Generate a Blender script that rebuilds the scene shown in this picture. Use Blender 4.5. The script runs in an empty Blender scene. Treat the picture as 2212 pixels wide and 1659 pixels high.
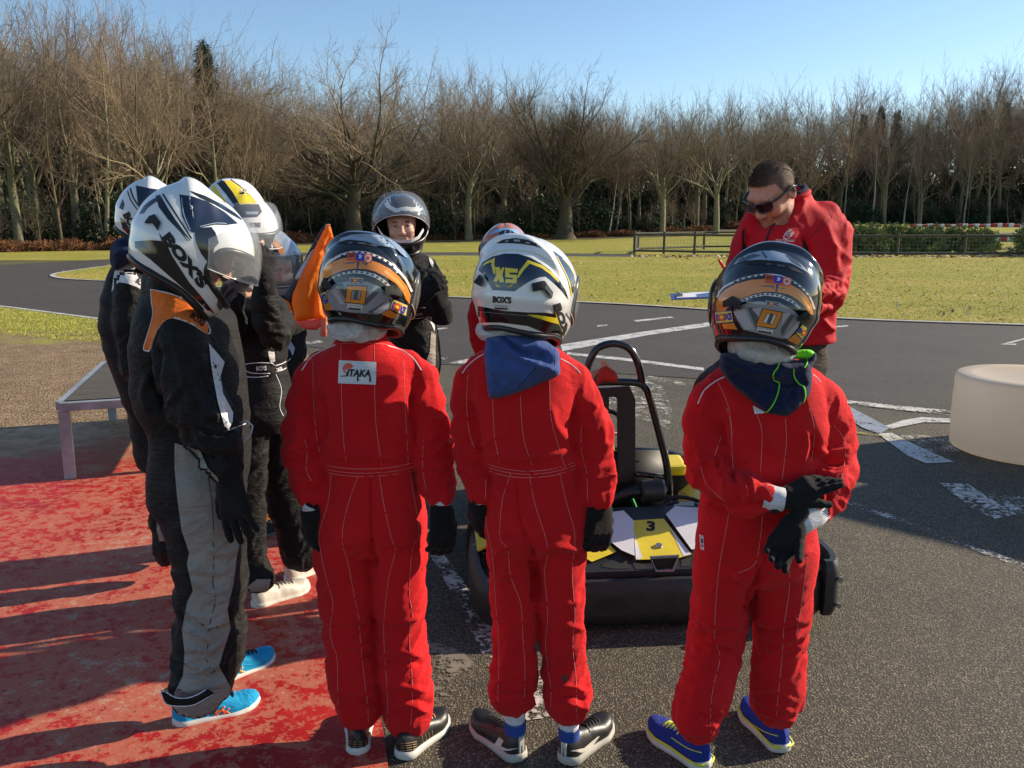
import bpy, bmesh, math, random, time
import numpy as np
from mathutils import Vector, Matrix, Euler
from mathutils.bvhtree import BVHTree
R = math.radians
T0 = time.time()
SC = bpy.context.scene
COL = SC.collection

# ---------------------------------------------------------------- camera
CAMZ, PITCH, FPX, IW, IH = 1.6, R(10.8), 1877.0, 2212.0, 1659.0
cam_d = bpy.data.cameras.new('camera'); cam = bpy.data.objects.new('camera', cam_d); COL.objects.link(cam)
cam.location = (0, 0, CAMZ); cam.rotation_euler = (R(90) - PITCH, 0, 0)
cam_d.sensor_width = 36.0; cam_d.lens = 36.0 * FPX / IW; cam_d.clip_end = 1500; cam_d.clip_start = 0.05
SC.camera = cam
# ---------------------------------------------------------------- sky and sun
SUN_AZ, SUN_EL = R(71), R(23)      # azimuth clockwise from +Y
w = bpy.data.worlds.new('World'); SC.world = w; w.use_nodes = True
nt = w.node_tree; bg = nt.nodes['Background']
sky = nt.nodes.new('ShaderNodeTexSky'); sky.sky_type = 'NISHITA'; sky.sun_disc = False
sky.sun_elevation = SUN_EL; sky.sun_rotation = SUN_AZ; sky.air_density = 1.0; sky.dust_density = 0.25; sky.ozone_density = 3.0; sky.altitude = 200
nt.links.new(sky.outputs[0], bg.inputs[0]); bg.inputs[1].default_value = 0.107
sl = bpy.data.lights.new('sun', 'SUN'); sl.energy = 4.9; sl.angle = R(0.55); sl.color = (1.0, 0.865, 0.68)
so = bpy.data.objects.new('sun', sl); COL.objects.link(so)
sdir = Vector((math.sin(SUN_AZ) * math.cos(SUN_EL), math.cos(SUN_AZ) * math.cos(SUN_EL), math.sin(SUN_EL)))
so.rotation_euler = sdir.to_track_quat('Z', 'Y').to_euler(); so.location = sdir * 60
vs = SC.view_settings; vs.view_transform = 'Standard'; vs.look = 'None'; vs.gamma = 1.0; vs.use_curve_mapping = False; vs.exposure = 0.68
SC.render.engine = 'CYCLES'; cy = SC.cycles
cy.use_denoising = True; cy.max_bounces = 8; cy.transparent_max_bounces = 12; cy.transmission_bounces = 8
cy.use_adaptive_sampling = True; cy.adaptive_threshold = 0.01; cy.caustics_reflective = False; cy.caustics_refractive = False

# ---------------------------------------------------------------- image plane <-> world helpers (display pixels 2212 x 1659)
CP, SP = math.cos(PITCH), math.sin(PITCH)
def ray(u, v):
    x = (u - IW / 2) / FPX; y = (v - IH / 2) / FPX
    return Vector((x, CP - y * SP, -SP - y * CP))
def P(u, v, Y):                      # point seen at (u, v) at ground distance Y
    d = ray(u, v); return Vector((0, 0, CAMZ)) + d * (Y / d.y)
def G(u, v, z=0.0):                  # point of the level z seen at (u, v)
    d = ray(u, v); return Vector((0, 0, CAMZ)) + d * ((z - CAMZ) / d.z)
def proj(p):
    q = Vector(p) - Vector((0, 0, CAMZ)); f = q.y * CP - q.z * SP; up = q.y * SP + q.z * CP
    return (IW / 2 + FPX * q.x / f, IH / 2 - FPX * up / f, f)
def px(Y, v=700.0, u=1106.0):        # metres per display pixel at distance Y
    d = ray(u, v); return (Y / d.y) / FPX
# ---------------------------------------------------------------- materials
MATS = {}
def _in(b, k, v):
    if k in b.inputs: b.inputs[k].default_value = v
class NG:
    def __init__(s, name):
        s.m = bpy.data.materials.new(name); s.m.use_nodes = True; s.t = s.m.node_tree; s.b = s.t.nodes['Principled BSDF']; s.out = s.t.nodes['Material Output']
        s.co = s.t.nodes.new('ShaderNodeTexCoord')
    def n(s, typ, **kw):
        x = s.t.nodes.new(typ)
        for k, v in kw.items():
            if k in x.inputs: x.inputs[k].default_value = v
            else: setattr(x, k, v)
        return x
    def l(s, a, b): s.t.links.new(a, b); return b
    def noise(s, scale, detail=4, rough=.55, src=None, dist=0.0):
        x = s.n('ShaderNodeTexNoise', Scale=scale, Detail=detail, Roughness=rough, Distortion=dist)
        s.l(src or s.co.outputs['Object'], x.inputs['Vector']); return x.outputs['Fac']
    def vor(s, scale, feature='F1', out='Distance', src=None):
        x = s.n('ShaderNodeTexVoronoi', Scale=scale); x.feature = feature
        s.l(src or s.co.outputs['Object'], x.inputs['Vector']); return x.outputs[out]
    def ramp(s, fac, stops, interp='LINEAR'):
        x = s.n('ShaderNodeValToRGB'); cr = x.color_ramp; cr.interpolation = interp
        while len(cr.elements) < len(stops): cr.elements.new(.5)
        for e, (p_, c) in zip(cr.elements, stops):
            e.position = p_; c = tuple(c) if hasattr(c, '__len__') else (c, c, c); e.color = c if len(c) == 4 else (*c, 1)
        s.l(fac, x.inputs[0]); return x.outputs[0]
    def mix(s, f, a, b, mode='MIX'):
        x = s.n('ShaderNodeMix', data_type='RGBA', blend_type=mode)
        for v, i in ((f, 0), (a, 6), (b, 7)):
            if isinstance(v, bpy.types.NodeSocket): s.l(v, x.inputs[i])
            else: x.inputs[i].default_value = v if i == 0 else ((*v, 1) if len(v) == 3 else v)
        return x.outputs[2]
    def math(s, op, a, b=0.0):
        x = s.n('ShaderNodeMath', operation=op)
        for v, i in ((a, 0), (b, 1)):
            if isinstance(v, bpy.types.NodeSocket): s.l(v, x.inputs[i])
            else: x.inputs[i].default_value = v
        return x.outputs[0]
    def col(s, v):
        if isinstance(v, bpy.types.NodeSocket): s.l(v, s.b.inputs['Base Color'])
        else: s.b.inputs['Base Color'].default_value = (*v, 1)
    def bump(s, h, strength=.3, dist=.01):
        x = s.n('ShaderNodeBump', Strength=strength, Distance=dist); s.l(h, x.inputs['Height'])
        s.l(x.outputs[0], s.b.inputs['Normal']); return x
    def set(s, **kw):
        for k, v in kw.items(): _in(s.b, k.replace('_', ' '), v)
        return s
def simple(name, col, rough=.5, metal=0.0, var=.12, nscale=12, bump=0.0, bscale=200, bdist=.002, **kw):
    if name in MATS: return MATS[name]
    g = NG(name); g.set(Roughness=rough, Metallic=metal, **kw)
    f = g.noise(nscale, 5)
    c0 = tuple(max(0, c * (1 - var)) for c in col); c1 = tuple(min(1, c * (1 + var)) for c in col)
    g.col(g.ramp(f, [(.3, c0), (.7, c1)]))
    if bump: g.bump(g.noise(bscale, 3), bump, bdist)
    MATS[name] = g.m; return g.m
# ---------------------------------------------------------------- objects
def link(o, parent=None):
    COL.objects.link(o)
    if parent is not None: o.parent = parent
    return o
def mesh_obj(name, V, F, mat=None, parent=None, smooth=True, mats=None, fm=None):
    me = bpy.data.meshes.new(name)
    V = np.asarray(V, dtype=np.float32).reshape(-1, 3)
    if isinstance(F, np.ndarray) and F.ndim == 2:
        nF, k = F.shape
        me.vertices.add(len(V)); me.vertices.foreach_set('co', V.ravel())
        me.loops.add(nF * k); me.loops.foreach_set('vertex_index', F.astype(np.int32).ravel())
        me.polygons.add(nF); me.polygons.foreach_set('loop_start', np.arange(nF, dtype=np.int32) * k)
        me.polygons.foreach_set('loop_total', np.full(nF, k, dtype=np.int32)); me.update(calc_edges=True)
    else:
        me.from_pydata([tuple(v) for v in V.tolist()], [], [tuple(f) for f in F]); me.update()
    for m in (mats or ([mat] if mat else [])): me.materials.append(m)
    if fm is not None: me.polygons.foreach_set('material_index', np.asarray(fm, dtype=np.int32))
    if smooth: me.polygons.foreach_set('use_smooth', np.ones(len(me.polygons), dtype=bool))
    me.update()
    return link(bpy.data.objects.new(name, me), parent)
def empty(name, loc=(0, 0, 0), rot=(0, 0, 0)):
    o = bpy.data.objects.new(name, None); COL.objects.link(o); o.location = loc; o.rotation_euler = rot; o.empty_display_size = .1; return o
def tag(o, label=None, cat=None, group=None, kind=None):
    if label: o['label'] = label
    if cat: o['category'] = cat
    if group: o['group'] = group
    if kind: o['kind'] = kind
    return o
def rebase(root, loc):
    # move an Empty built at the origin to loc, its parts staying where they are
    root.location = loc; bpy.context.view_layer.update()
    for c in root.children: c.matrix_parent_inverse = Matrix.Translation(-Vector(loc))
    return root
class MB:                            # mesh builder for boxes, tubes, prisms
    def __init__(s): s.V = []; s.F = []
    def add(s, V, F):
        o = len(s.V); s.V += [tuple(v) for v in V]; s.F += [tuple(i + o for i in f) for f in F]; return s
    def box(s, c, size, rot=None, bev=0.0):
        x, y, z = (k / 2 for k in size)
        M = rot or Matrix.Identity(3); c = Vector(c)
        if bev <= 0:
            v = [c + M @ Vector((a * x, b * y, d * z)) for a in (-1, 1) for b in (-1, 1) for d in (-1, 1)]
            return s.add(v, [(0, 1, 3, 2), (4, 6, 7, 5), (0, 4, 5, 1), (2, 3, 7, 6), (0, 2, 6, 4), (1, 5, 7, 3)])
        bm = bmesh.new(); bmesh.ops.create_cube(bm, size=1.0)
        for q in bm.verts: q.co = Vector((q.co.x * 2 * x, q.co.y * 2 * y, q.co.z * 2 * z))
        bmesh.ops.bevel(bm, geom=bm.edges[:], offset=bev, segments=2, profile=.6, affect='EDGES')
        bm.verts.ensure_lookup_table()
        s.add([c + M @ q.co for q in bm.verts], [[q.index for q in f.verts] for f in bm.faces]); bm.free(); return s
    def tube(s, pts, r, n=10, cap=True, closed=False):
        pts = [Vector(p) for p in pts]; m = len(pts); rr = r if hasattr(r, '__len__') else [r] * m
        ref = None; base = len(s.V)
        for i, p in enumerate(pts):
            a = pts[(i - 1) % m] if (closed or i > 0) else p; b = pts[(i + 1) % m] if (closed or i < m - 1) else p
            t = (b - a); t = t.normalized() if t.length > 1e-9 else Vector((0, 0, 1))
            if ref is None: ref = t.orthogonal().normalized()
            ref = (ref - t * ref.dot(t)); ref = ref.normalized() if ref.length > 1e-6 else t.orthogonal().normalized()
            q = t.cross(ref)
            for k in range(n):
                an = 2 * math.pi * k / n; s.V.append(tuple(p + (ref * math.cos(an) + q * math.sin(an)) * rr[i]))
        for i in range(m if closed else m - 1):
            for k in range(n):
                i2 = (i + 1) % m
                s.F.append((base + i * n + k, base + i * n + (k + 1) % n, base + i2 * n + (k + 1) % n, base + i2 * n + k))
        if cap and not closed:
            s.F.append(tuple(base + k for k in reversed(range(n)))); s.F.append(tuple(base + (m - 1) * n + k for k in range(n)))
        return s
    def cyl(s, a, b, r, n=16, r2=None): return s.tube([a, b], [r, r if r2 is None else r2], n)
    def prism(s, poly, M, depth, bev=0.0):   # polygon in local xy extruded along local z by depth, M 4x4
        bm = bmesh.new(); vs_ = [bm.verts.new((x, y, 0)) for x, y in poly]; f = bm.faces.new(vs_)
        e = bmesh.ops.extrude_face_region(bm, geom=[f]); up = [g for g in e['geom'] if isinstance(g, bmesh.types.BMVert)]
        for q in up: q.co.z += depth
        if bev: bmesh.ops.bevel(bm, geom=bm.edges[:], offset=bev, segments=2, profile=.6, affect='EDGES', clamp_overlap=True)
        bmesh.ops.recalc_face_normals(bm, faces=bm.faces[:])
        bm.verts.ensure_lookup_table(); s.add([M @ q.co for q in bm.verts], [[q.index for q in f.verts] for f in bm.faces]); bm.free(); return s
    def lathe(s, prof, c=(0, 0, 0), n=48, M=None):   # prof: (r, z)
        base = len(s.V); c = Vector(c)
        for r_, z in prof:
            for k in range(n):
                an = 2 * math.pi * k / n; v = Vector((r_ * math.cos(an), r_ * math.sin(an), z))
                s.V.append(tuple(c + (M @ v if M else v)))
        for i in range(len(prof) - 1):
            for k in range(n): s.F.append((base + i * n + k, base + i * n + (k + 1) % n, base + (i + 1) * n + (k + 1) % n, base + (i + 1) * n + k))
        return s
    def build(s, name, mat, parent=None, smooth=False, auto=None):
        o = mesh_obj(name, s.V, s.F, mat, parent, smooth)
        if auto is not None:
            me = o.data; me.polygons.foreach_set('use_smooth', np.ones(len(me.polygons), dtype=bool)); me.set_sharp_from_angle(angle=R(auto))
        return o
def pip(x, y, poly):                 # vectorised point in polygon
    x = np.asarray(x); y = np.asarray(y); c = np.zeros(x.shape, bool); n = len(poly)
    for i in range(n):
        x1, y1 = poly[i][0], poly[i][1]; x2, y2 = poly[(i + 1) % n][0], poly[(i + 1) % n][1]
        if y1 == y2: continue
        m = ((y1 > y) != (y2 > y)) & (x < (x2 - x1) * (y - y1) / (y2 - y1) + x1); c ^= m
    return c
def vnoise(p, seed=0):               # value noise on (N,3) points, range about 0..1
    p = np.asarray(p, dtype=np.float64); i = np.floor(p).astype(np.int64); f = p - i; f = f * f * (3 - 2 * f); r_ = 0
    def h(a, b, c):
        k = (a * 374761393 + b * 668265263 + c * 2147483647 + seed * 144665) & 0xffffffff
        k = ((k ^ (k >> 13)) * 1274126177) & 0xffffffff; k = k ^ (k >> 16); return (k & 0xffff) / 65535.0
    for dx in (0, 1):
        wx = f[:, 0] if dx else 1 - f[:, 0]
        for dy in (0, 1):
            wy = f[:, 1] if dy else 1 - f[:, 1]
            for dz in (0, 1):
                wz = f[:, 2] if dz else 1 - f[:, 2]; r_ = r_ + wx * wy * wz * h(i[:, 0] + dx, i[:, 1] + dy, i[:, 2] + dz)
    return r_
def sstep(a, b, x): t = np.clip((np.asarray(x, dtype=float) - a) / (b - a), 0, 1); return t * t * (3 - 2 * t)
def spline(pts, n=8, closed=False):
    pts = [Vector(p) for p in pts]; out = []; m = len(pts)
    for i in range(m if closed else m - 1):
        p1, p2 = pts[i], pts[(i + 1) % m]; p0 = pts[(i - 1) % m] if (closed or i) else p1; p3 = pts[(i + 2) % m] if (closed or i < m - 2) else p2
        for k in range(n):
            t = k / n; out.append(.5 * ((2 * p1) + (p2 - p0) * t + (2 * p0 - 5 * p1 + 4 * p2 - p3) * t * t + (3 * p1 - p0 - 3 * p2 + p3) * t ** 3))
    if not closed: out.append(pts[-1])
    return out
def tick(s): print('[%6.1f s] %s' % (time.time() - T0, s), flush=True)
# ================================================================ ground
def terr(x, y):                      # gently rising land beyond the fence on the right
    x = np.asarray(x, dtype=float); y = np.asarray(y, dtype=float)
    return 1.0 * sstep(44, 85, y) * sstep(-4, 30, x) - 0.012
def sheet(name, pts, z, mat, res=None):
    # a polygon on the ground (world xy points), triangulated finely enough
    bm = bmesh.new(); vv = [bm.verts.new((p[0], p[1], z)) for p in pts]; bm.faces.new(vv); bm.normal_update()
    bmesh.ops.triangulate(bm, faces=bm.faces[:])
    me = bpy.data.meshes.new(name); bm.normal_update()
    if sum(f.normal.z for f in bm.faces) < 0: bmesh.ops.reverse_faces(bm, faces=bm.faces[:])
    bm.to_mesh(me); bm.free(); me.materials.append(mat)
    return link(bpy.data.objects.new(name, me))
def gp(L): return [(G(u, v).x, G(u, v).y) for u, v in L]

# --- materials of the ground
def m_litter():
    g = NG('forest_floor'); a = g.noise(.25, 6, .6); b = g.noise(9, 6, .7); c = g.vor(24)
    litter = g.ramp(b, [(.3, (.035, .018, .008)), (.5, (.10, .05, .024)), (.72, (.20, .11, .06))])
    grass = g.ramp(g.noise(6, 6, .7), [(.3, (.05, .055, .015)), (.55, (.12, .12, .03)), (.75, (.23, .19, .07))])
    g.col(g.mix(g.ramp(a, [(.42, 0), (.55, 1)]), litter, grass)); g.set(Roughness=.95); g.bump(b, .8, .08); return g.m
def m_grass(name, dry=.5):
    g = NG(name); a = g.noise(.35, 5, .6); b = g.noise(5, 6, .75); c = g.noise(45, 4, .7)
    green = g.ramp(c, [(.25, (.13, .15, .014)), (.5, (.31, .29, .05)), (.78, (.50, .48, .08))])
    gold = g.ramp(c, [(.25, (.22, .17, .025)), (.5, (.48, .36, .09)), (.78, (.62, .50, .14))])
    f = g.math('ADD', g.math('MULTIPLY', a, .7), g.math('MULTIPLY', b, .35))
    base = g.mix(g.ramp(f, [(.62 - .28 * dry, 0), (.82 - .28 * dry, 1)]), green, gold)
    g.col(base); g.set(Roughness=.95, Specular_IOR_Level=.2)
    h = g.math('ADD', g.math('MULTIPLY', b, 1.0), g.math('MULTIPLY', c, .5)); g.bump(h, .9, .06); return g.m
def m_asphalt(name, tone, grain, scale, bump, warm=1.0, patch=.25, cool=1.0):
    g = NG(name); obj = g.co.outputs['Object']
    v1 = g.vor(scale); v2 = g.vor(scale * 2.3); n1 = g.noise(.8, 5, .6); n2 = g.noise(7, 4, .6); col_ = g.vor(scale, out='Color')
    sep = g.n('ShaderNodeSeparateColor'); g.l(col_, sep.inputs[0])
    t = tone; stone = g.ramp(sep.outputs[0], [(0, (t * .55, t * .50, t * .46 * cool)), (.6, (t * 1.1 * warm, t * 1.0, t * .9 * cool)), (.9, (t * 1.5 * warm, t * 1.32, t * 1.15 * cool)), (1, (t * 2.4, t * 2.2, t * 1.9 * cool))])
    tar = (t * .40, t * .36, t * .34 * cool)
    c = g.mix(g.ramp(v1, [(.35, 0), (.62, 1)]), stone, tar)
    f = g.math('ADD', g.math('MULTIPLY', n1, .65), g.math('MULTIPLY', n2, .35))
    c = g.mix(1.0, c, g.ramp(f, [(.3, 1 - patch), (.5, 1.0), (.72, 1 + patch)]), 'MULTIPLY')
    g.col(c); g.set(Roughness=.82, Specular_IOR_Level=.35)
    h = g.math('ADD', g.math('MULTIPLY', g.ramp(v1, [(.0, 1), (.6, 0)]), .8), g.math('MULTIPLY', v2, .3))
    g.bump(h, bump, grain); return g.m
def m_paint(name, col, wear=.5, under=(.07, .065, .055), scale=30):
    # road paint, alpha eaten away by wear
    g = NG(name); n1 = g.noise(scale, 6, .75); n2 = g.noise(scale * .12, 4, .6)
    f = g.math('ADD', g.math('MULTIPLY', n1, .6), g.math('MULTIPLY', n2, .4))
    a = g.ramp(f, [(wear - .02, 0), (wear + .015, 1)]); g.l(a, g.b.inputs['Alpha'])
    g.col(g.ramp(g.noise(14, 5), [(.3, tuple(c * .72 for c in col)), (.7, col)])); g.set(Roughness=.7); g.bump(n1, .3, .003); return g.m
M_LIT = m_litter(); M_GR = m_grass('infield_grass', .48); M_GR2 = m_grass('verge_grass', .62); M_GR3 = m_grass('far_grass', .35)
M_APRON = m_asphalt('coarse_asphalt', .135, .0032, 130, 1.0, 1.12, .26, .74)
M_TRACK = m_asphalt('track_asphalt', .092, .0018, 190, .8, 1.05, .20, .92)

# big ground sheet reaching the horizon
ys = np.concatenate([np.linspace(-12, 40, 14), np.linspace(44, 130, 24), [160, 220, 320, 520, 900]])
xs = np.concatenate([[-700, -400, -220, -130], np.linspace(-90, 110, 41), [150, 250, 420, 700]])
XX, YY = np.meshgrid(xs, ys); ZZ = terr(XX, YY); nx, ny = len(xs), len(ys)
ii = (np.arange(ny - 1)[:, None] * nx + np.arange(nx - 1)[None, :]).ravel()
gr = mesh_obj('ground', np.stack([XX, YY, ZZ], -1), np.stack([ii, ii + 1, ii + nx + 1, ii + nx], 1), M_LIT); tag(gr, kind='structure')
# far meadow between the track and the woods, follows the land
fx = np.linspace(-60, 90, 76); fy = np.linspace(36, 92, 40); XX, YY = np.meshgrid(fx, fy)
edge = np.interp(fx, [-60, -30, -24, -18, -10, 0, 6, 12, 20, 32, 90], [30, 40.5, 43, 47, 56, 62.5, 65, 66, 72, 92, 92])   # where the woods begin
YY = 34 + (YY - 36) / 56.0 * (edge[None, :] - 34); ZZ = terr(XX, YY) + .008; nx, ny = 76, 40
ii = (np.arange(ny - 1)[:, None] * nx + np.arange(nx - 1)[None, :]).ravel()
tag(mesh_obj('meadow', np.stack([XX, YY, ZZ], -1), np.stack([ii, ii + 1, ii + nx + 1, ii + nx], 1), M_GR3), kind='structure')
# the apron the group stands on, the smoother track, the infield
tag(sheet('asphalt_apron', [(-30, -11), (30, -11), (30, 12), (-30, 12)], 0.0, M_APRON), kind='structure')
trk = gp([(-900, 552), (-300, 576), (0, 573), (120, 567), (237, 561), (420, 553), (620, 547), (1000, 546), (1372, 549), (1372, 556), (1000, 553), (700, 555), (420, 560), (237, 573)])
near = gp([(-900, 640), (-300, 640), (0, 662), (110, 676), (225, 691), (450, 720), (650, 747), (950, 787), (1230, 801), (1500, 818), (1830, 872), (2212, 910), (3300, 1010), (3300, 770), (2500, 712), (2212, 701), (1840, 688), (1300, 654), (940, 640), (500, 622), (230, 608)])
tp = gp([(-1400, 640), (-300, 644), (0, 662), (110, 676), (225, 691), (450, 720), (650, 747), (950, 787), (1230, 801), (1500, 818), (1830, 872), (2212, 910), (3300, 1010), (3300, 700), (2212, 600), (1372, 549), (1000, 545), (620, 546), (420, 551), (237, 560), (120, 566), (0, 573), (-300, 588), (-1400, 600)])
tag(sheet('track', tp, 0.005, M_TRACK), kind='structure')
isl_px = [(112, 596), (122, 591), (150, 586), (237, 574), (330, 566), (450, 561), (620, 556), (800, 553.5), (1000, 553), (1372, 556), (1372, 549), (1700, 549), (2212, 549), (3300, 560), (3300, 780), (2500, 714), (2212, 702.5), (1840, 689.5), (1560, 671), (1300, 655.5), (940, 641), (700, 632), (500, 622), (330, 613), (237, 607), (196, 605.5), (139, 602), (120, 599)]
isl = gp(isl_px)
tag(sheet('infield', isl, 0.022, M_GR), kind='structure')
# pale kerb line round the near tip and the near edge of the infield
g_ = NG('worn_white_line'); g_.col(g_.ramp(g_.noise(5, 5), [(.3, (.30, .28, .25)), (.7, (.62, .60, .55))])); g_.set(Roughness=.8); M_LINE = g_.m
def strip(name, pts, wdt, z, mat, wend=None):
    pts = [Vector((p[0], p[1], 0)) for p in pts]; L = []; Rr = []
    for i, p in enumerate(pts):
        t = (pts[min(i + 1, len(pts) - 1)] - pts[max(i - 1, 0)]).normalized(); n = Vector((-t.y, t.x, 0))
        ww = wdt if wend is None else wdt + (wend - wdt) * i / (len(pts) - 1)
        L.append(p + n * ww / 2); Rr.append(p - n * ww / 2)
    V = [(q.x, q.y, z) for q in L + Rr]; m = len(pts)
    F = [(i, m + i, m + i + 1, i + 1) for i in range(m - 1)]
    return mesh_obj(name, V, F, mat, smooth=False)
edge_px = [(620, 556.5), (450, 561.5), (330, 567), (237, 575), (150, 587), (122, 592), (113, 596.5), (121, 600), (139, 603), (196, 606.5), (237, 608), (330, 614), (500, 623), (700, 633), (940, 642), (1300, 656.5), (1560, 672.5), (1840, 691), (2212, 704), (2500, 716), (3300, 782)]
tag(strip('track_edge_line', [(p.x, p.y) for p in spline([(*q, 0) for q in gp(edge_px)], 4)], .13, .026, M_LINE), kind='structure')
tag(strip('pit_edge_line', gp([(-700, 606), (-300, 630), (0, 662), (110, 676), (225, 691), (330, 705)]), .10, .0125, M_LINE), kind='structure')
# dirt and grass to the left of the pit edge
def m_dirt():
    g = NG('trodden_dirt'); a = g.noise(1.1, 6, .6); b = g.math('ADD', g.math('MULTIPLY', g.noise(14, 6, .75), .6), g.math('MULTIPLY', g.noise(3.2, 5, .65), .4)); v = g.vor(38); v3 = g.vor(17)
    dirt = g.ramp(b, [(.3, (.10, .060, .028)), (.5, (.25, .160, .080)), (.72, (.46, .33, .19))])
    stone = g.ramp(v3, [(.04, 1), (.10, 0)]); dirt = g.mix(stone, dirt, (.52, .45, .35))
    grass = g.ramp(g.noise(50, 4, .7), [(.25, (.14, .13, .02)), (.5, (.30, .27, .045)), (.78, (.50, .43, .11))])
    sx = g.n('ShaderNodeSeparateXYZ'); g.l(g.co.outputs['Object'], sx.inputs[0])
    gy = g.math('ADD', g.math('MULTIPLY', g.math('SUBTRACT', sx.outputs[1], 11.3), .30), g.math('MULTIPLY', g.math('SUBTRACT', a, .5), 2.6))
    g.col(g.mix(g.ramp(gy, [(-.0, 0), (.35, 1)]), dirt, grass)); g.set(Roughness=.95)
    h = g.math('ADD', b, g.math('MULTIPLY', g.ramp(v, [(0, 1), (.5, 0)]), .5)); g.bump(h, 1.0, .035); return g.m
tag(sheet('dirt_patch', gp([(-900, 606), (-300, 632), (0, 664), (110, 678), (225, 693), (450, 722), (640, 745), (700, 800), (720, 900), (700, 960), (300, 960), (0, 985), (-400, 1010), (-900, 1050)]), .009, m_dirt()), kind='structure')
# red painted concrete pad
def m_red():
    g = NG('worn_red_paint'); n0 = g.noise(.9, 3, .5); n1 = g.noise(16, 9, .74, dist=.25); n2 = g.noise(70, 5, .7)
    f = g.math('ADD', g.math('ADD', g.math('MULTIPLY', n1, .62), g.math('MULTIPLY', n2, .20)), g.math('MULTIPLY', n0, .30))
    paint = g.ramp(g.noise(2.2, 5), [(.3, (.30, .008, .008)), (.55, (.46, .014, .011)), (.75, (.52, .035, .022))])
    thin = (.50, .15, .09); conc = g.ramp(n2, [(.3, (.36, .17, .11)), (.7, (.56, .32, .22))])
    c = g.mix(g.ramp(f, [(.535, 0), (.565, .85)]), paint, thin); c = g.mix(g.ramp(f, [(.635, 0), (.65, 1)]), c, conc)
    sx = g.n('ShaderNodeSeparateXYZ'); g.l(g.co.outputs['Object'], sx.inputs[0])
    far = g.math('ADD', g.math('SUBTRACT', sx.outputs[1], 5.55), g.math('MULTIPLY', g.math('SUBTRACT', g.noise(1.6, 5, .65), .5), 2.2))
    dirty = g.ramp(g.noise(6, 6, .7), [(.3, (.22, .12, .06)), (.55, (.42, .25, .13)), (.75, (.60, .40, .23))])
    c = g.mix(g.ramp(far, [(0, 0), (.45, 1)]), c, dirty)
    c = g.mix(g.ramp(g.noise(26, 3, .5), [(.70, 0), (.74, .8)]), c, (.03, .02, .015))
    g.col(c); g.set(Roughness=.6, Specular_IOR_Level=.28); g.l(g.ramp(f, [(.5, .42), (.60, .8)]), g.b.inputs['Roughness'])
    h = g.math('ADD', g.math('MULTIPLY', g.ramp(f, [(.545, 1), (.62, 0)]), .5), g.math('MULTIPLY', n2, .5)); g.bump(h, .35, .004); return g.m
M_RED = m_red()
pad = gp([(-900, 1010), (-400, 960), (0, 932), (300, 905), (712, 890), (760, 1130), (800, 1400), (838, 1659), (880, 2100)]) + [(-3.5, .8), (-6, .8)]
tag(sheet('red_pad', pad, .013, M_RED), kind='structure')
# painted markings
MW1 = m_paint('road_paint_white', (.66, .64, .60), .45, scale=45); MW2 = m_paint('road_paint_worn', (.66, .62, .54), .50, scale=28)
MW3 = m_paint('road_paint_flakes', (.70, .66, .58), .545, scale=60); MY = m_paint('road_paint_yellow', (.50, .38, .06), .52, scale=50); MBL = m_paint('road_paint_blue_grey', (.30, .34, .40), .44, scale=40)
def mark(poly, mat, z=None):
    if z is None: z = .0085 if G(*poly[0]).y > 6.1 else .004
    z = float(z)
    tag(sheet('road_marking', gp(poly), z, mat), kind='structure')
mark([(1210, 746), (1380, 719), (1540, 696), (1560, 702), (1400, 725), (1215, 760)], MW1)
mark([(1225, 762), (1370, 777), (1520, 796), (1520, 802), (1370, 783), (1225, 767)], MW1)
mark([(1380, 811), (1440, 818), (1500, 828), (1500, 838), (1440, 830), (1380, 823)], MW3)
mark([(1310, 832), (1400, 826), (1430, 836), (1452, 885), (1445, 930), (1400, 912), (1372, 905), (1312, 900)], MW3)
mark([(1368, 693), (1448, 685), (1456, 687), (1376, 696)], MW1); mark([(1290, 704), (1312, 702), (1312, 704.5), (1290, 706.5)], MW1)
mark([(652, 741), (690, 736), (700, 740), (664, 746)], MW2); mark([(940, 771), (968, 774), (960, 778), (940, 775)], MW2); mark([(940, 711), (966, 708), (966, 711), (940, 714)], MW2)
mark([(1018, 775), (965, 786), (985, 788), (1030, 783)], MW2)
mark([(1806, 864), (1940, 878), (2069, 890), (2212, 905), (2212, 914), (2069, 900), (1940, 887), (1806, 871)], MW2)
mark([(1812, 873), (1840, 882), (1922, 926), (1900, 939), (1862, 925), (1812, 890)], MBL, .0065)
mark([(1896, 938), (1926, 936), (1990, 968), (2060, 999), (2000, 1002), (1960, 985)], MW1, .0045)
mark([(1912, 922), (1950, 910), (1990, 903), (2080, 908), (2080, 915), (1995, 914), (1945, 924), (1924, 929)], MW1)
mark([(1935, 938), (2080, 942), (2090, 975), (2010, 978), (1975, 958)], MW3, .0042)
mark([(1805, 929), (1892, 940), (1960, 951), (2060, 962), (2060, 965), (1960, 954), (1892, 943.5), (1805, 932)], MY, .0100)
mark([(2160, 745), (2215, 731), (2215, 734), (2178, 743.5), (2196, 744), (2194, 746.5)], MW1); mark([(1800, 706), (1832, 703.5), (1832, 706), (1806, 708.5)], MW1)
mark([(2030, 1044), (2092, 1047), (2130, 1073), (2196, 1112), (2150, 1122), (2100, 1100)], MW2); mark([(2090, 1060), (2212, 1075), (2212, 1115), (2150, 1100)], MW3)
mark([(1800, 1070), (1900, 1105), (2000, 1140), (2212, 1218), (2400, 1290), (2400, 1302), (2212, 1230), (2000, 1151), (1900, 1115), (1800, 1078)], MW3)
mark([(912, 1172), (945, 1180), (1000, 1255), (1060, 1350), (1120, 1440), (1200, 1550), (1120, 1560), (1060, 1450), (1010, 1350), (955, 1245)], MW2)
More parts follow.
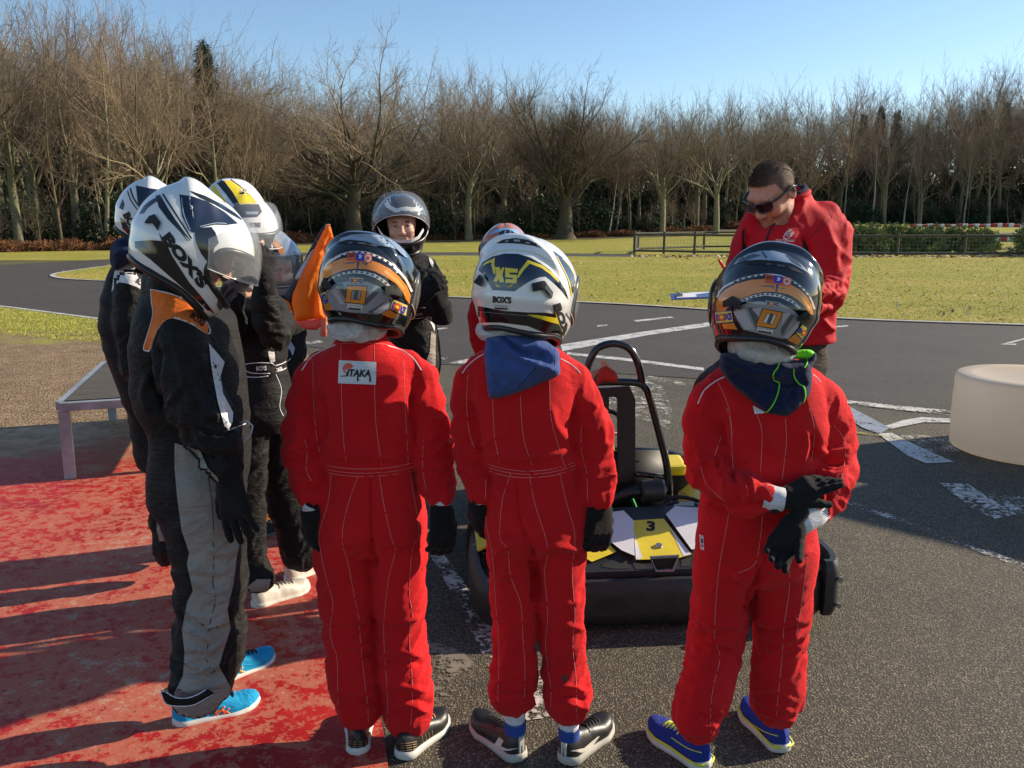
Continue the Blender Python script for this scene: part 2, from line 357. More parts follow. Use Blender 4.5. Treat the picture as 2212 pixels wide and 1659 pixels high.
mark([(1135, 1440), (1190, 1445), (1215, 1540), (1170, 1545), (1120, 1490)], MW3, .0060)
mark([(850, 1385), (905, 1378), (960, 1392), (1000, 1410), (1035, 1445), (1050, 1500), (1010, 1540), (960, 1580), (910, 1575), (880, 1540), (850, 1500)], m_paint('sunlit_asphalt_patch', (.25, .215, .16), .52, scale=26), .0030)  # sunlit asphalt put in as a paler colour patch, no road marking
# fallen leaves scattered over the infield, grass tufts at its near edge
rng = np.random.default_rng(5)
def scatter_in(poly, n, ymax=60):
    a = np.array(poly); lo = a.min(0); hi = a.max(0); hi[1] = min(hi[1], ymax); hi[0] = min(hi[0], 26); lo[0] = max(lo[0], -26); pts = np.zeros((0, 2))
    while len(pts) < n:
        q = rng.uniform(lo, hi, (n * 3, 2)); dens = (12.0 / np.maximum(q[:, 1], 8)) ** 1.3; q = q[(rng.uniform(0, 1, len(q)) < dens) & pip(q[:, 0], q[:, 1], poly)]
        uu = 1106 + 1877 * q[:, 0] / q[:, 1]; q = q[(uu > -100) & (uu < 2320)]; pts = np.concatenate([pts, q])
    return pts[:n]
def blades(name, pts, z, h, wd, mat, per=1, label=None, cat=None, lean=.5):
    n = len(pts) * per; p = np.repeat(pts, per, 0) + rng.normal(0, .012, (n, 2)); a = rng.uniform(0, 2 * math.pi, n); hh = h * rng.uniform(.45, 1.2, n); ln = rng.uniform(.1, lean, n) * hh
    dx, dy = np.cos(a), np.sin(a); b = np.stack([p[:, 0], p[:, 1], np.full(n, z)], 1); s_ = np.stack([-dy, dx, 0 * dx], 1) * wd / 2; t = b + np.stack([dx * ln, dy * ln, hh], 1)
    V = np.stack([b - s_, b + s_, t], 1).reshape(-1, 3); F = np.arange(3 * n).reshape(-1, 3)
    o = mesh_obj(name, V, F, mat, smooth=False); tag(o, label, cat, kind='stuff'); return o
g_ = NG('grass_blades'); oi = g_.noise(3.0, 5, .7); g_.col(g_.ramp(oi, [(.32, (.20, .23, .02)), (.5, (.42, .42, .05)), (.66, (.62, .52, .12))])); g_.set(Roughness=.8); M_BL = g_.m
blades('grass', scatter_in(isl, 34000, 36), .02, .026, .009, M_BL, 3, 'short winter grass covering the infield', 'grass')
dp = gp([(-300, 636), (0, 665), (225, 694), (300, 704), (260, 745), (120, 735), (0, 722), (-300, 690)])
blades('grass', scatter_in(dp, 5000), .01, .022, .008, M_BL, 3, 'thin grass along the dirt beside the pit line', 'grass')
g_ = NG('dry_leaf'); g_.col(g_.ramp(g_.noise(4, 3), [(.35, (.16, .07, .025)), (.5, (.42, .26, .12)), (.62, (.70, .58, .40))])); g_.set(Roughness=.7); M_LEAF = g_.m
def leaves(name, pts, z, size, label):
    n = len(pts); a = rng.uniform(0, 2 * math.pi, n); s_ = size * rng.uniform(.5, 1.3, n); zz = z + rng.uniform(.012, .035, n)
    c = np.stack([pts[:, 0], pts[:, 1], zz], 1); e1 = np.stack([np.cos(a), np.sin(a), rng.uniform(-.5, .8, n)], 1) * s_[:, None]; e2 = np.stack([-np.sin(a), np.cos(a), rng.uniform(-.4, .4, n)], 1) * s_[:, None] * .6
    V = np.stack([c - e1, c + e2, c + e1, c - e2], 1).reshape(-1, 3); o = mesh_obj(name, V, np.arange(4 * n).reshape(-1, 4), M_LEAF, smooth=False); tag(o, label, 'leaves', kind='stuff')
leaves('fallen_leaves', scatter_in(isl, 1500, 40), .03, .04, 'pale fallen leaves scattered over the infield grass')
leaves('fallen_leaves', np.stack([rng.uniform(5, 26, 900), rng.normal(36.5, .7, 900)], 1), .03, .10, 'brown leaves drifted along the foot of the fence')
tick('ground')
# ================================================================ trees
def bark(name, a, b, c, scale=6):
    g = NG(name); oi = g.n('ShaderNodeObjectInfo').outputs['Random']
    n1 = g.noise(scale, 6, .7); n2 = g.noise(scale * .15, 3)
    co = g.mix(g.ramp(n2, [(.35, 0), (.65, 1)]), g.ramp(n1, [(.3, a), (.7, b)]), c)
    g.col(g.mix(1.0, co, g.ramp(oi, [(0, (.60, .60, .62)), (.5, (1.0, 1.0, 1.0)), (1, (1.35, 1.28, 1.2))]), 'MULTIPLY')); g.set(Roughness=.9, Specular_IOR_Level=.2)
    g.bump(n1, .8, .06); return g.m
M_OAK = bark('oak_bark', (.07, .052, .035), (.17, .13, .088), (.12, .115, .06)); M_TWIG = bark('bare_twigs', (.12, .088, .060), (.265, .20, .138), (.20, .165, .105), 2)
M_TWIGR = bark('reddish_twigs', (.15, .10, .072), (.31, .21, .155), (.25, .18, .125), 2)
M_ASH = bark('grey_green_bark', (.13, .115, .08), (.33, .28, .19), (.22, .22, .11)); M_BIR = bark('birch_bark', (.30, .27, .23), (.62, .56, .48), (.40, .36, .26), 5)
def tubes(segs, sides):
    if not segs: return np.zeros((0, 3)), np.zeros((0, 4), dtype=int)
    a = np.array([s[0] for s in segs]); b = np.array([s[1] for s in segs]); r0 = np.array([s[2] for s in segs]); r1 = np.array([s[3] for s in segs]); n = len(a)
    t = b - a; t /= np.maximum(np.linalg.norm(t, axis=1, keepdims=True), 1e-9); up = np.tile([0.31, .17, .93], (n, 1)); up[np.abs((t * up).sum(1)) > .95] = [1, 0, 0]
    e1 = np.cross(t, up); e1 /= np.linalg.norm(e1, axis=1, keepdims=True); e2 = np.cross(t, e1); V = []
    for c, r_ in ((a, r0), (b, r1)):
        for k in range(sides):
            an = 2 * math.pi * k / sides; V.append(c + (e1 * math.cos(an) + e2 * math.sin(an)) * r_[:, None])
    V = np.stack(V, 1).reshape(-1, 3); base = np.arange(n)[:, None] * 2 * sides; F = []
    for k in range(sides): F.append(np.concatenate([base + k, base + (k + 1) % sides, base + sides + (k + 1) % sides, base + sides + k], 1))
    return V, np.stack(F, 1).reshape(-1, 4)
def grow(seed, H, trunk_r, fork_h, spread, levels, kids, upb, twig_n, lens, trunk_lean=.03, wob=.12, limbs=5, leader=True, twig_len=1.0, droop=0.0):
    rn = random.Random(seed); thick = []; thin = []
    def v(): return Vector((rn.gauss(0, 1), rn.gauss(0, 1), rn.gauss(0, 1)))
    def path(p, d, L, r0, r1, n, wb, lift):
        pts = [p.copy()]; d = d.normalized()
        for i in range(n):
            d = (d + v() * wb + Vector((0, 0, lift))).normalized(); p = p + d * L / n; pts.append(p.copy())
        for i in range(n):
            ra = r0 + (r1 - r0) * i / n; rb = r0 + (r1 - r0) * (i + 1) / n
            (thick if ra > .028 else thin).append((tuple(pts[i]), tuple(pts[i + 1]), ra, rb))
        return pts, d
    def branch(p, d, L, r0, lev):
        if lev >= levels or r0 < .006:
            pts, _ = path(p, d, L, max(r0, .008), .004, 3, wob * 1.3, upb * .6 - droop); return
        n = 4 if lev < 2 else 3
        pts, dd = path(p, d, L, r0, r0 * .42, n, wob, upb - droop * lev * .3)
        k = kids[min(lev, len(kids) - 1)]
        for i in range(k):
            t = .25 + .75 * (i + rn.random()) / k; j = min(int(t * n), n - 1); f = t * n - j; q = pts[j].lerp(pts[j + 1], f); dl = (pts[j + 1] - pts[j]).normalized()
            side = (v() - dl * v().dot(dl)); side = (side - dl * side.dot(dl)).normalized(); an = rn.uniform(.45, .95) * spread
            nd = dl * math.cos(an) + side * math.sin(an); nd.z += upb * .8
            rr = r0 * (1 - .58 * t) * rn.uniform(.42, .66); branch(q, nd, L * rn.uniform(.45, .75) * (1.15 - .45 * t), rr, lev + 1)
        branch(pts[-1], dd + v() * .15, L * .6, r0 * .42, lev + 1)
    # trunk
    d = Vector((rn.gauss(0, trunk_lean), rn.gauss(0, trunk_lean), 1)); p = Vector((0, 0, -.2)); fl = []
    n = 7; pts = [p.copy()]; top = fork_h if not leader else H * .8
    for i in range(n): d = (d + v() * wob * .28 + Vector((0, 0, .1))).normalized(); p = p + d * (top + .2) / n; pts.append(p.copy())
    rend = trunk_r * (.62 if not leader else .22)
    rs = [trunk_r * (1.28 if i == 0 else 1) * (1 - (1 - rend / trunk_r) * i / n) for i in range(n + 1)]
    tseg = [(tuple(pts[i]), tuple(pts[i + 1]), rs[i], rs[i + 1]) for i in range(n)]
    for k in range(limbs):
        if leader:
            t = (fork_h / top) + (1 - fork_h / top) * (k + rn.random() * .8) / limbs; t = min(t, .98); j = min(int(t * n), n - 1); q = pts[j].lerp(pts[j + 1], t * n - j); rb = rs[j] * rn.uniform(.35, .5); L = lens * (1.25 - .75 * t) * rn.uniform(.8, 1.2)
        else:
            q = pts[-1].lerp(pts[-2], rn.random()) if k % 2 else pts[-2].lerp(pts[-4], rn.random()); rb = rend * rn.uniform(.34, .62); L = lens * rn.uniform(.8, 1.15)
        an = 2 * math.pi * (k * .382 + rn.random() * .12); tilt = spread * rn.uniform(.7, 1.25) if k else .15
        branch(q, Vector((math.cos(an) * math.sin(tilt), math.sin(an) * math.sin(tilt), math.cos(tilt))), L, rb, 0)
    if leader: branch(pts[-1], d, lens * .7, rend, 1)
    return tseg, thick, thin, rs
def tree_mesh(name, tm, cm, **kw):
    flare = kw.pop('flare', 0)
    tseg, thick, thin, rs = grow(**kw)
    V, F = tubes(tseg, 12)
    if flare:
        r_ = np.random.default_rng(kw['seed']); z = V[:, 2]; an = np.arctan2(V[:, 1], V[:, 0]); f = np.clip(1 - z / 2.0, 0, 1) ** 2 * flare * (1 + .35 * np.sin(5 * an + 1)); V[:, 0] *= 1 + f; V[:, 1] *= 1 + f
    V2, F2 = tubes([s for s in thick if s[2] > .06], 6)
    tv = np.concatenate([V, V2]); tf = np.concatenate([F, F2 + len(V)])
    V3, F3 = tubes([s for s in thick if s[2] <= .06] + thin, 3)
    t = bpy.data.meshes.new('trunk'); o1 = mesh_obj('trunk', tv, tf, tm); o2 = mesh_obj('crown', V3, F3, cm, smooth=True)
    a, b = o1.data, o2.data; bpy.data.objects.remove(o1); bpy.data.objects.remove(o2); return name, a, b
PT = {}
def oak(sd, tr=.55, sp=.95, **k): return tree_mesh('oak_tree', M_OAK, M_TWIG, seed=sd, H=16, trunk_r=tr, fork_h=4.4, spread=sp, levels=5, kids=[5, 5, 5, 4, 2], upb=.045, twig_n=3, lens=6.0, limbs=13, leader=False, wob=.17, flare=.35, **k)
PT['oakA'] = oak(16, .60); PT['oakB'] = oak(12, .78, .86)
for i, sd in enumerate((3, 8, 15, 27)):
    PT['tall%d' % i] = tree_mesh('bare_tree', M_ASH if i % 2 else M_OAK, M_TWIGR if i in (0, 3) else M_TWIG, seed=sd, H=15, trunk_r=.17 + .025 * i, fork_h=2.4 + i * .5, spread=.78, levels=4, kids=[4, 4, 4, 3], upb=.05, twig_n=3, lens=3.7, limbs=14, leader=True, wob=.19, trunk_lean=.07)
for i, sd in enumerate((11, 16)):
    PT['vase%d' % i] = tree_mesh('bare_tree', M_ASH, M_TWIG, seed=sd, H=14, trunk_r=.30, fork_h=4.6, spread=.72, levels=5, kids=[4, 4, 4, 3, 2], upb=.055, twig_n=3, lens=5.2, limbs=10, leader=False, wob=.17)
PT['birch'] = tree_mesh('birch_tree', M_BIR, M_TWIGR, seed=61, H=11, trunk_r=.10, fork_h=4.2, spread=.5, levels=3, kids=[5, 4, 3], upb=.06, twig_n=3, lens=2.6, limbs=10, leader=True, wob=.14, trunk_lean=.08, droop=.05)
PT['scrub'] = tree_mesh('thin_tree', M_ASH, M_TWIG, seed=71, H=7, trunk_r=.06, fork_h=.6, spread=.9, levels=3, kids=[5, 5, 4], upb=.03, twig_n=3, lens=2.6, limbs=14, leader=True, wob=.22, trunk_lean=.15)
print('tree tris', {k: (len(v[1].polygons) + len(v[2].polygons)) * 2 for k, v in PT.items()})
rnt = random.Random(7)
def put_tree(k, x, y, s, rz=None, label=None, group=None, sz=None, name=None, z=None):
    nm, a, b = PT[k]; e = empty(name or nm, (x, y, float(terr(x, y)) if z is None else z), (0, 0, rnt.uniform(0, 6.28) if rz is None else rz)); e.scale = (s, s, sz or s)
    for n_, me in (('trunk', a), ('crown', b)):
        o = bpy.data.objects.new(n_, me); link(o, e)
    tag(e, label, 'tree', group); return e
# singled-out trees (display x of the trunk, distance, pixel height of the top)
def scale_for(k, u, Y, vtop):
    me = PT[k][2]; zm = max((v.co.z for v in me.vertices), default=1) if k not in ZM else ZM[k]; ZM[k] = zm
    p = P(u, vtop, Y); return (p.z - float(terr(p.x, Y))) / zm, p.x
ZM = {}
for k in PT:
    c = np.zeros(len(PT[k][2].vertices) * 3, dtype=np.float32); PT[k][2].vertices.foreach_get('co', c); ZM[k] = float(np.percentile(c[2::3], 99.7))
def lone(k, u, Y, vtop, rz, label, group=None):
    s, x = scale_for(k, u, Y, vtop); return put_tree(k, x, Y, s, rz, label, group)
_o = lone('oakA', 752, 61, 92, .4, 'huge spreading oak with a gnarled trunk, behind the orange flag'); _o.scale = (_o.scale[0] * 1.15, _o.scale[1] * 1.15, _o.scale[2])
lone('oakB', 1222, 66, 162, 2.0, 'broad oak with a thick flared trunk behind the white and yellow helmet')
lone('vase0', 1440, 69, 200, 1.1, 'slim forked tree just right of the broad flared oak'); lone('vase1', 1560, 68, 182, 2.4, 'round crowned tree to the left of the man in the red jacket')
lone('vase1', 1010, 67, 128, .3, 'tall tree rising between the spreading oak and the flared oak')
lone('tall2', 930, 70, 140, 1.3, 'tree filling the gap right of the spreading oak, behind the black and white helmet')
# the woods: rows of trees; depth and top line follow the photograph's woodland edge
topline = [(-400, -60), (0, -10), (60, 30), (140, 5), (220, -5), (300, 40), (350, 75), (470, 110), (540, 130), (600, 185), (700, 200), (880, 200), (950, 170), (1050, 150), (1120, 185), (1180, 225), (1300, 235), (1400, 228), (1480, 235), (1560, 228), (1640, 205), (1700, 215), (1745, 225), (1790, 175), (1850, 180), (1900, 195), (1990, 190), (2060, 170), (2110, 150), (2200, 165), (2600, 150)]
def top_at(u): return float(np.interp(u, [a for a, _ in topline], [b for _, b in topline]))
def edge_at(u): return float(np.interp(u, [-500, 0, 150, 300, 450, 600, 800, 1000, 1300, 1500, 1700, 1800, 2000, 2200, 2600], [39, 43, 44.5, 46.5, 51, 58, 64, 67, 69, 73, 82, 90, 93, 95, 95]))
zones = [(-260, 620, 'bare trees of the left wood'), (620, 1700, 'bare trees of the middle wood'), (1700, 2500, 'bare trees of the dark right wood')]
zlab = ['bare brown woodland tree standing in the near wood on the left', 'bare woodland tree in the wood across the far side of the field', 'dark bare tree packed into the distant wood on the right']
kinds = ['tall0', 'tall1', 'tall2', 'tall3', 'vase0', 'vase1']
for row, (dy, step, th) in enumerate(((1.5, 74, 0.0), (7, 62, .0), (14, 62, .02), (23, 62, .03), (34, 56, .03), (48, 56, .03), (66, 60, .03))):
    u = -260 + row * 23
    while u < 2480:
        uu = u + rnt.uniform(-20, 20); Y = edge_at(uu) + dy + rnt.uniform(-2, 2.5)
        zi = 0 if uu < 620 else (1 if uu < 1700 else 2)
        if not (row == 0 and (640 < uu < 880 or 1140 < uu < 1330)):
            vt = top_at(uu) - 14 + (rnt.uniform(-18, 50) if row == 0 else rnt.uniform(-6, 22)) + (80 if row == 0 and rnt.random() < .35 else 0)
            k = rnt.choice(kinds); s, x = scale_for(k, uu, Y, vt); s = min(s, 1.75); put_tree(k, x, Y, s * rnt.uniform(.8, .95), None, zlab[zi], zones[zi][2], sz=s)
        u += step * rnt.uniform(.75, 1.25) * (1.15 if zi == 0 else .95)
# birches and thin understorey stems at the wood's edge
bl = [(300, 49, 330, 'pale thin birch leaning behind the black and white helmets'), (205, 46.5, 340, 'pale birch stem at the edge of the left wood'), (1318, 70, 360, 'thin pale birch right of the flared oak trunk'), (1334, 70.5, 340, 'twin pale stem beside the thin birch'), (1365, 71, 345, 'third pale stem right of the flared oak'), (1838, 92, 330, 'leaning pale birch behind the pines'), (1900, 93, 320, 'upright pale birch above the pines'), (2000, 94, 335, 'pale stem in the dark wood above the barrier'), (540, 57, 300, 'birch standing left of the spreading oak'), (1970, 95, 330, 'slender birch left of the pale stem in the dark wood'), (2105, 96, 300, 'pale birch near the right end of the wood')]
for i, (u, Y, vt, lb) in enumerate(bl):
    s, x = scale_for('birch', u, Y, vt - 60); e = put_tree('birch', x, Y, s, i * 1.3, lb); e.rotation_euler = (rnt.uniform(-.08, .08), rnt.uniform(-.14, .14), i * 1.3)
for i in range(150):
    u = rnt.uniform(-150, 2400); Y = edge_at(u) + rnt.uniform(-.5, 8); s, x = scale_for('scrub', u, Y, rnt.uniform(370, 440)); zi = 0 if u < 620 else (1 if u < 1700 else 2)
    put_tree('scrub', x, Y, s, None, ['thin bare sapling among the trunks of the left wood', 'thin bare sapling at the edge of the middle wood', 'thin bare sapling at the foot of the dark right wood'][zi], ['saplings of the left wood', 'saplings of the middle wood', 'saplings of the right wood'][zi])
# --- leafy things made of many small faces
def m_leaf(name, cols, rough=.5):
    g = NG(name); oi = g.noise(1.3, 4, .7); f2 = g.noise(18, 2)
    g.col(g.ramp(g.math('ADD', g.math('MULTIPLY', oi, .6), g.math('MULTIPLY', f2, .4)), [(.34, cols[0]), (.5, cols[1]), (.66, cols[2])])); g.set(Roughness=rough, Specular_IOR_Level=.35); return g.m
M_HOL = m_leaf('holly_leaves', [(.012, .026, .010), (.03, .055, .02), (.07, .105, .038)], .6); M_SPR = m_leaf('spruce_needles', [(.014, .026, .014), (.03, .052, .026), (.06, .09, .04)], .95)
M_PIN = m_leaf('pine_needles', [(.06, .085, .03), (.15, .19, .06), (.30, .34, .11)], .8); M_BRK = m_leaf('dead_bracken', [(.07, .028, .012), (.19, .085, .035), (.34, .17, .075)], .9)
rg = np.random.default_rng(99)
def cards(c, d, L, W):
    n = len(c); d = d / np.linalg.norm(d, axis=1, keepdims=True); s = np.cross(d, rg.normal(0, 1, (n, 3))); s /= np.linalg.norm(s, axis=1, keepdims=True)
    L = np.asarray(L).reshape(-1, 1) * np.ones((n, 1)); W = np.asarray(W).reshape(-1, 1) * np.ones((n, 1)); e = c + d * L; m = c + d * L * .5
    V = np.stack([c, m + s * W / 2, e, m - s * W / 2], 1).reshape(-1, 3); return V, np.arange(4 * n).reshape(-1, 4)
def blob_leaves(n, a, b, c, clumps, L, W, low=.0):
    cc = rg.normal(0, 1, (clumps, 3)); cc /= np.linalg.norm(cc, axis=1, keepdims=True); cc *= rg.uniform(.5, 1, (clumps, 1)); cc[:, 2] = np.abs(cc[:, 2]) * 1.0 + low
    k = rg.integers(0, clumps, n); p = cc[k] + rg.normal(0, .17, (n, 3)); p[:, 2] = np.abs(p[:, 2]); d = p * .6 + rg.normal(0, .6, (n, 3)); p = p * [a, b, c]; return cards(p, d, L * rg.uniform(.6, 1.4, n), W * rg.uniform(.6, 1.3, n))
def proto(name, V, F, m, smooth=False):
    o = mesh_obj(name, V, F, m, smooth=smooth); me = o.data; bpy.data.objects.remove(o); return me
HOL = [proto('foliage', *blob_leaves(9000, 2.1, 1.6, 2.3, 34, .20, .11), M_HOL) for _ in range(3)]
BRK = [proto('foliage', *blob_leaves(5000, 2.0, 1.0, .55, 30, .22, .05), M_BRK) for _ in range(2)]
STM = proto('stem', *tubes([((0, 0, -.2), (0, 0, 1.0), .07, .03), ((0, 0, .2), (.5, .1, 1.2), .04, .015), ((0, 0, .3), (-.4, .3, 1.2), .04, .015), ((0, 0, .2), (.1, -.4, 1.1), .04, .015)], 6), M_OAK)
def bush(me, x, y, s, nm, label, group, cat='bush', sz=None, stem=True):
    e = empty(nm, (x, y, float(terr(x, y))), (0, 0, rnt.uniform(0, 6.28))); e.scale = (s, s, sz or s)
    link(bpy.data.objects.new('foliage', me), e)
    if stem: link(bpy.data.objects.new('stem', STM), e)
    tag(e, label, cat, group)
for i in range(190):
    u = -200 + (i % 78) * 33 + rnt.uniform(-25, 25); Y = edge_at(u) + (rnt.uniform(1.2, 6) if i < 78 else rnt.uniform(14, 45))
    if i >= 156: u = -200 + (i - 156) * 78; Y = edge_at(u) + 60; p = P(u, 500, Y); zi = 0 if u < 620 else (1 if u < 1700 else 2)
    p = P(u, 500, Y); zi = 0 if u < 620 else (1 if u < 1700 else 2)
    if i < 78 and rnt.random() < .38: continue
    sc_ = rnt.uniform(.6, 1.2) if i < 78 else rnt.uniform(1.4, 1.9)
    bush(HOL[i % 3], p.x, Y, sc_, 'holly_bush', ['dark evergreen bush under the left wood', 'dark evergreen bush under the middle wood', 'dark evergreen bush under the right wood'][zi], ['evergreen bushes under the left wood', 'evergreen bushes under the middle wood', 'evergreen bushes under the right wood'][zi], sz=sc_ * (1 if i < 78 else 1.7))
for i in range(40):
    u = -200 + i * 48 + rnt.uniform(-25, 25); Y = edge_at(u) + rnt.uniform(-.3, .7); p = P(u, 500, Y)
    if u < 1750: bush(BRK[i % 2], p.x, Y, rnt.uniform(.55, 1.0), 'bracken_clump', 'clump of dead rusty bracken at the foot of the wood', 'dead bracken along the wood', 'bracken', stem=False)
# spruce behind the left wood
def spruce(H=10.0, Rb=2.2, seed=5):
    r_ = np.random.default_rng(seed); C = []; D = []; segs = [((0, 0, -.2), (0, 0, H), .22, .02)]
    for i in range(110):
        t = (i / 110.0) ** .9; z = .6 + t * (H - .7); L = Rb * (1 - t) * r_.uniform(.65, 1.25) + .18; an = i * 2.4 + r_.normal(0, .3)
        dr = r_.uniform(-.38, -.12); e = np.array([math.cos(an) * L, math.sin(an) * L, dr * L]); segs.append(((0, 0, z), tuple(np.array([0, 0, z]) + e), .03, .01))
        k = int(26 + 90 * L); tt = r_.uniform(.12, 1.05, k); c = np.array([0, 0, z]) + e * tt[:, None] + r_.normal(0, .06 + .05 * L, (k, 3)); C.append(c); D.append(e / np.linalg.norm(e) + r_.normal(0, .55, (k, 3)) + [0, 0, -.25])
    return segs, *cards(np.concatenate(C), np.concatenate(D), .36, .05)
sg, V, F = spruce(); SPT = proto('trunk', *tubes(sg, 5), M_OAK); SPC = proto('crown', V, F, M_SPR)
def put_spruce(u, Y, vt, label, wd=1.0, group=None):
    p = P(u, vt, Y); h = (p.z - float(terr(p.x, Y))) / 10.0; e = empty('spruce_tree', (p.x, Y, float(terr(p.x, Y))), (0, 0, rnt.uniform(0, 6))); e.scale = (wd, wd, h)
    for n_, me in (('trunk', SPT), ('crown', SPC)): link(bpy.data.objects.new(n_, me), e)
    tag(e, label, 'tree', group)
put_spruce(437, 58, 84, 'dark green spruce rising above the left wood', 1.0)
ORD = ['leftmost', 'second from the left', 'third from the left', 'fourth from the left', 'fifth from the left', 'sixth from the left', 'seventh from the left', 'eighth from the left']
for i, (u, vt) in enumerate(((1868, 232), (1905, 214), (1940, 224), (2128, 222), (2178, 204))): put_spruce(u, 118 + i % 3 * 4, vt + 12, 'dark conifer top in the right wood, ' + ORD[i] + ' of five', 1.0, 'conifers of the right wood')
# low pines behind the fence
def pine_bush(seed):
    r_ = np.random.default_rng(seed); C = []; D = []; n = 150
    for i in range(n):
        an = r_.uniform(0, 6.28); el = r_.uniform(.0, 1.35); rr = r_.uniform(.62, 1.05); tip = np.array([math.cos(an) * math.cos(el) * 1.6, math.sin(an) * math.cos(el) * 1.3, math.sin(el) * 1.25 + .15]) * rr
        for j in range(5):
            c0 = tip * (1 - .10 * j) + r_.normal(0, .04, 3); k = 16; C.append(np.tile(c0, (k, 1))); D.append(np.tile(tip / np.linalg.norm(tip) + [0, 0, .5], (k, 1)) * .8 + r_.normal(0, .75, (k, 3)))
    return cards(np.concatenate(C), np.concatenate(D), .17, .028)
PB = [proto('foliage', *pine_bush(s), M_PIN) for s in (1, 2)]
for i, (u, Y, s) in enumerate(((1828, 40, 1.0), (1868, 39.5, .95), (1905, 41, 1.05), (1950, 40.5, .92), (1990, 40, .95), (2035, 41, .9), (2080, 40, .95), (2110, 41.5, .8), (2262, 38, 1.15))):
    p = P(u, 540, Y); bush(PB[i % 2], p.x, Y, s * 1.0, 'dwarf_pine', 'low green pine bush behind the wooden fence, ' + ORD[i] + ' of eight' if i < 8 else 'dark pine bush cut by the right edge behind the fence', 'pine bushes behind the fence' if i < 8 else None)
tick('forest')
# ================================================================ organic surfaces from signed distances
def surface_nets(D, org, h):
    # D: distances on a grid, negative inside -> quads
    S = D < 0; nx, ny, nz = D.shape
    c = [S[i:nx - 1 + i, j:ny - 1 + j, k:nz - 1 + k] for i in (0, 1) for j in (0, 1) for k in (0, 1)]
    sm = sum(x.astype(np.int8) for x in c); act = (sm > 0) & (sm < 8); idx = np.full(act.shape, -1, dtype=np.int64); ai = np.argwhere(act); idx[act] = np.arange(len(ai))
    acc = np.zeros((len(ai), 3)); cnt = np.zeros(len(ai)); X, Y, Z = ai.T
    corners = [(i, j, k) for i in (0, 1) for j in (0, 1) for k in (0, 1)]
    for a in corners:
        for ax in range(3):
            if a[ax]: continue
            b = list(a); b[ax] = 1
            da = D[X + a[0], Y + a[1], Z + a[2]]; db = D[X + b[0], Y + b[1], Z + b[2]]; m = (da < 0) != (db < 0)
            t = np.where(m, da / np.where(da - db == 0, 1, da - db), 0); p = np.tile(np.array(a, float), (len(ai), 1)); p[:, ax] += t; acc[m] += p[m]; cnt[m] += 1
    V = (ai + acc / np.maximum(cnt, 1)[:, None]) * h + org; F = []
    for ax in range(3):
        u, v = [(1, 2), (2, 0), (0, 1)][ax]; A = [slice(1, -1)] * 3; A[ax] = slice(0, -1)
        sl0 = [slice(1, n - 1) for n in D.shape]; sl0[ax] = slice(0, D.shape[ax] - 1); sl1 = list(sl0); sl1[ax] = slice(1, D.shape[ax])
        s0 = S[tuple(sl0)]; s1 = S[tuple(sl1)]; ch = np.argwhere(s0 != s1)
        if not len(ch): continue
        inside = s0[tuple(ch.T)]; off = np.ones(3, int); off[ax] = 0; g = ch + off      # grid point at the lower end
        def cell(du, dv): q = g.copy(); q[:, u] -= du; q[:, v] -= dv; return idx[tuple(q.T)]
        q = np.stack([cell(1, 1), cell(0, 1), cell(0, 0), cell(1, 0)], 1); q[~inside] = q[~inside][:, ::-1]; F.append(q)
    F = np.concatenate(F); F = F[(F >= 0).all(1)]; return V, F
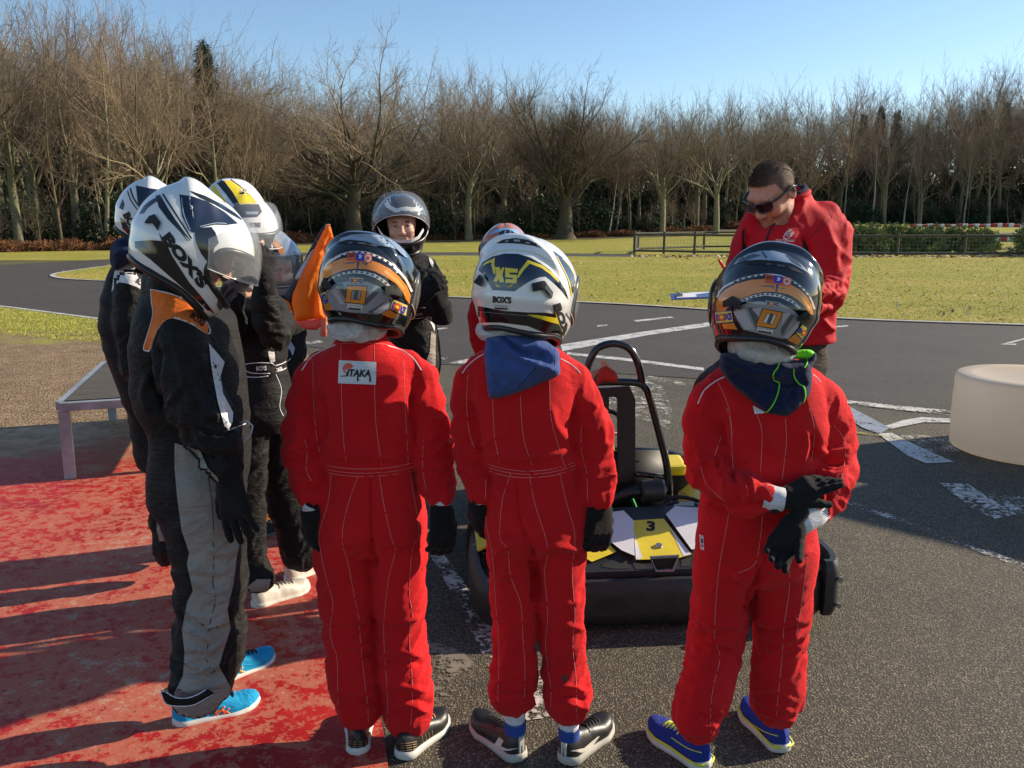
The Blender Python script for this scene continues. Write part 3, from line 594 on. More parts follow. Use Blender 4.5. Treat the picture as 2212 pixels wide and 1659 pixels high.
class SDF:
    def __init__(s): s.p = []; s.lo = np.full(3, 1e9); s.hi = np.full(3, -1e9)
    def _ext(s, a, r): a = np.asarray(a, float); s.lo = np.minimum(s.lo, a - r); s.hi = np.maximum(s.hi, a + r)
    def cone(s, a, b, ra, rb, k=.02, sy=1.0, op='+'):
        a = np.asarray(a, float); b = np.asarray(b, float); m = max(ra, rb) * max(sy, 1)
        if op == '+': s._ext(a, m); s._ext(b, m)
        lo = np.minimum(a, b) - m; hi = np.maximum(a, b) + m
        def f(X, Y, Z):
            d = b - a; L = max((d * d).sum(), 1e-12); t = np.clip(((X - a[0]) * d[0] + (Y - a[1]) * d[1] + (Z - a[2]) * d[2]) / L, 0, 1)
            return np.sqrt((X - a[0] - t * d[0]) ** 2 + ((Y - a[1] - t * d[1]) / sy) ** 2 + (Z - a[2] - t * d[2]) ** 2) - (ra + (rb - ra) * t)
        s.p.append((f, lo, hi, k, op)); return s
    def ell(s, c, r, M=None, k=.02, op='+'):
        c = np.asarray(c, float); r = np.asarray(r, float); m = r.max()
        if op == '+': s._ext(c, m)
        Mt = np.array(M.transposed() if M is not None else Matrix.Identity(3))
        def f(X, Y, Z):
            x, y, z = X - c[0], Y - c[1], Z - c[2]
            u = [(Mt[i, 0] * x + Mt[i, 1] * y + Mt[i, 2] * z) / r[i] for i in range(3)]; n = np.sqrt(u[0] ** 2 + u[1] ** 2 + u[2] ** 2)
            g = np.sqrt(sum((u[i] / r[i]) ** 2 for i in range(3))); return n * (n - 1) / np.maximum(g, 1e-6)
        s.p.append((f, c - m, c + m, k, op)); return s
    def loft(s, st, k=.03, pw=2.4):     # stations (x, y, z, rx, ry) sorted by z, elliptical slices
        st = sorted([tuple(map(float, q)) for q in st], key=lambda q: q[2]); A = np.array(st); zf = np.linspace(A[0, 2], A[-1, 2], 200)
        def sm(c):                       # monotone smooth interpolation
            y = np.interp(zf, A[:, 2], A[:, c]); kk = np.hanning(17); kk /= kk.sum(); return np.convolve(np.pad(y, 8, mode='edge'), kk, 'valid')
        cx, cy_, rx, ry = sm(0), sm(1), sm(3), sm(4); z0, z1 = A[0, 2], A[-1, 2]
        for q in st: s._ext(q[:3], max(q[3], q[4]))
        m = max(A[:, 3].max(), A[:, 4].max()); lo = A[:, :3].min(0) - m; hi = A[:, :3].max(0) + m
        def f(X, Y, Z):
            zc = np.clip(Z, z0, z1); Rx = np.interp(zc, zf, rx); Ry = np.interp(zc, zf, ry); x = (X - np.interp(zc, zf, cx)) / Rx; y = (Y - np.interp(zc, zf, cy_)) / Ry
            n = (np.abs(x) ** pw + np.abs(y) ** pw) ** (1 / pw); d = (n - 1) * np.minimum(Rx, Ry); dz = np.abs(Z - zc)
            return np.where(dz > 0, np.sqrt(np.maximum(d, 0) ** 2 + dz ** 2) + np.minimum(d, 0) * 0, d)
        s.p.append((f, lo, hi, k, '+')); return s
    def mesh(s, h=.007, pad=.02):
        lo = s.lo - pad; n = np.ceil((s.hi + pad - lo) / h).astype(int) + 1; D = np.full(n, 1.0, dtype=np.float32)
        ax = [lo[i] + h * np.arange(n[i]) for i in range(3)]
        for f, a, b, k, op in s.p:
            i0 = np.clip(np.floor((a - k - .03 - lo) / h).astype(int), 0, n); i1 = np.clip(np.ceil((b + k + .03 - lo) / h).astype(int) + 1, 0, n)
            if (i1 <= i0).any(): continue
            sl = tuple(slice(i0[i], i1[i]) for i in range(3)); X, Y, Z = np.meshgrid(*[ax[i][i0[i]:i1[i]] for i in range(3)], indexing='ij', sparse=True)
            d = f(X, Y, Z); e = D[sl]
            if op == '+': hh = np.maximum(k - np.abs(e - d), 0) / k; D[sl] = np.minimum(e, d) - hh * hh * k * .25
            else: d = -d; hh = np.maximum(k - np.abs(e - d), 0) / k; D[sl] = np.maximum(e, d) + hh * hh * k * .25
        return surface_nets(D, lo, h)
def vnormals(V, F):
    n = np.cross(V[F[:, 2]] - V[F[:, 0]], V[F[:, 3]] - V[F[:, 1]]); N = np.zeros_like(V)
    for k in range(4): np.add.at(N, F[:, k], n)
    return N / np.maximum(np.linalg.norm(N, axis=1, keepdims=True), 1e-12)
def relax(V, F, it=2, lam=.5):
    E = np.concatenate([F[:, [0, 1]], F[:, [1, 2]], F[:, [2, 3]], F[:, [3, 0]]]); E = np.concatenate([E, E[:, ::-1]]); cnt = np.bincount(E[:, 0], minlength=len(V))[:, None]
    for _ in range(it):
        S = np.stack([np.bincount(E[:, 0], weights=V[E[:, 1], i], minlength=len(V)) for i in range(3)], 1); V = V + lam * (S / np.maximum(cnt, 1) - V)
    return V
def bvh_of(V, F): return BVHTree.FromPolygons([tuple(v) for v in V.tolist()], [tuple(f) for f in F.tolist()])
def px3(st):                            # [(u, v, Y, r_px)] -> world stations with metre radii
    out = []
    for q in st: out.append((np.array(P(q[0], q[1], q[2])), q[3] * px(q[2], q[1], q[0]), q[4] if len(q) > 4 else 4.0))
    return out
class Body:
    # cloth figure: torso loft and limb chains given by where they are seen and how far away they are
    def __init__(s): s.sdf = SDF(); s.bones = []
    def torso(s, st, k=.03, amp=4.0, pw=2.4):
        L = []
        for v, uc, hw, Y, ry in st:
            p = P(uc, v, Y); L.append((p.x, p.y, p.z, hw * px(Y, v, uc), ry))
        s.sdf.loft(L, k, pw); s.tor = sorted(L, key=lambda q: q[2]); s.tamp = amp; return s
    def limb(s, st, k=.025, sy=1.0, kind='limb'):
        w_ = px3(st)
        for (a, ra, aa), (b, rb, ab) in zip(w_, w_[1:]): s.sdf.cone(a, b, ra, rb, k, sy)
        s.bones.append((w_, kind)); return s
    def mesh(s, h=.007, seed=1, amp=1.0, sm=2):
        V, F = s.sdf.mesh(h); V = relax(V, F, sm); N = vnormals(V, F); n = len(V); disp = np.zeros(n); wsum = np.full(n, 1e-6)
        for w_, kind in s.bones:
            arc = 0.0; best = np.full(n, 1e9); S = np.zeros(n); A = np.zeros(n); RV = np.zeros((n, 3))
            for (a, ra, aa), (b, rb, ab) in zip(w_, w_[1:]):
                d = b - a; L = np.linalg.norm(d)
                if L < 1e-6: continue
                t = np.clip(((V - a) @ d) / (L * L), 0, 1); rv = V - a - t[:, None] * d; dist = np.linalg.norm(rv, axis=1) - (ra + (rb - ra) * t); m = dist < best
                best[m] = dist[m]; S[m] = arc + t[m] * L; A[m] = (aa + (ab - aa) * t)[m]; RV[m] = rv[m]; arc += L
            u = RV / np.maximum(np.linalg.norm(RV, axis=1, keepdims=True), 1e-6); ph = S * 26 + 1.1 * u[:, 0] + .8 * u[:, 1]
            q = np.stack([u[:, 0] * 1.15 + 7, u[:, 1] * 1.15 + seed, ph], 1); f1 = vnoise(q, seed); q2 = np.stack([u[:, 0] * 2.4 + S * 9, u[:, 1] * 2.4, ph * 2.1], 1); f2 = vnoise(q2, seed + 3)
            q3 = np.stack([u[:, 0] * 2.2 + 3, u[:, 1] * 2.2 + seed, S * 7], 1); f3 = vnoise(q3, seed + 5)
            rid = 1 - np.abs(2 * f1 - 1); rid = rid ** 1.6; val = (rid - .45) * 1.15 + (1 - np.abs(2 * f2 - 1) - .5) * .42 + (f3 - .5) * .7
            w8 = np.exp(-np.maximum(best, 0) * 60); disp += val * A * .001 * w8; wsum += w8
        if hasattr(s, 'tor'):
            q = V * np.array([7.5, 6.0, 3.2]) + seed * 3.1; f = vnoise(q, seed + 9); zlo, zhi = s.tor[0][2], s.tor[-1][2]; q2 = V * np.array([6.0, 5.0, 15.0]); q2[:, 2] += 9 * V[:, 0]; f2 = vnoise(q2, seed + 12)
            w8 = sstep(zlo - .03, zlo + .05, V[:, 2]) * (1 - sstep(zhi - .06, zhi, V[:, 2])); bsh = np.zeros(n)
            disp += w8 * s.tamp * .001 * ((f - .5) * 1.5 + ((1 - np.abs(2 * f2 - 1)) ** 1.5 - .45) * .9) * (1 - np.clip(wsum, 0, 1) * .6)
        if getattr(s, 'fold', None):
            q = V - np.array([0, 0, CAMZ]); fz = q[:, 1] * CP - q[:, 2] * SP; up = q[:, 1] * SP + q[:, 2] * CP; uv = np.stack([IW / 2 + FPX * q[:, 0] / fz, IH / 2 - FPX * up / fz], 1); facing = np.clip(-(N * q).sum(1) / np.linalg.norm(q, axis=1), 0, 1)
            for L, wd, am in s.fold:
                L2 = [(p.x, p.y) for p in spline([Vector((a, b, 0)) for a, b in L], 4)] if len(L) > 2 else L
                d = np.full(n, 1e9); tt = np.zeros(n); m_ = len(L2) - 1
                for i in range(m_):
                    a, b = np.array(L2[i]), np.array(L2[i + 1]); e = b - a; t = np.clip(((uv - a) @ e) / max(e @ e, 1e-9), 0, 1); dd = np.linalg.norm(uv - a - t[:, None] * e, axis=1); m2 = dd < d; d[m2] = dd[m2]; tt[m2] = (i + t[m2]) / m_
                disp += am * .00145 / max(amp, .1) * np.exp(-(d / wd) ** 2) * sstep(.0, .25, facing) * np.clip(np.minimum(tt, 1 - tt) * 5 + .25, 0, 1)
        fin = vnoise(V * 55, seed + 20) - .5; V = V + N * (disp * amp + fin * .0006)[:, None]
        s.V, s.F = V, F; return V, F
# ---------------------------------------------------------------- things laid on a surface, seen from the camera
CAMP = Vector((0, 0, CAMZ))
def hit(bvh, u, v):
    d = ray(u, v).normalized(); h_ = bvh.ray_cast(CAMP, d, 60)
    return (h_[0], h_[1], d) if h_[0] is not None else None
def seam(parent, name, bvhs, lines, r, mat, step=5.0, off=0.0, n=4, smooth=True):
    mb = MB()
    for L in lines:
        P2 = [Vector((a, b, 0)) for a, b in L]; S2 = spline(P2, 6) if smooth and len(P2) > 2 else P2; T = [S2[0]]
        for a, b in zip(S2, S2[1:]):
            k = max(1, int((b - a).length / step)); T += [a.lerp(b, (i + 1) / k) for i in range(k)]
        run = []
        def flush():
            if len(run) > 1:
                q = [run[0]] + [(run[i - 1] + run[i] * 2 + run[i + 1]) / 4 for i in range(1, len(run) - 1)] + [run[-1]]; mb.tube(q, r, n, cap=True)
            run.clear()
        for t in T:
            hh = hit(bvhs, t.x, t.y)
            if hh is None or (run and (hh[0] - run[-1]).length > .06): flush()
            if hh is not None: run.append(hh[0] - hh[2] * off)
        flush()
    return mb.build(name, mat, parent, smooth=True) if mb.V else None
def lay(bvh, polys, off, step=7.0, far=.07):      # polygons (lists of 2d points) -> verts/faces on the surface
    bm = bmesh.new()
    for pl in polys:
        vs_ = [bm.verts.new((a, b, 0)) for a, b in pl]
        try: bm.faces.new(vs_)
        except Exception: pass
    return lay_bm(bvh, bm, off, step, far)
def lay_bm(bvh, bm, off, step, far=.07):
    bm.normal_update()
    bmesh.ops.triangulate(bm, faces=bm.faces[:])
    xs_ = [v.co.x for v in bm.verts]; ys_ = [v.co.y for v in bm.verts]
    for ax, (lo, hi) in ((0, (min(xs_), max(xs_))), (1, (min(ys_), max(ys_)))):
        k = math.floor(lo / step) + 1
        while k * step < hi:
            co = (k * step, 0, 0) if ax == 0 else (0, k * step, 0); no = (1, 0, 0) if ax == 0 else (0, 1, 0)
            bmesh.ops.bisect_plane(bm, geom=bm.verts[:] + bm.edges[:] + bm.faces[:], plane_co=co, plane_no=no, dist=1e-4); k += 1
    bm.verts.ensure_lookup_table(); bm.verts.index_update(); out = []; ok = []
    for v in bm.verts:
        h_ = hit(bvh, v.co.x, v.co.y)
        if h_ is None: out.append((0, 0, 0)); ok.append(False)
        else:
            cs = max(.25, abs(h_[1].dot(h_[2]))); out.append(tuple(h_[0] - h_[2] * (off / cs))); ok.append(True)
    Fs = []
    for f in bm.faces:
        ix = [v.index for v in f.verts]
        if not all(ok[i] for i in ix): continue
        pts = [Vector(out[i]) for i in ix]
        if max((pts[i] - pts[i - 1]).length for i in range(len(pts))) > far: continue
        Fs.append(tuple(reversed(ix)))
    bm.free(); return out, Fs
def decal(parent, name, bvh, polys, mat, off=.0008, step=7.0, label=None):
    if 1 < len(polys) <= 6:
        return [decal(parent, name, bvh, [pl], mat, off, step, label) for pl in polys][0]
    mb = MB()
    for pl in polys:
        V, F = lay(bvh, [pl], off, step); mb.add(V, F)
    used = sorted({i for f in mb.F for i in f}); mp = {j: i for i, j in enumerate(used)}
    if not used: return None
    o = mesh_obj(name, [mb.V[i] for i in used], [[mp[i] for i in f] for f in mb.F], mat, parent, smooth=True)
    if label: o['label'] = label
    return o
def text_bm(txt, embolden=.03, shear=0.0, spacing=1.0):
    cu = bpy.data.curves.new('t', 'FONT'); cu.body = txt; cu.offset = embolden; cu.shear = shear; cu.space_character = spacing; cu.align_x = 'CENTER'; cu.align_y = 'CENTER'; cu.resolution_u = 3
    o = bpy.data.objects.new('t', cu); COL.objects.link(o); bpy.context.view_layer.update(); me = bpy.data.meshes.new_from_object(o.evaluated_get(bpy.context.evaluated_depsgraph_get()))
    bm = bmesh.new(); bm.from_mesh(me); bpy.data.objects.remove(o); bpy.data.meshes.remove(me); bpy.data.curves.remove(cu); return bm
def text_on(parent, name, bvh, txt, c, wpx, hpx, ang, mat, off=.0014, bold=.03, shear=0.0, step=8.0, skew=0.0, spacing=1.0):
    # txt centred at display pixel c, wpx wide, hpx high, baseline turned by ang degrees (clockwise on the picture)
    bm = text_bm(txt, bold, shear, spacing); xs_ = [v.co.x for v in bm.verts]; ys_ = [v.co.y for v in bm.verts]
    cx, cy_ = (min(xs_) + max(xs_)) / 2, (min(ys_) + max(ys_)) / 2; sx, sy = wpx / (max(xs_) - min(xs_)), hpx / (max(ys_) - min(ys_)); ca, sa = math.cos(R(ang)), math.sin(R(ang))
    for v in bm.verts:
        x, y = (v.co.x - cx) * sx, -(v.co.y - cy_) * sy; x += skew * y
        v.co = (c[0] + ca * x - sa * y, c[1] + sa * x + ca * y, 0)
    out, Fs = lay_bm(bvh, bm, off, step); used = sorted({i for f in Fs for i in f}); mp = {j: i for i, j in enumerate(used)}
    if not used: return None
    return mesh_obj(name, [out[i] for i in used], [[mp[i] for i in f] for f in Fs], mat, parent, smooth=True)
def thin_shell(o, t):                    # give a cloth or sheet its thickness
    m = o.modifiers.new('thickness', 'SOLIDIFY'); m.thickness = t; m.offset = 0; return o
# ---------------------------------------------------------------- materials of people and kart
def m_cloth(name, col, rough=.85, scale=700, bump=.25, var=.10, sheen=.25, crease=.6):
    g = NG(name); f = g.noise(7, 5, .6); c0 = tuple(c * (1 - var) for c in col); c1 = tuple(min(1, c * (1 + var)) for c in col)
    g.col(g.ramp(f, [(.3, c0), (.7, c1)])); g.set(Roughness=rough, Sheen_Weight=sheen * .25, Sheen_Roughness=.5, Specular_IOR_Level=.15)
    wv = g.n('ShaderNodeTexWave', Scale=scale * .6, Distortion=.4); g.l(g.co.outputs['Object'], wv.inputs['Vector'])
    b1 = g.bump(g.math('ADD', wv.outputs['Fac'], g.noise(scale * .25, 3)), bump, .0009)
    mp = g.n('ShaderNodeMapping'); mp.inputs['Scale'].default_value = (1.0, 1.0, 2.1); g.l(g.co.outputs['Object'], mp.inputs[0]); wn = g.noise(13, 4, .55, src=mp.outputs[0], dist=.6)
    rid = g.math('POWER', g.math('SUBTRACT', 1.0, g.math('ABSOLUTE', g.math('MULTIPLY', g.math('SUBTRACT', wn, .5), 5.0))), 2.0)
    b2 = g.n('ShaderNodeBump', Strength=crease, Distance=.0045); g.l(rid, b2.inputs['Height']); g.l(b2.outputs[0], b1.inputs['Normal']); return g.m
M_RED_CLOTH = m_cloth('red_cotton', (.62, .010, .013), bump=.45, crease=.38); M_BLK_CLOTH = m_cloth('black_nylon', (.012, .011, .010), .62, 500, .2, .2, .15); M_GREY_CLOTH = m_cloth('grey_nylon', (.30, .262, .225), .55, 500, .2, .12, .2)
M_WHITE_CLOTH = m_cloth('white_cloth', (.70, .68, .66), .7); M_ORANGE_CLOTH = m_cloth('orange_cloth', (.80, .17, .02), .7); M_NAVY = m_cloth('navy_fleece', (.012, .018, .055), .95, 350, .5, .15, .5)
M_BLUE_CLOTH = m_cloth('blue_fleece', (.05, .09, .26), .95, 350, .5, .12, .5); M_LIME = m_cloth('lime_lining', (.22, .75, .03), .8); M_GLOVE = m_cloth('black_glove_knit', (.010, .009, .009), .8, 500, .5, .2, .3); M_CUFF = m_cloth('white_rib_knit', (.74, .72, .74), .9, 260, .9)
M_STITCH = simple('pale_stitching', (.62, .22, .20), .8, var=.05); M_PIPING = simple('white_piping', (.72, .70, .74), .6, var=.05); M_TROUSER = m_cloth('dark_brown_trousers', (.045, .033, .025), .8)
M_SKIN = simple('skin', (.56, .30, .21), .5, var=.10, nscale=30, bump=.15, bscale=300, bdist=.001, Subsurface_Weight=.12, Subsurface_Scale=.01)
M_SKIN.node_tree.nodes['Principled BSDF'].inputs['Subsurface Radius'].default_value = (1, .35, .2)
M_BLACKP = simple('black_plastic', (.014, .014, .014), .35, var=.2, nscale=30); M_BLACKM = simple('matt_black', (.012, .012, .012), .7, var=.2); M_RUB = simple('black_rubber', (.02, .02, .02), .65, var=.25, nscale=40)
def gloss(name, col, rough=.12, var=.05): return simple(name, col, rough, var=var, nscale=3, Coat_Weight=.8, Coat_Roughness=.04)
M_GW = gloss('white_lacquer', (.76, .75, .72), .25, .05); M_GB = gloss('black_lacquer', (.008, .009, .011)); M_GO = gloss('orange_lacquer', (.72, .24, .03), .2, .12); M_GY = gloss('yellow_lacquer', (.80, .60, .02), .2)
M_GG = gloss('grey_lacquer', (.27, .27, .29), .2, .1); M_GG2 = gloss('dark_grey_lacquer', (.08, .085, .10), .2, .1); M_GS = gloss('silver_blue_lacquer', (.30, .36, .44), .16, .15); M_NB = gloss('navy_lacquer', (.008, .014, .032), .15)
M_STY = simple('sticker_yellow', (.80, .66, .06), .35); M_STB = simple('sticker_blue', (.03, .04, .42), .35); M_STR = simple('sticker_red', (.72, .10, .04), .35); M_STW = simple('sticker_white', (.66, .62, .58), .35)
g_ = NG('clear_visor'); g_.set(Transmission_Weight=0.0, Roughness=.04, Alpha=.13, IOR=1.5, Specular_IOR_Level=.9, Coat_Weight=1.0, Coat_Roughness=.03); g_.col((.55, .58, .60)); M_VIS = g_.m
g_ = NG('dark_visor'); g_.set(Roughness=.05, Alpha=.62, Specular_IOR_Level=.9, Coat_Weight=1.0); g_.col((.02, .025, .03)); M_VISD = g_.m
g_ = NG('hair_net'); g_.set(Roughness=.6, Alpha=.93, Sheen_Weight=.3); g_.col(g_.ramp(g_.noise(26, 5, .7), [(.3, (.50, .45, .44)), (.7, (.82, .78, .76))])); g_.bump(g_.noise(45, 5, .7), 1.0, .012); M_NET = g_.m
# ---------------------------------------------------------------- gloved hands
def hand(parent, name, wrist, dirv, nrm, size=1.0, curl=(.35, .4, .45, .5), thumb=(.5, .5), side=1, mat=None, spread=.10, fat=1.0, h=.0032, hook=None):
    # dirv: wrist to knuckles; nrm: back of the hand; side: +1 thumb on the nrm x dirv side
    d = Vector(dirv).normalized(); n = Vector(nrm); n = (n - d * n.dot(d)).normalized(); s_ = n.cross(d) * side; w_ = Vector(wrist); S = SDF(); k = size
    L = lambda a, b, c: np.array(w_ + d * a * k + s_ * b * k + n * c * k)
    S.cone(L(-.03, 0, 0), L(.01, 0, 0), .026 * k, .026 * k, .02)
    for b in (-.026, -.009, .009, .026): S.cone(L(.01, b * .6, 0), L(.072, b * 1.05, 0), .017 * k, .0145 * k, .016)
    fl = [.070, .078, .073, .058]
    for i, b in enumerate((.030, .010, -.010, -.029)):
        p = Vector(L(.075, b, 0)); an = 0; dd = d + s_ * b * spread * 22; dd.normalize(); r_ = (.0098 - .0006 * i) * k * fat
        c = curl[i]
        for j, q in enumerate((.45, .32, .23)):
            an += c * (1.0 if j else .75); e = p + (dd * math.cos(an) - n * math.sin(an)) * fl[i] * q * k; S.cone(np.array(p), np.array(e), r_, r_ * .92, .004 if j else .008); p = e; r_ *= .93
    p = Vector(L(.018, .026, -.004)); a1, a2 = thumb; dd = (d * math.cos(a1) + s_ * math.sin(a1) - n * .35).normalized()
    e = p + dd * .036 * k; S.cone(np.array(p), np.array(e), .0145 * k, .0115 * k, .012); dd2 = (dd - n * a2 + d * .2).normalized(); e2 = e + dd2 * .03 * k; S.cone(np.array(e), np.array(e2), .0115 * k * fat, .010 * k * fat, .006)
    e3 = e2 + (dd2 - n * a2 * .6).normalized() * .022 * k; S.cone(np.array(e2), np.array(e3), .010 * k * fat, .0085 * k * fat, .005)
    V, F = S.mesh(h, .006); V = relax(V, F, 1); return mesh_obj(name, V, F, mat or M_GLOVE, parent)
# ---------------------------------------------------------------- shoes
def shoe(parent, heel, ang, L=.25, col=None, sole=None, collar=.085, W=.088, z0=0.0, tongue=None, accent=None):
    # heel: ground point under the back of the heel; ang: heading of the toe, degrees from +X
    ca, sa = math.cos(R(ang)), math.sin(R(ang)); H = Vector(heel)
    def T(x, y, z): return (H.x + ca * x - sa * y, H.y + sa * x + ca * y, z0 + z)
    ns, nc = 26, 20; s_ = np.linspace(0, 1, ns)
    hw = np.interp(s_, [0, .04, .12, .3, .5, .7, .85, .95, 1.0], [.010, .45, .72, .74, .82, 1.0, .88, .52, .06]) * W / 2
    top = np.interp(s_, [0, .03, .12, .28, .40, .55, .72, .88, .97, 1.0], [.050, .078, collar, collar * .98, collar * .86, .068, .056, .047, .036, .020]) + .004
    lift = np.interp(s_, [0, .08, .3, .75, 1.0], [.006, 0, 0, 0, .016]); st = np.interp(s_, [0, .3, .7, 1], [.030, .026, .020, .018])
    # upper
    V = []; F = []
    for i in range(ns):
        for j in range(nc + 1):
            a = math.pi * j / nc; y = -hw[i] * np.sign(math.cos(a)) * abs(math.cos(a)) ** .72 * (1 - .22 * math.sin(a) * (s_[i] < .45)); z = lift[i] + st[i] * .8 + (top[i] - st[i] * .8) * math.sin(a) ** .75
            V.append(T(s_[i] * L, y * .97, z))
    for i in range(ns - 1):
        for j in range(nc): q = i * (nc + 1) + j; F.append((q, q + 1, q + nc + 2, q + nc + 1))
    up = mesh_obj('upper', V, F, col, None); sd = up.data
    # sole
    V2 = []; F2 = []; prof = [(.90, 0.0), (1.04, .15), (1.06, .6), (1.0, 1.0)]
    ring = []
    for i in range(ns): ring.append((s_[i] * L + (.0), hw[i] + .003))
    out = [(x, y) for x, y in ring] + [(x, -y) for x, y in reversed(ring)]; m = len(out)
    cx = L * .5
    for f, zz in prof:
        for x, y in out:
            i = min(ns - 1, int(round(x / L * (ns - 1)))); V2.append(T(cx + (x - cx) * (1 + (f - 1) * .25) , y * f, lift[i] + st[i] * zz))
    for a in range(len(prof) - 1):
        for k in range(m): F2.append((a * m + k, a * m + (k + 1) % m, (a + 1) * m + (k + 1) % m, (a + 1) * m + k))
    F2.append(tuple(reversed(range(m)))); F2.append(tuple((len(prof) - 1) * m + k for k in range(m)))
    up.name = 'shoe'; up.parent = parent
    so_ = mesh_obj('sole', V2, F2, sole, up)
    # laces across the instep
    mb = MB()
    for q in (.44, .50, .56, .62, .68):
        i = int(q * (ns - 1)); zt = lift[i] + top[i]; mb.tube([T(q * L - .006, -hw[i] * .6, zt - .012), T(q * L + .003, -hw[i] * .2, zt + .003), T(q * L + .003, hw[i] * .2, zt + .003), T(q * L, hw[i] * .55, zt - .010)], (.0034), 6)
    if tongue: mb.build('lace', tongue, up, smooth=True)
    if accent is not None:
        mb = MB(); mb.box(T(.004, 0, .062), (.006, .018, .05), Matrix.Rotation(R(ang), 3, 'Z'), .002); mb.build('heel_tab', accent, up)
    bo = bvh_of(np.array(V, dtype=float), np.array(F)); return up, bo
tick('library')
# ================================================================ helmets
_th = [-56, -50, -40, -25, -10, 10, 30, 50, 70, 90]
_rf = [.188, .188, .184, .172, .163, .156, .150, .143, .137, .133]; _rb = [.152, .152, .150, .147, .148, .153, .156, .151, .141, .133]; _rs = [.146, .144, .138, .131, .128, .128, .129, .130, .132, .133]
def h_radius(phi, th, spoiler=1.0):     # phi: azimuth from the front (radians), th elevation (degrees)
    c, s_ = np.cos(phi), np.sin(phi); rfb = np.where(c > 0, np.interp(th, _th, _rf), np.interp(th, _th, _rb)); rs = np.interp(th, _th, _rs)
    w_ = np.abs(c) ** 1.5; rfb = rs * 0 + rfb; r_ = ((np.abs(c) / rfb) ** 2.25 + (np.abs(s_) / rs) ** 2.25) ** (-1 / 2.25)
    pb = np.degrees(np.abs(np.arctan2(np.sin(phi - math.pi), np.cos(phi - math.pi))))      # degrees from the back
    line = 52 - (pb / 62.0) ** 2 * 26; x = (th - line); r_ = r_ + spoiler * .011 * np.where(x > 0, np.exp(-(x / 16) ** 2), np.exp(-(x / 3.5) ** 2)) * (1 - sstep(50, 78, pb))
    return r_ + spoiler * .004 * np.exp(-((th + 12) / 6) ** 2) * (1 - sstep(60, 100, pb))
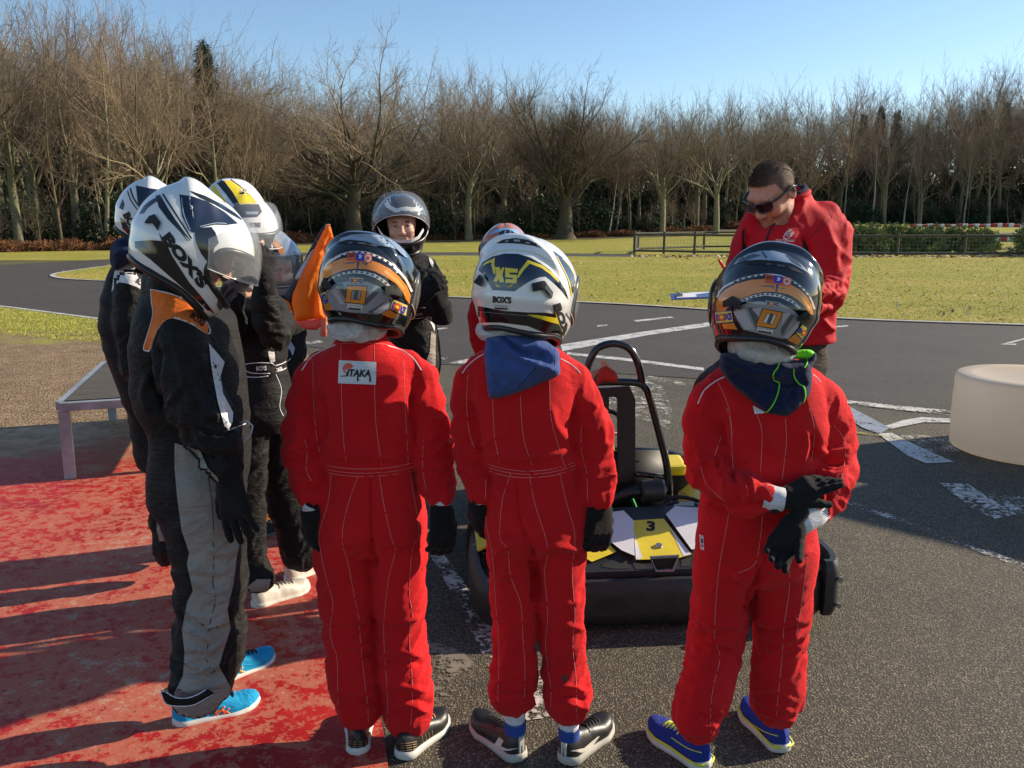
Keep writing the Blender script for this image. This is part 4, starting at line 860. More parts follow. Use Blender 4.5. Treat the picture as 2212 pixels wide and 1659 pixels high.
class Helmet:
    def __init__(s, parent, c, heading, pitch=0, roll=0, size=1.0, mat=None, vis=None, vopen=0.0, visor=True, rim=None, spoiler=1.0, name='helmet', fin=0.0, vang=0):
        s.c = Vector(c); s.M = Matrix.Rotation(R(heading - 90), 3, 'Z') @ Matrix.Rotation(R(pitch), 3, 'X') @ Matrix.Rotation(R(roll), 3, 'Y'); s.size = size; Mn = np.array(s.M); cn = np.array(s.c)
        nph, nth = 144, 64; ph = np.linspace(0, 2 * math.pi, nph, endpoint=False); tt = np.linspace(0, 1, nth); PH, TT = np.meshgrid(ph, tt)
        rimth = -46 - 7 * np.abs(np.sin(PH)) ** 2 - 2 * (np.cos(PH) > 0) * np.cos(PH) ** 2; TH = rimth + (90 - rimth) * TT
        s.rimth = rimth[0]
        def pts(ph_, th_, k=1.0, add=0.0):
            r_ = h_radius(ph_, th_, spoiler) * k + add
            if fin: r_ = r_ + fin * np.exp(-((th_ - 55) / 15) ** 2) * (1 - sstep(-.75, .25, np.cos(ph_)))
            t_ = np.radians(th_); L = np.stack([r_ * np.cos(t_) * np.sin(ph_), r_ * np.cos(t_) * np.cos(ph_), r_ * np.sin(t_)], -1) * size; return L @ Mn.T + cn
        s.pts = pts; V = pts(PH, TH).reshape(-1, 3)
        ix = np.arange(nth - 1)[:, None] * nph; a = ix + np.arange(nph)[None, :]; b = ix + (np.arange(nph)[None, :] + 1) % nph
        F = np.stack([a, b, b + nph, a + nph], -1).reshape(-1, 4)
        x = np.degrees(np.arctan2(np.sin(PH), np.cos(PH))); inside = (np.abs(x / 74) ** 3.2 + np.abs((TH + 4) / 25) ** 3.2 < 1).reshape(-1); keep = ~(inside[F].sum(1) >= 2)
        s.shell = mesh_obj(name, V, F[keep], mat or M_GW, parent); s.bvh = bvh_of(V, F)
        VI = pts(PH, TH, .86).reshape(-1, 3); FI = F[keep][:, ::-1]; mesh_obj('liner', VI, FI, M_BLACKM, s.shell)
        # gasket round the face opening and rim along the bottom edge
        g = []
        for k in range(72):
            t = 2 * math.pi * k / 72; cx, cy_ = math.cos(t), math.sin(t); e = 2 / 3.2; g.append((R(74) * math.copysign(abs(cx) ** e, cx), -4 + 25 * math.copysign(abs(cy_) ** e, cy_)))
        gp_ = np.array(g); G3 = pts(gp_[:, 0], gp_[:, 1], .985); mb = MB(); mb.tube([Vector(p) for p in G3], .0085 * size, 8, closed=True); mb.build('gasket', M_BLACKP, s.shell, smooth=True)
        mb = MB(); mb.tube([Vector(p) for p in pts(ph, s.rimth + 1.0, .985)], .0085 * size, 8, closed=True); mb.build('rim', rim or M_BLACKP, s.shell, smooth=True)
        # inner cheek roll closing the gap between shell and liner at the bottom
        mb = MB(); mb.tube([Vector(p) for p in pts(ph, s.rimth + 2.5, .925)], .013 * size, 8, closed=True); mb.build('padding', M_BLACKM, s.shell, smooth=True)
        if visor:
            n1, n2 = 48, 14; p1 = np.radians(np.linspace(-84, 84, n1)); t1 = np.linspace(-30, 25, n2); A, B = np.meshgrid(p1, t1); B = B * (1 - .45 * np.abs(A / R(84)) ** 3) - 3 * np.abs(A / R(84)) ** 3
            r_ = h_radius(A, B, 0) + .005; t_ = np.radians(B); L = np.stack([r_ * np.cos(t_) * np.sin(A), r_ * np.cos(t_) * np.cos(A), r_ * np.sin(t_)], -1)
            if vopen: Rm = np.array(Matrix.Rotation(R(vopen), 3, 'X')); L = L @ Rm.T; L = L * (1 + .035 * min(vopen, 40) / 40)
            V = ((L * size) @ Mn.T + cn).reshape(-1, 3); a = (np.arange(n2 - 1)[:, None] * n1 + np.arange(n1 - 1)[None, :]).ravel(); v_ = mesh_obj('visor', V, np.stack([a, a + 1, a + n1 + 1, a + n1], 1), vis or M_VIS, s.shell)
            s.vbvh = bvh_of(V, np.stack([a, a + 1, a + n1 + 1, a + n1], 1)); thin_shell(v_, .0018)
            mb = MB(); B1 = V.reshape(n2, n1, 3); mb.tube([Vector(p) for p in B1[0]], .0016, 5); mb.build('visor_edge', M_STW if vis is None else M_BLACKP, s.shell, smooth=True)
    def d(s, polys, mat, off=.0008, name='graphic', f=None, step=6.0, label=None):
        if not isinstance(polys[0][0], (tuple, list)): polys = [polys]
        if f: polys = [[f(*p) for p in pl] for pl in polys]
        return decal(s.shell, name, s.bvh, polys, mat, off, step, label)
    def text(s, t, c, w_, h_, ang, mat, f=None, fs=1.0, name='lettering', **kw):
        if f: c = f(*c)
        return text_on(s.shell, name, s.bvh, t, c, w_ * fs, h_ * fs, ang, mat, off=kw.pop('off', .0022), **kw)
    def vent(s, poly, h=.009, f=None, mat=None, name='vent'):
        if f: poly = [f(*p) for p in poly]
        V, F = lay(s.bvh, [poly], h, 5.0); V0, _ = lay(s.bvh, [poly], .0, 5.0)
        ed = {}
        for q in F:
            for i in range(len(q)):
                e = (q[i], q[(i + 1) % len(q)]); ed[e] = ed.get(e, 0) + 1
        n = len(V); mb = MB(); FF = list(F)
        for (a, b) in ed:
            if (b, a) not in ed: FF.append((b, a, a + n, b + n))
        mb.add(list(V) + list(V0), FF); o = mb.build(name, mat or M_BLACKM, s.shell); o.data.polygons.foreach_set('use_smooth', np.ones(len(o.data.polygons), dtype=bool)); o.data.set_sharp_from_angle(angle=R(35)); return o
def band(cl, wdt):                         # polygon around a centre line of 2d points
    P2 = [p for p in spline([Vector((a, b, 0)) for a, b in cl], 5)]; L, Rr = [], []
    for i, p in enumerate(P2):
        t = (P2[min(i + 1, len(P2) - 1)] - P2[max(i - 1, 0)]).normalized(); n = Vector((-t.y, t.x, 0)); L.append(p + n * wdt / 2); Rr.append(p - n * wdt / 2)
    return [(q.x, q.y) for q in L + Rr[::-1]]
def checks(cl, wdt, ln, gap):              # black dashes along a line
    P2 = spline([Vector((a, b, 0)) for a, b in cl], 24); out = []; acc = 0; seg = []
    on = True
    for a, b in zip(P2, P2[1:]):
        if on: seg.append((a.x, a.y))
        acc += (b - a).length
        if acc > (ln if on else gap):
            if on:
                seg.append((b.x, b.y))
                if len(seg) > 1: out.append(band([seg[0], seg[-1]], wdt))
                seg = []
            on = not on; acc = 0
    return out
def crop(ox, oy, s_): return lambda x, y: (ox + x * s_, oy + y * s_)
fA = crop(576, 474.4, .2860); fB = crop(948.8, 474.4, .2656); fC = crop(1457, 508.3, .2655); fP = crop(203.3, 338.9, .4086); fL = crop(203.3, 948.8, .4086); fD = crop(1389.3, 305, .3268); fE = crop(745.5, 372.7, .2860)
fK1 = crop(576, 948.8, .4281); fK2 = crop(948.8, 881, .4690); fK3 = crop(1389.3, 881, .4688); fKT = crop(982.6, 711.6, .4289)
def boxs(H, c, w_, h_, ang, f, fs, letters='BOXS', plate=None, off=.0022):
    # red O, blue letters on a yellow plate
    if plate: H.d(plate, M_STB, off * .55, 'sticker', f); cx = sum(p[0] for p in plate) / len(plate); cy_ = sum(p[1] for p in plate) / len(plate); H.d([(cx + (p[0] - cx) * .94, cy_ + (p[1] - cy_) * .92) for p in plate], M_STY, off * .8, 'sticker', f)
    H.text(letters, c, w_, h_, ang, M_STB, f, fs, off=off, bold=.055)
    if 'O' in letters and len(letters) >= 2:
        i = letters.index('O'); n = len(letters); dx = (-.5 + (i + .5) / n) * w_ - (.02 * w_ if n > 2 else 0); ca, sa = math.cos(R(ang)), math.sin(R(ang)); cc = (c[0] + dx * ca, c[1] + dx * sa)
        H.d([(cc[0] + h_ * .50 * math.cos(t), cc[1] + h_ * .52 * math.sin(t)) for t in np.linspace(0, 2 * math.pi, 20, endpoint=False)], M_STR, off + .0005, 'sticker', f, 3)
        H.d([(cc[0] + h_ * .22 * math.cos(t), cc[1] + h_ * .24 * math.sin(t)) for t in np.linspace(0, 2 * math.pi, 14, endpoint=False)], M_STY, off + .001, 'sticker', f, 3)
# ================================================================ people
def person(label, group=None, base=None):
    e = empty('person'); tag(e, label, 'person', group); e['_b'] = 0; del e['_b']; return e
def neck(parent, c, r=.052, h=.08, name='body', mat=None, head=True):
    S = SDF(); c = np.array(c) - [0, 0, .05]; S.cone(c, c + [0, 0, h], r, r * .95, .02)
    if head: S.ell(c + [0, .02, h + .07], (.070, .088, .095))
    V, F = S.mesh(.009); return mesh_obj(name, V, F, mat or M_SKIN, parent)
def cuff(parent, a, b, ra, rb, name='cuff', mat=None):
    # ribbed knitted wrist band
    a, b = Vector(a), Vector(b); d = (b - a); n = 8; mb = MB(); t = d.normalized(); ref = t.orthogonal().normalized(); q = t.cross(ref); N = 72; V = []; F = []
    prof = [(0, .86), (.0, 1.0), (.35, 1.02), (.7, .99), (.96, 1.0), (1.0, .9), (.97, .7)]
    for f, k in prof:
        rr = (ra + (rb - ra) * f) * k * .9
        for j in range(N):
            an = 2 * math.pi * j / N; r_ = rr * (1 + (.022 if j % 2 else -.012)); V.append(tuple(a + d * f + (ref * math.cos(an) + q * math.sin(an)) * r_))
    for i in range(len(prof) - 1):
        for j in range(N): F.append((i * N + j, i * N + (j + 1) % N, (i + 1) * N + (j + 1) % N, (i + 1) * N + j))
    return mesh_obj(name, V, F, mat or M_CUFF, parent)
def bonnet(parent, c, rx, ry, z0, z1, seed=1, mat=None, head=0):
    # crumpled hair net showing under the helmet
    n1, n2 = 90, 14; A, T = np.meshgrid(np.linspace(0, 2 * math.pi, n1, endpoint=False), np.linspace(0, 1, n2)); prof = .86 + .20 * np.sin(T * math.pi) ** .7
    q = np.stack([np.cos(A) * 3.2 + 5, np.sin(A) * 3.2 + 5, T * 3.0 + seed], -1).reshape(-1, 3); nz = (vnoise(q, seed) - .5).reshape(A.shape); q2 = q * np.array([3.0, 3.0, 1.3]); nz2 = (1 - np.abs(2 * vnoise(q2, seed + 1) - 1) - .5).reshape(A.shape)
    k = prof * (1 + nz * .26 + nz2 * .10); zz = z0 + (z1 - z0) * T + nz * .014 * (1 - T)
    V = np.stack([c[0] + rx * k * np.cos(A), c[1] + ry * k * np.sin(A), zz], -1).reshape(-1, 3); ix = np.arange(n2 - 1)[:, None] * n1; a = ix + np.arange(n1)[None, :]; b = ix + (np.arange(n1)[None, :] + 1) % n1
    o = mesh_obj('hair_net', V, np.stack([a, b, b + n1, a + n1], -1).reshape(-1, 4), mat or M_NET, parent); return o
def relief(parent, name, poly, Yf, mat, height=.05, edge=22, folds=(), f=None, step=5.0, seed=1, wob=.006, back=.012, sign=1):
    # soft cloth piece with the given outline; Yf(u, v) its distance, swelling towards the viewer's side by height
    if f: poly = [f(*p) for p in poly]
    P2 = spline([Vector((a, b, 0)) for a, b in poly], 4, closed=True); pl = np.array([(p.x, p.y) for p in P2]); bm = bmesh.new(); vs_ = [bm.verts.new((a, b, 0)) for a, b in pl]; bm.faces.new(vs_); bm.normal_update()
    bmesh.ops.triangulate(bm, faces=bm.faces[:])
    for ax in (0, 1):
        k = math.floor(pl[:, ax].min() / step) + 1
        while k * step < pl[:, ax].max():
            bmesh.ops.bisect_plane(bm, geom=bm.verts[:] + bm.edges[:] + bm.faces[:], plane_co=(k * step if ax == 0 else 0, k * step if ax else 0, 0), plane_no=(1 - ax, ax, 0), dist=1e-4); k += 1
    bm.verts.ensure_lookup_table(); bm.verts.index_update(); q = np.array([(v.co.x, v.co.y) for v in bm.verts])
    def dist(q, L, closed):
        d = np.full(len(q), 1e9); m = len(L)
        for i in range(m if closed else m - 1):
            a, b = np.array(L[i]), np.array(L[(i + 1) % m]); e = b - a; t = np.clip(((q - a) @ e) / max(e @ e, 1e-9), 0, 1); d = np.minimum(d, np.linalg.norm(q - a - t[:, None] * e, axis=1))
        return d
    de = dist(q, pl, True); h_ = height * np.sqrt(np.clip(1 - (1 - np.clip(de / edge, 0, 1)) ** 2, 0, 1))
    for L, wd, am in folds:
        if f: L = [f(*p) for p in L]
        L = [(p.x, p.y) for p in spline([Vector((a, b, 0)) for a, b in L], 4)] if len(L) > 2 else L
        h_ = h_ + am * np.exp(-(dist(q, L, False) / wd) ** 2) * np.clip(de / 8, 0, 1)
    h_ = h_ + wob * (vnoise(np.c_[q / 16.0, np.full(len(q), seed)], seed) - .5) * 2 * np.clip(de / 6, 0, 1)
    V = []; Vb = []
    for (a, b), hh in zip(q, h_):
        Y = Yf(a, b); p = P(a, b, Y); d = (CAMP - p).normalized(); V.append(p + d * float(hh)); Vb.append(p - d * (back * float(min(1, hh / max(height * .3, 1e-4)))))
    n = len(V); F = [tuple(reversed([v.index for v in f_.verts])) for f_ in bm.faces]; F += [tuple(n + i for i in reversed(t)) for t in F[:]]; bm.free()
    V = V + Vb; bnd = {}
    o = mesh_obj(name, V, F, mat, parent); b_ = bmesh.new(); b_.from_mesh(o.data); bmesh.ops.remove_doubles(b_, verts=b_.verts[:], dist=.0004); b_.to_mesh(o.data); o['_'] = 0; del o['_']
    bv = BVHTree.FromBMesh(b_); b_.free(); return o, bv
def hd(a, b): return math.degrees(math.atan2(b.y - a.y, b.x - a.x))
def foot(parent, hu, tu, L, col, sole, **kw):
    a, b = G(*hu), G(*tu); ba = kw.pop('gz', None); return shoe(parent, (a.x, a.y, 0), hd(a, b), L, col, sole, **kw)
M_SH_BK = simple('black_leather', (.016, .014, .013), .42, var=.25, bump=.2, bscale=90); M_SOLE_W = simple('white_sole', (.62, .60, .54), .6, var=.12); M_SOLE_G = simple('worn_grey_sole', (.42, .40, .35), .75, var=.2); M_GOLD = simple('tan_stripe', (.38, .24, .09), .5)
M_SH_BL = m_cloth('blue_mesh_shoe', (.018, .04, .26), .7, 300, .5); M_SOLE_L = simple('lime_sole_edge', (.62, .70, .04), .5); M_CYAN = m_cloth('cyan_mesh_shoe', (.01, .33, .62), .6, 400, .4); M_ORG = simple('orange_overlay', (.85, .17, .03), .45)
M_SH_W = simple('scuffed_white_leather', (.62, .58, .48), .5, var=.2, nscale=40)
ST_R = .0009
# ------------------------------------------------------------ first: red suit, orange and black helmet, badge on the back
p1 = person('person in a red suit with a white badge on the back, seen from behind')
B = Body()
B.torso([(716, 781, 50, 2.44, .060), (735, 781, 55, 2.44, .066), (748, 781, 66, 2.44, .074), (762, 783, 88, 2.44, .084), (780, 786, 106, 2.44, .096), (820, 790, 110, 2.44, .112), (880, 795, 107, 2.44, .118), (950, 797, 102, 2.44, .118), (992, 798, 102, 2.44, .118), (1010, 799, 94, 2.44, .106), (1030, 800, 97, 2.44, .110), (1080, 800, 112, 2.44, .125), (1130, 801, 118, 2.44, .130), (1160, 801, 112, 2.44, .12), (1185, 801, 88, 2.44, .085)], k=.06, amp=5.5)
B.limb([(700, 790, 2.45, 34, 3), (668, 818, 2.45, 33, 5), (660, 870, 2.45, 37, 5), (655, 930, 2.43, 40, 9), (653, 975, 2.42, 41, 13), (661, 1005, 2.41, 36, 12), (666, 1040, 2.39, 34, 10), (669, 1068, 2.37, 28, 5)])
B.limb([(878, 790, 2.45, 34, 3), (908, 818, 2.45, 34, 5), (918, 870, 2.45, 38, 5), (926, 930, 2.43, 41, 9), (934, 975, 2.42, 40, 13), (940, 1010, 2.41, 37, 12), (946, 1045, 2.39, 35, 10), (952, 1070, 2.37, 29, 5)])
B.limb([(745, 1120, 2.44, 58, 2), (742, 1200, 2.44, 60, 5), (747, 1290, 2.45, 56, 6), (755, 1370, 2.46, 51, 11), (762, 1450, 2.45, 51, 9), (768, 1490, 2.44, 50, 13), (774, 1524, 2.43, 45, 11), (776, 1536, 2.43, 38, 4)], sy=1.1)
B.limb([(857, 1120, 2.44, 60, 2), (861, 1200, 2.44, 58, 5), (863, 1290, 2.45, 54, 6), (866, 1375, 2.46, 50, 11), (874, 1450, 2.45, 52, 9), (880, 1500, 2.44, 51, 13), (881, 1542, 2.43, 46, 11), (879, 1556, 2.43, 38, 4)], sy=1.1)
B.fold = [([(801, 1028), (801, 1100), (803, 1175)], 5, -9), ([(803, 1165), (806, 1230)], 10, -16), ([(735, 1182), (765, 1172), (800, 1168)], 5, 7), ([(870, 1178), (840, 1176), (806, 1170)], 5, 7), ([(695, 1165), (730, 1175), (770, 1190)], 5, -5), ([(755, 1215), (785, 1195), (800, 1185)], 6, -6), ([(825, 1190), (860, 1182), (900, 1190)], 5, -5),
    ([(720, 1335), (750, 1345), (790, 1335)], 6, 6), ([(715, 1352), (750, 1362), (795, 1352)], 5, -6), ([(740, 1400), (775, 1392), (808, 1400)], 6, 6), ([(735, 1418), (770, 1412), (808, 1420)], 5, -6), ([(825, 1335), (860, 1345), (905, 1330)], 6, 6), ([(820, 1420), (860, 1408), (915, 1418)], 6, 7), ([(822, 1436), (865, 1426), (920, 1436)], 5, -7), ([(725, 1500), (765, 1492), (812, 1502)], 6, 6), ([(728, 1530), (770, 1520), (815, 1532)], 5, 6), ([(832, 1490), (870, 1482), (925, 1496)], 6, 7), ([(835, 1535), (880, 1522), (925, 1540)], 5, 7), ([(728, 1516), (770, 1508), (812, 1518)], 4, -6), ([(835, 1512), (880, 1505), (925, 1518)], 4, -7),
    ([(622, 900), (650, 910), (690, 890)], 6, 6), ([(615, 960), (650, 975), (690, 950)], 6, 8), ([(612, 985), (640, 1000), (690, 985)], 5, -7), ([(630, 1025), (665, 1035), (698, 1020)], 6, 6), ([(640, 1052), (670, 1058), (696, 1050)], 4, -5), ([(905, 890), (935, 910), (965, 900)], 6, 6), ([(900, 945), (935, 965), (972, 955)], 6, 8), ([(902, 975), (940, 992), (976, 985)], 5, -8), ([(912, 1010), (945, 1022), (978, 1015)], 6, 7), ([(918, 1040), (950, 1048), (978, 1045)], 4, -5),
    ([(700, 985), (760, 980), (820, 990), (890, 975)], 7, 7), ([(700, 960), (740, 940), (760, 900)], 9, 5), ([(895, 960), (860, 930), (850, 880)], 9, 5), ([(710, 1000), (800, 1004), (888, 996)], 4, -6), ([(690, 850), (700, 900), (696, 960)], 6, -10), ([(893, 850), (890, 900), (896, 960)], 6, -10), ([(660, 825), (680, 850), (690, 900)], 6, 5), ([(925, 830), (905, 860), (893, 905)], 6, 5)]
V, F = B.mesh(.0065, seed=2, amp=1.25); suit = mesh_obj('suit', V, F, M_RED_CLOTH, p1); bv = bvh_of(V, F)
seam(suit, 'stitching', bv, [[(736, 745), (737, 800), (738, 860), (742, 950), (748, 1000)], [(808, 745), (809, 800), (811, 900), (818, 960), (825, 1005)], [(676, 765), (677, 850), (682, 930), (692, 985)], [(872, 765), (874, 850), (878, 930), (882, 1000)],
    [(708, 1006), (750, 1012), (800, 1013), (850, 1009), (890, 1000)], [(706, 1014), (750, 1021), (800, 1022), (850, 1018), (893, 1009)], [(708, 1021), (750, 1028), (800, 1029), (850, 1025), (894, 1017)], [(722, 744), (760, 741), (800, 741), (838, 744)],
    [fK1(*q) for q in [(460, 190), (420, 300), (385, 440), (385, 540), (410, 620), (440, 780), (465, 900), (475, 1050), (492, 1200), (510, 1340), (512, 1430)]], [fK1(*q) for q in [(570, 190), (590, 320), (630, 500), (650, 560), (620, 680), (600, 820), (590, 960), (600, 1150), (610, 1300), (605, 1470)]],
    [fK1(*q) for q in [(325, 180), (310, 320), (270, 450), (265, 520), (300, 700), (335, 830), (320, 950), (330, 1030), (355, 1100), (358, 1250), (362, 1400)]], [fK1(*q) for q in [(725, 170), (745, 300), (770, 470), (735, 560), (720, 780), (735, 880), (720, 1000), (732, 1180), (735, 1300), (725, 1480)]],
    [fK1(*q) for q in [(190, 0), (205, 60), (200, 160), (230, 210)]], [fK1(*q) for q in [(790, 0), (788, 150), (805, 250)]]], ST_R, M_STITCH)
seam(suit, 'piping', bv, [[(724, 745), (700, 756), (672, 772), (652, 800)], [(836, 746), (868, 757), (893, 775), (910, 800)]], .0022, M_PIPING)
pt = decal(suit, 'badge', bv, [[(732, 778), (813, 782), (812, 831), (730, 828)]], M_WHITE_CLOTH, .0035, 6)
decal(suit, 'badge_sun', bv, [[fA(622 + 42 * math.cos(t) - 6, 1125 + 42 * math.sin(t)) for t in np.linspace(1.9, 5.9, 16)] + [fA(622 + 26 * math.cos(t) - 6, 1130 + 26 * math.sin(t)) for t in np.linspace(5.9, 1.9, 12)], ], M_STR, .0045, 3)
decal(suit, 'badge_sun', bv, [[fA(617 + 26 * math.cos(t), 1122 + 22 * math.sin(t)) for t in np.linspace(2.6, 6.4, 10)]], M_STR, .0044, 3)
text_on(suit, 'badge_lettering', bv, 'iTAKA', (775, 806), 52, 16, 2, M_BLACKM, off=.005, bold=.045, shear=.15, step=4)
decal(suit, 'badge_lettering', bv, [[fA(*q) for q in ((560, 1180), (600, 1176), (606, 1150), (612, 1150), (606, 1184), (560, 1186))], [fA(*q) for q in ((683, 1180), (692, 1180), (696, 1215), (688, 1226), (682, 1215))], [fA(*q) for q in ((776, 1180), (785, 1180), (790, 1218), (781, 1230), (774, 1218))]], M_BLACKM, .005, 3)
neck(p1, P(785, 735, 2.43))
cuff(p1, P(668, 1066, 2.37), P(670, 1103, 2.36), 22 * px(2.37), 19 * px(2.37)); cuff(p1, P(951, 1066, 2.37), P(953, 1093, 2.36), 28 * px(2.37), 24 * px(2.37))
wr = P(953, 1095, 2.36); hand(p1, 'glove', wr, P(956, 1140, 2.34) - wr, (.55, -.8, 0), 1.02, curl=(.45, .5, .5, .5), thumb=(.5, .5), side=1, fat=1.25)
wr = P(671, 1104, 2.37); hand(p1, 'glove', wr, P(668, 1150, 2.38) - wr, (-.8, -.5, 0), 1.0, curl=(.4, .45, .5, .5), side=-1, fat=1.2)
u1, b1 = foot(p1, (774, 1640), (776, 1560), .245, M_SH_BK, M_SOLE_W, tongue=M_GOLD); u2, b2 = foot(p1, (862, 1646), (958, 1560), .25, M_SH_BK, M_SOLE_W, tongue=M_GOLD)
for uu, bb, x0, x1, y0 in ((u1, b1, 750, 800, 1600), (u2, b2, 850, 900, 1603)): seam(uu, 'stripe', bb, [[(x0, y0 + k * 5), ((x0 + x1) / 2, y0 + 3 + k * 5), (x1, y0 - 1 + k * 5)] for k in range(4)], .0012, M_GOLD)
seam(u2, 'stripe', b2, [[(915 + k * 7, 1612 - k * 4), (912 + k * 7, 1590 - k * 4)] for k in range(4)], .0015, M_GOLD)
H = Helmet(p1, P(798, 613, 2.42), 72, -10, 3, 1.0, M_GB)
def orange_helmet_a(H, f, fs):
    H.d([(540, 168), (560, 140), (640, 114), (740, 106), (850, 118), (930, 145), (990, 185), (1040, 235), (1068, 290), (1045, 280), (1000, 232), (930, 206), (850, 195), (740, 162), (620, 150)], M_GS, .0018, f=f)
    H.d([[(880, 135), (905, 135), (1020, 215), (1045, 280), (1010, 250), (940, 175)], [(640, 122), (720, 112), (800, 118), (720, 125)]], M_GG, .0030, f=f)
    H.d([(520, 186), (600, 155), (720, 152), (840, 186), (915, 216), (830, 206), (700, 182), (600, 180)], M_BLACKM, .0010, 'vent', f=f); H.d([[(615, 168), (645, 166), (648, 182), (618, 184)], [(690, 168), (742, 170), (742, 186), (692, 184)], [(795, 180), (845, 195), (835, 204), (790, 198)]], M_GG2, .0016, 'vent', f=f)
    H.d(band([(404, 440), (440, 355), (520, 288), (620, 250), (720, 246), (810, 268), (900, 310), (980, 372), (1050, 450), (1098, 545)], 17), M_STW, .0008, f=f)
    H.d(checks([(560, 275), (620, 252), (720, 246), (810, 268), (900, 310), (980, 372)], 11, 20, 22), M_GB, .0013, f=f)
    H.d([(405, 410), (440, 362), (500, 320), (560, 295), (640, 284), (760, 298), (850, 328), (930, 370), (1000, 430), (1060, 502), (1088, 570), (1080, 640), (1050, 600), (1030, 548), (980, 486), (900, 432), (820, 392), (740, 374), (660, 370), (580, 385), (500, 415), (440, 448), (404, 480)], M_GO, .0010, f=f)
    H.d([[(575, 335), (612, 322), (668, 322), (664, 330), (612, 332)], [(710, 325), (770, 330), (752, 345), (735, 336)], [(680, 312), (703, 312), (690, 378), (680, 376)]], M_GG2, .0014, f=f)
    H.d([(880, 395), (900, 380), (950, 420), (1010, 470), (1045, 520), (1035, 530), (985, 478), (920, 425)], gloss('amber_lacquer', (.80, .38, .10), .2, .15), .0013, f=f)
    H.d([(448, 465), (500, 430), (580, 398), (660, 384), (740, 390), (820, 412), (890, 455), (950, 510), (930, 520), (880, 478), (820, 440), (740, 412), (660, 404), (580, 415), (500, 448), (452, 480)], M_STW, .0013, f=f)
    H.d(checks([(480, 452), (580, 406), (660, 394), (740, 401), (820, 426), (885, 466), (930, 505)], 12, 18, 18), M_GB, .0018, f=f)
    H.d([(432, 560), (480, 505), (540, 475), (620, 466), (760, 468), (850, 505), (915, 560), (955, 600), (930, 672), (880, 705), (840, 716), (620, 700), (500, 680), (452, 640)], M_GG, .0009, f=f)
    H.d([[(520, 485), (565, 474), (612, 540), (600, 610)], [(745, 600), (850, 512), (872, 530), (745, 652)], [(760, 700), (930, 600), (945, 612), (800, 712)]], M_GG2, .0014, f=f)
    H.d([[(770, 540), (825, 500), (845, 508), (772, 570)], [(800, 700), (925, 605), (922, 668), (860, 710)], [(475, 530), (510, 500), (590, 640), (560, 640)]], gloss('light_grey_lacquer', (.42, .41, .42), .2, .08), .0018, f=f)
    H.d([(607, 494), (763, 500), (743, 642), (590, 627)], M_GB, .0020, f=f); H.d([(612, 500), (758, 505), (738, 637), (595, 622)], M_GO, .0025, f=f); H.d([(644, 531), (719, 536), (704, 609), (631, 602)], M_GB, .0030, f=f); H.d([(648, 535), (715, 540), (700, 605), (635, 598)], M_GG, .0035, f=f); H.d([(665, 537), (695, 539), (684, 603), (655, 600)], M_GG2, .0040, f=f)
    H.d([(408, 640), (470, 630), (505, 684), (430, 684)], M_GO, .0014, f=f); H.d([(868, 715), (925, 678), (992, 722), (972, 748), (930, 742)], M_GO, .0014, f=f)
    H.d([(610, 633), (725, 645), (722, 690), (607, 675)], M_STW, .0024, 'sticker', f=f); H.d([(618, 664), (712, 672), (710, 686), (616, 676)], M_BLACKM, .0030, 'sticker', f=f); H.text('ECE R 22-05', (666, 652), 96, 14, 3, M_GG2, f, fs, off=.0030, bold=.0)
    H.d([(610, 245), (797, 262), (795, 327), (608, 305)], M_STR, .0024, 'sticker', f=f); H.d([(673, 252), (735, 257), (733, 312), (672, 305)], M_STB, .0030, 'sticker', f=f); H.d([(765 + 26 * math.cos(t), 292 + 27 * math.sin(t)) for t in np.linspace(0, 6.28, 18, endpoint=False)], M_STW, .0030, 'sticker', f=f, step=3)
    H.d([(765 + 15 * math.cos(t), 290 + 16 * math.sin(t)) for t in np.linspace(0, 6.28, 14, endpoint=False)], M_STR, .0036, 'sticker', f=f, step=3); H.d([(690, 268), (712, 262), (722, 275), (712, 295), (690, 290), (700, 280)], M_STW, .0036, 'sticker', f=f, step=3)
    H.text('DOT', (641, 270), 50, 28, 4, M_BLACKM, f, fs, off=.0030)
    boxs(H, (679, 460), 92, 32, 3, f, fs, plate=[(625, 435), (733, 440), (730, 483), (624, 478)], off=.0030); boxs(H, (1000, 667), 108, 58, 26, f, fs, plate=[(957, 598), (1068, 648), (1055, 732), (928, 672)], off=.0030); boxs(H, (430, 598), 46, 70, -18, f, fs, 'XS', plate=[(403, 560), (445, 540), (462, 620), (407, 648)], off=.0030)
    H.vent([(892, 505), (975, 490), (1030, 545), (1025, 585), (965, 565), (900, 572)], .014, f); H.vent([(404, 500), (430, 438), (488, 485), (468, 532)], .014, f)
orange_helmet_a(H, fA, .2860)
bonnet(p1, P(772, 712, 2.42), .074, .082, P(772, 732, 2.42).z, P(772, 690, 2.42).z, 3)
# ------------------------------------------------------------ second: red suit, blue hood, white and yellow helmet
p2 = person('person in a red suit with a blue hood and white yellow helmet, seen from behind')
B = Body(); YB = 2.36
B.torso([(728, 1125, 52, YB, .06), (745, 1127, 64, YB, .070), (758, 1128, 80, YB, .080), (775, 1128, 96, YB, .092), (800, 1128, 113, YB, .104), (850, 1130, 118, YB, .116), (920, 1133, 114, YB, .118), (985, 1144, 106, YB, .115), (1006, 1150, 96, YB, .105), (1032, 1152, 98, YB, .110), (1080, 1158, 110, YB, .124), (1130, 1160, 113, YB, .130), (1160, 1160, 108, YB, .12), (1185, 1160, 82, YB, .085)], k=.06, amp=5.5)
B.limb([(1040, 798, YB, 34, 3), (1014, 822, YB, 30, 5), (1006, 870, YB, 30, 6), (1006, 930, YB - .01, 28, 10), (1014, 985, YB - .02, 29, 13), (1024, 1025, YB - .03, 29, 11), (1034, 1066, YB - .05, 24, 5)])
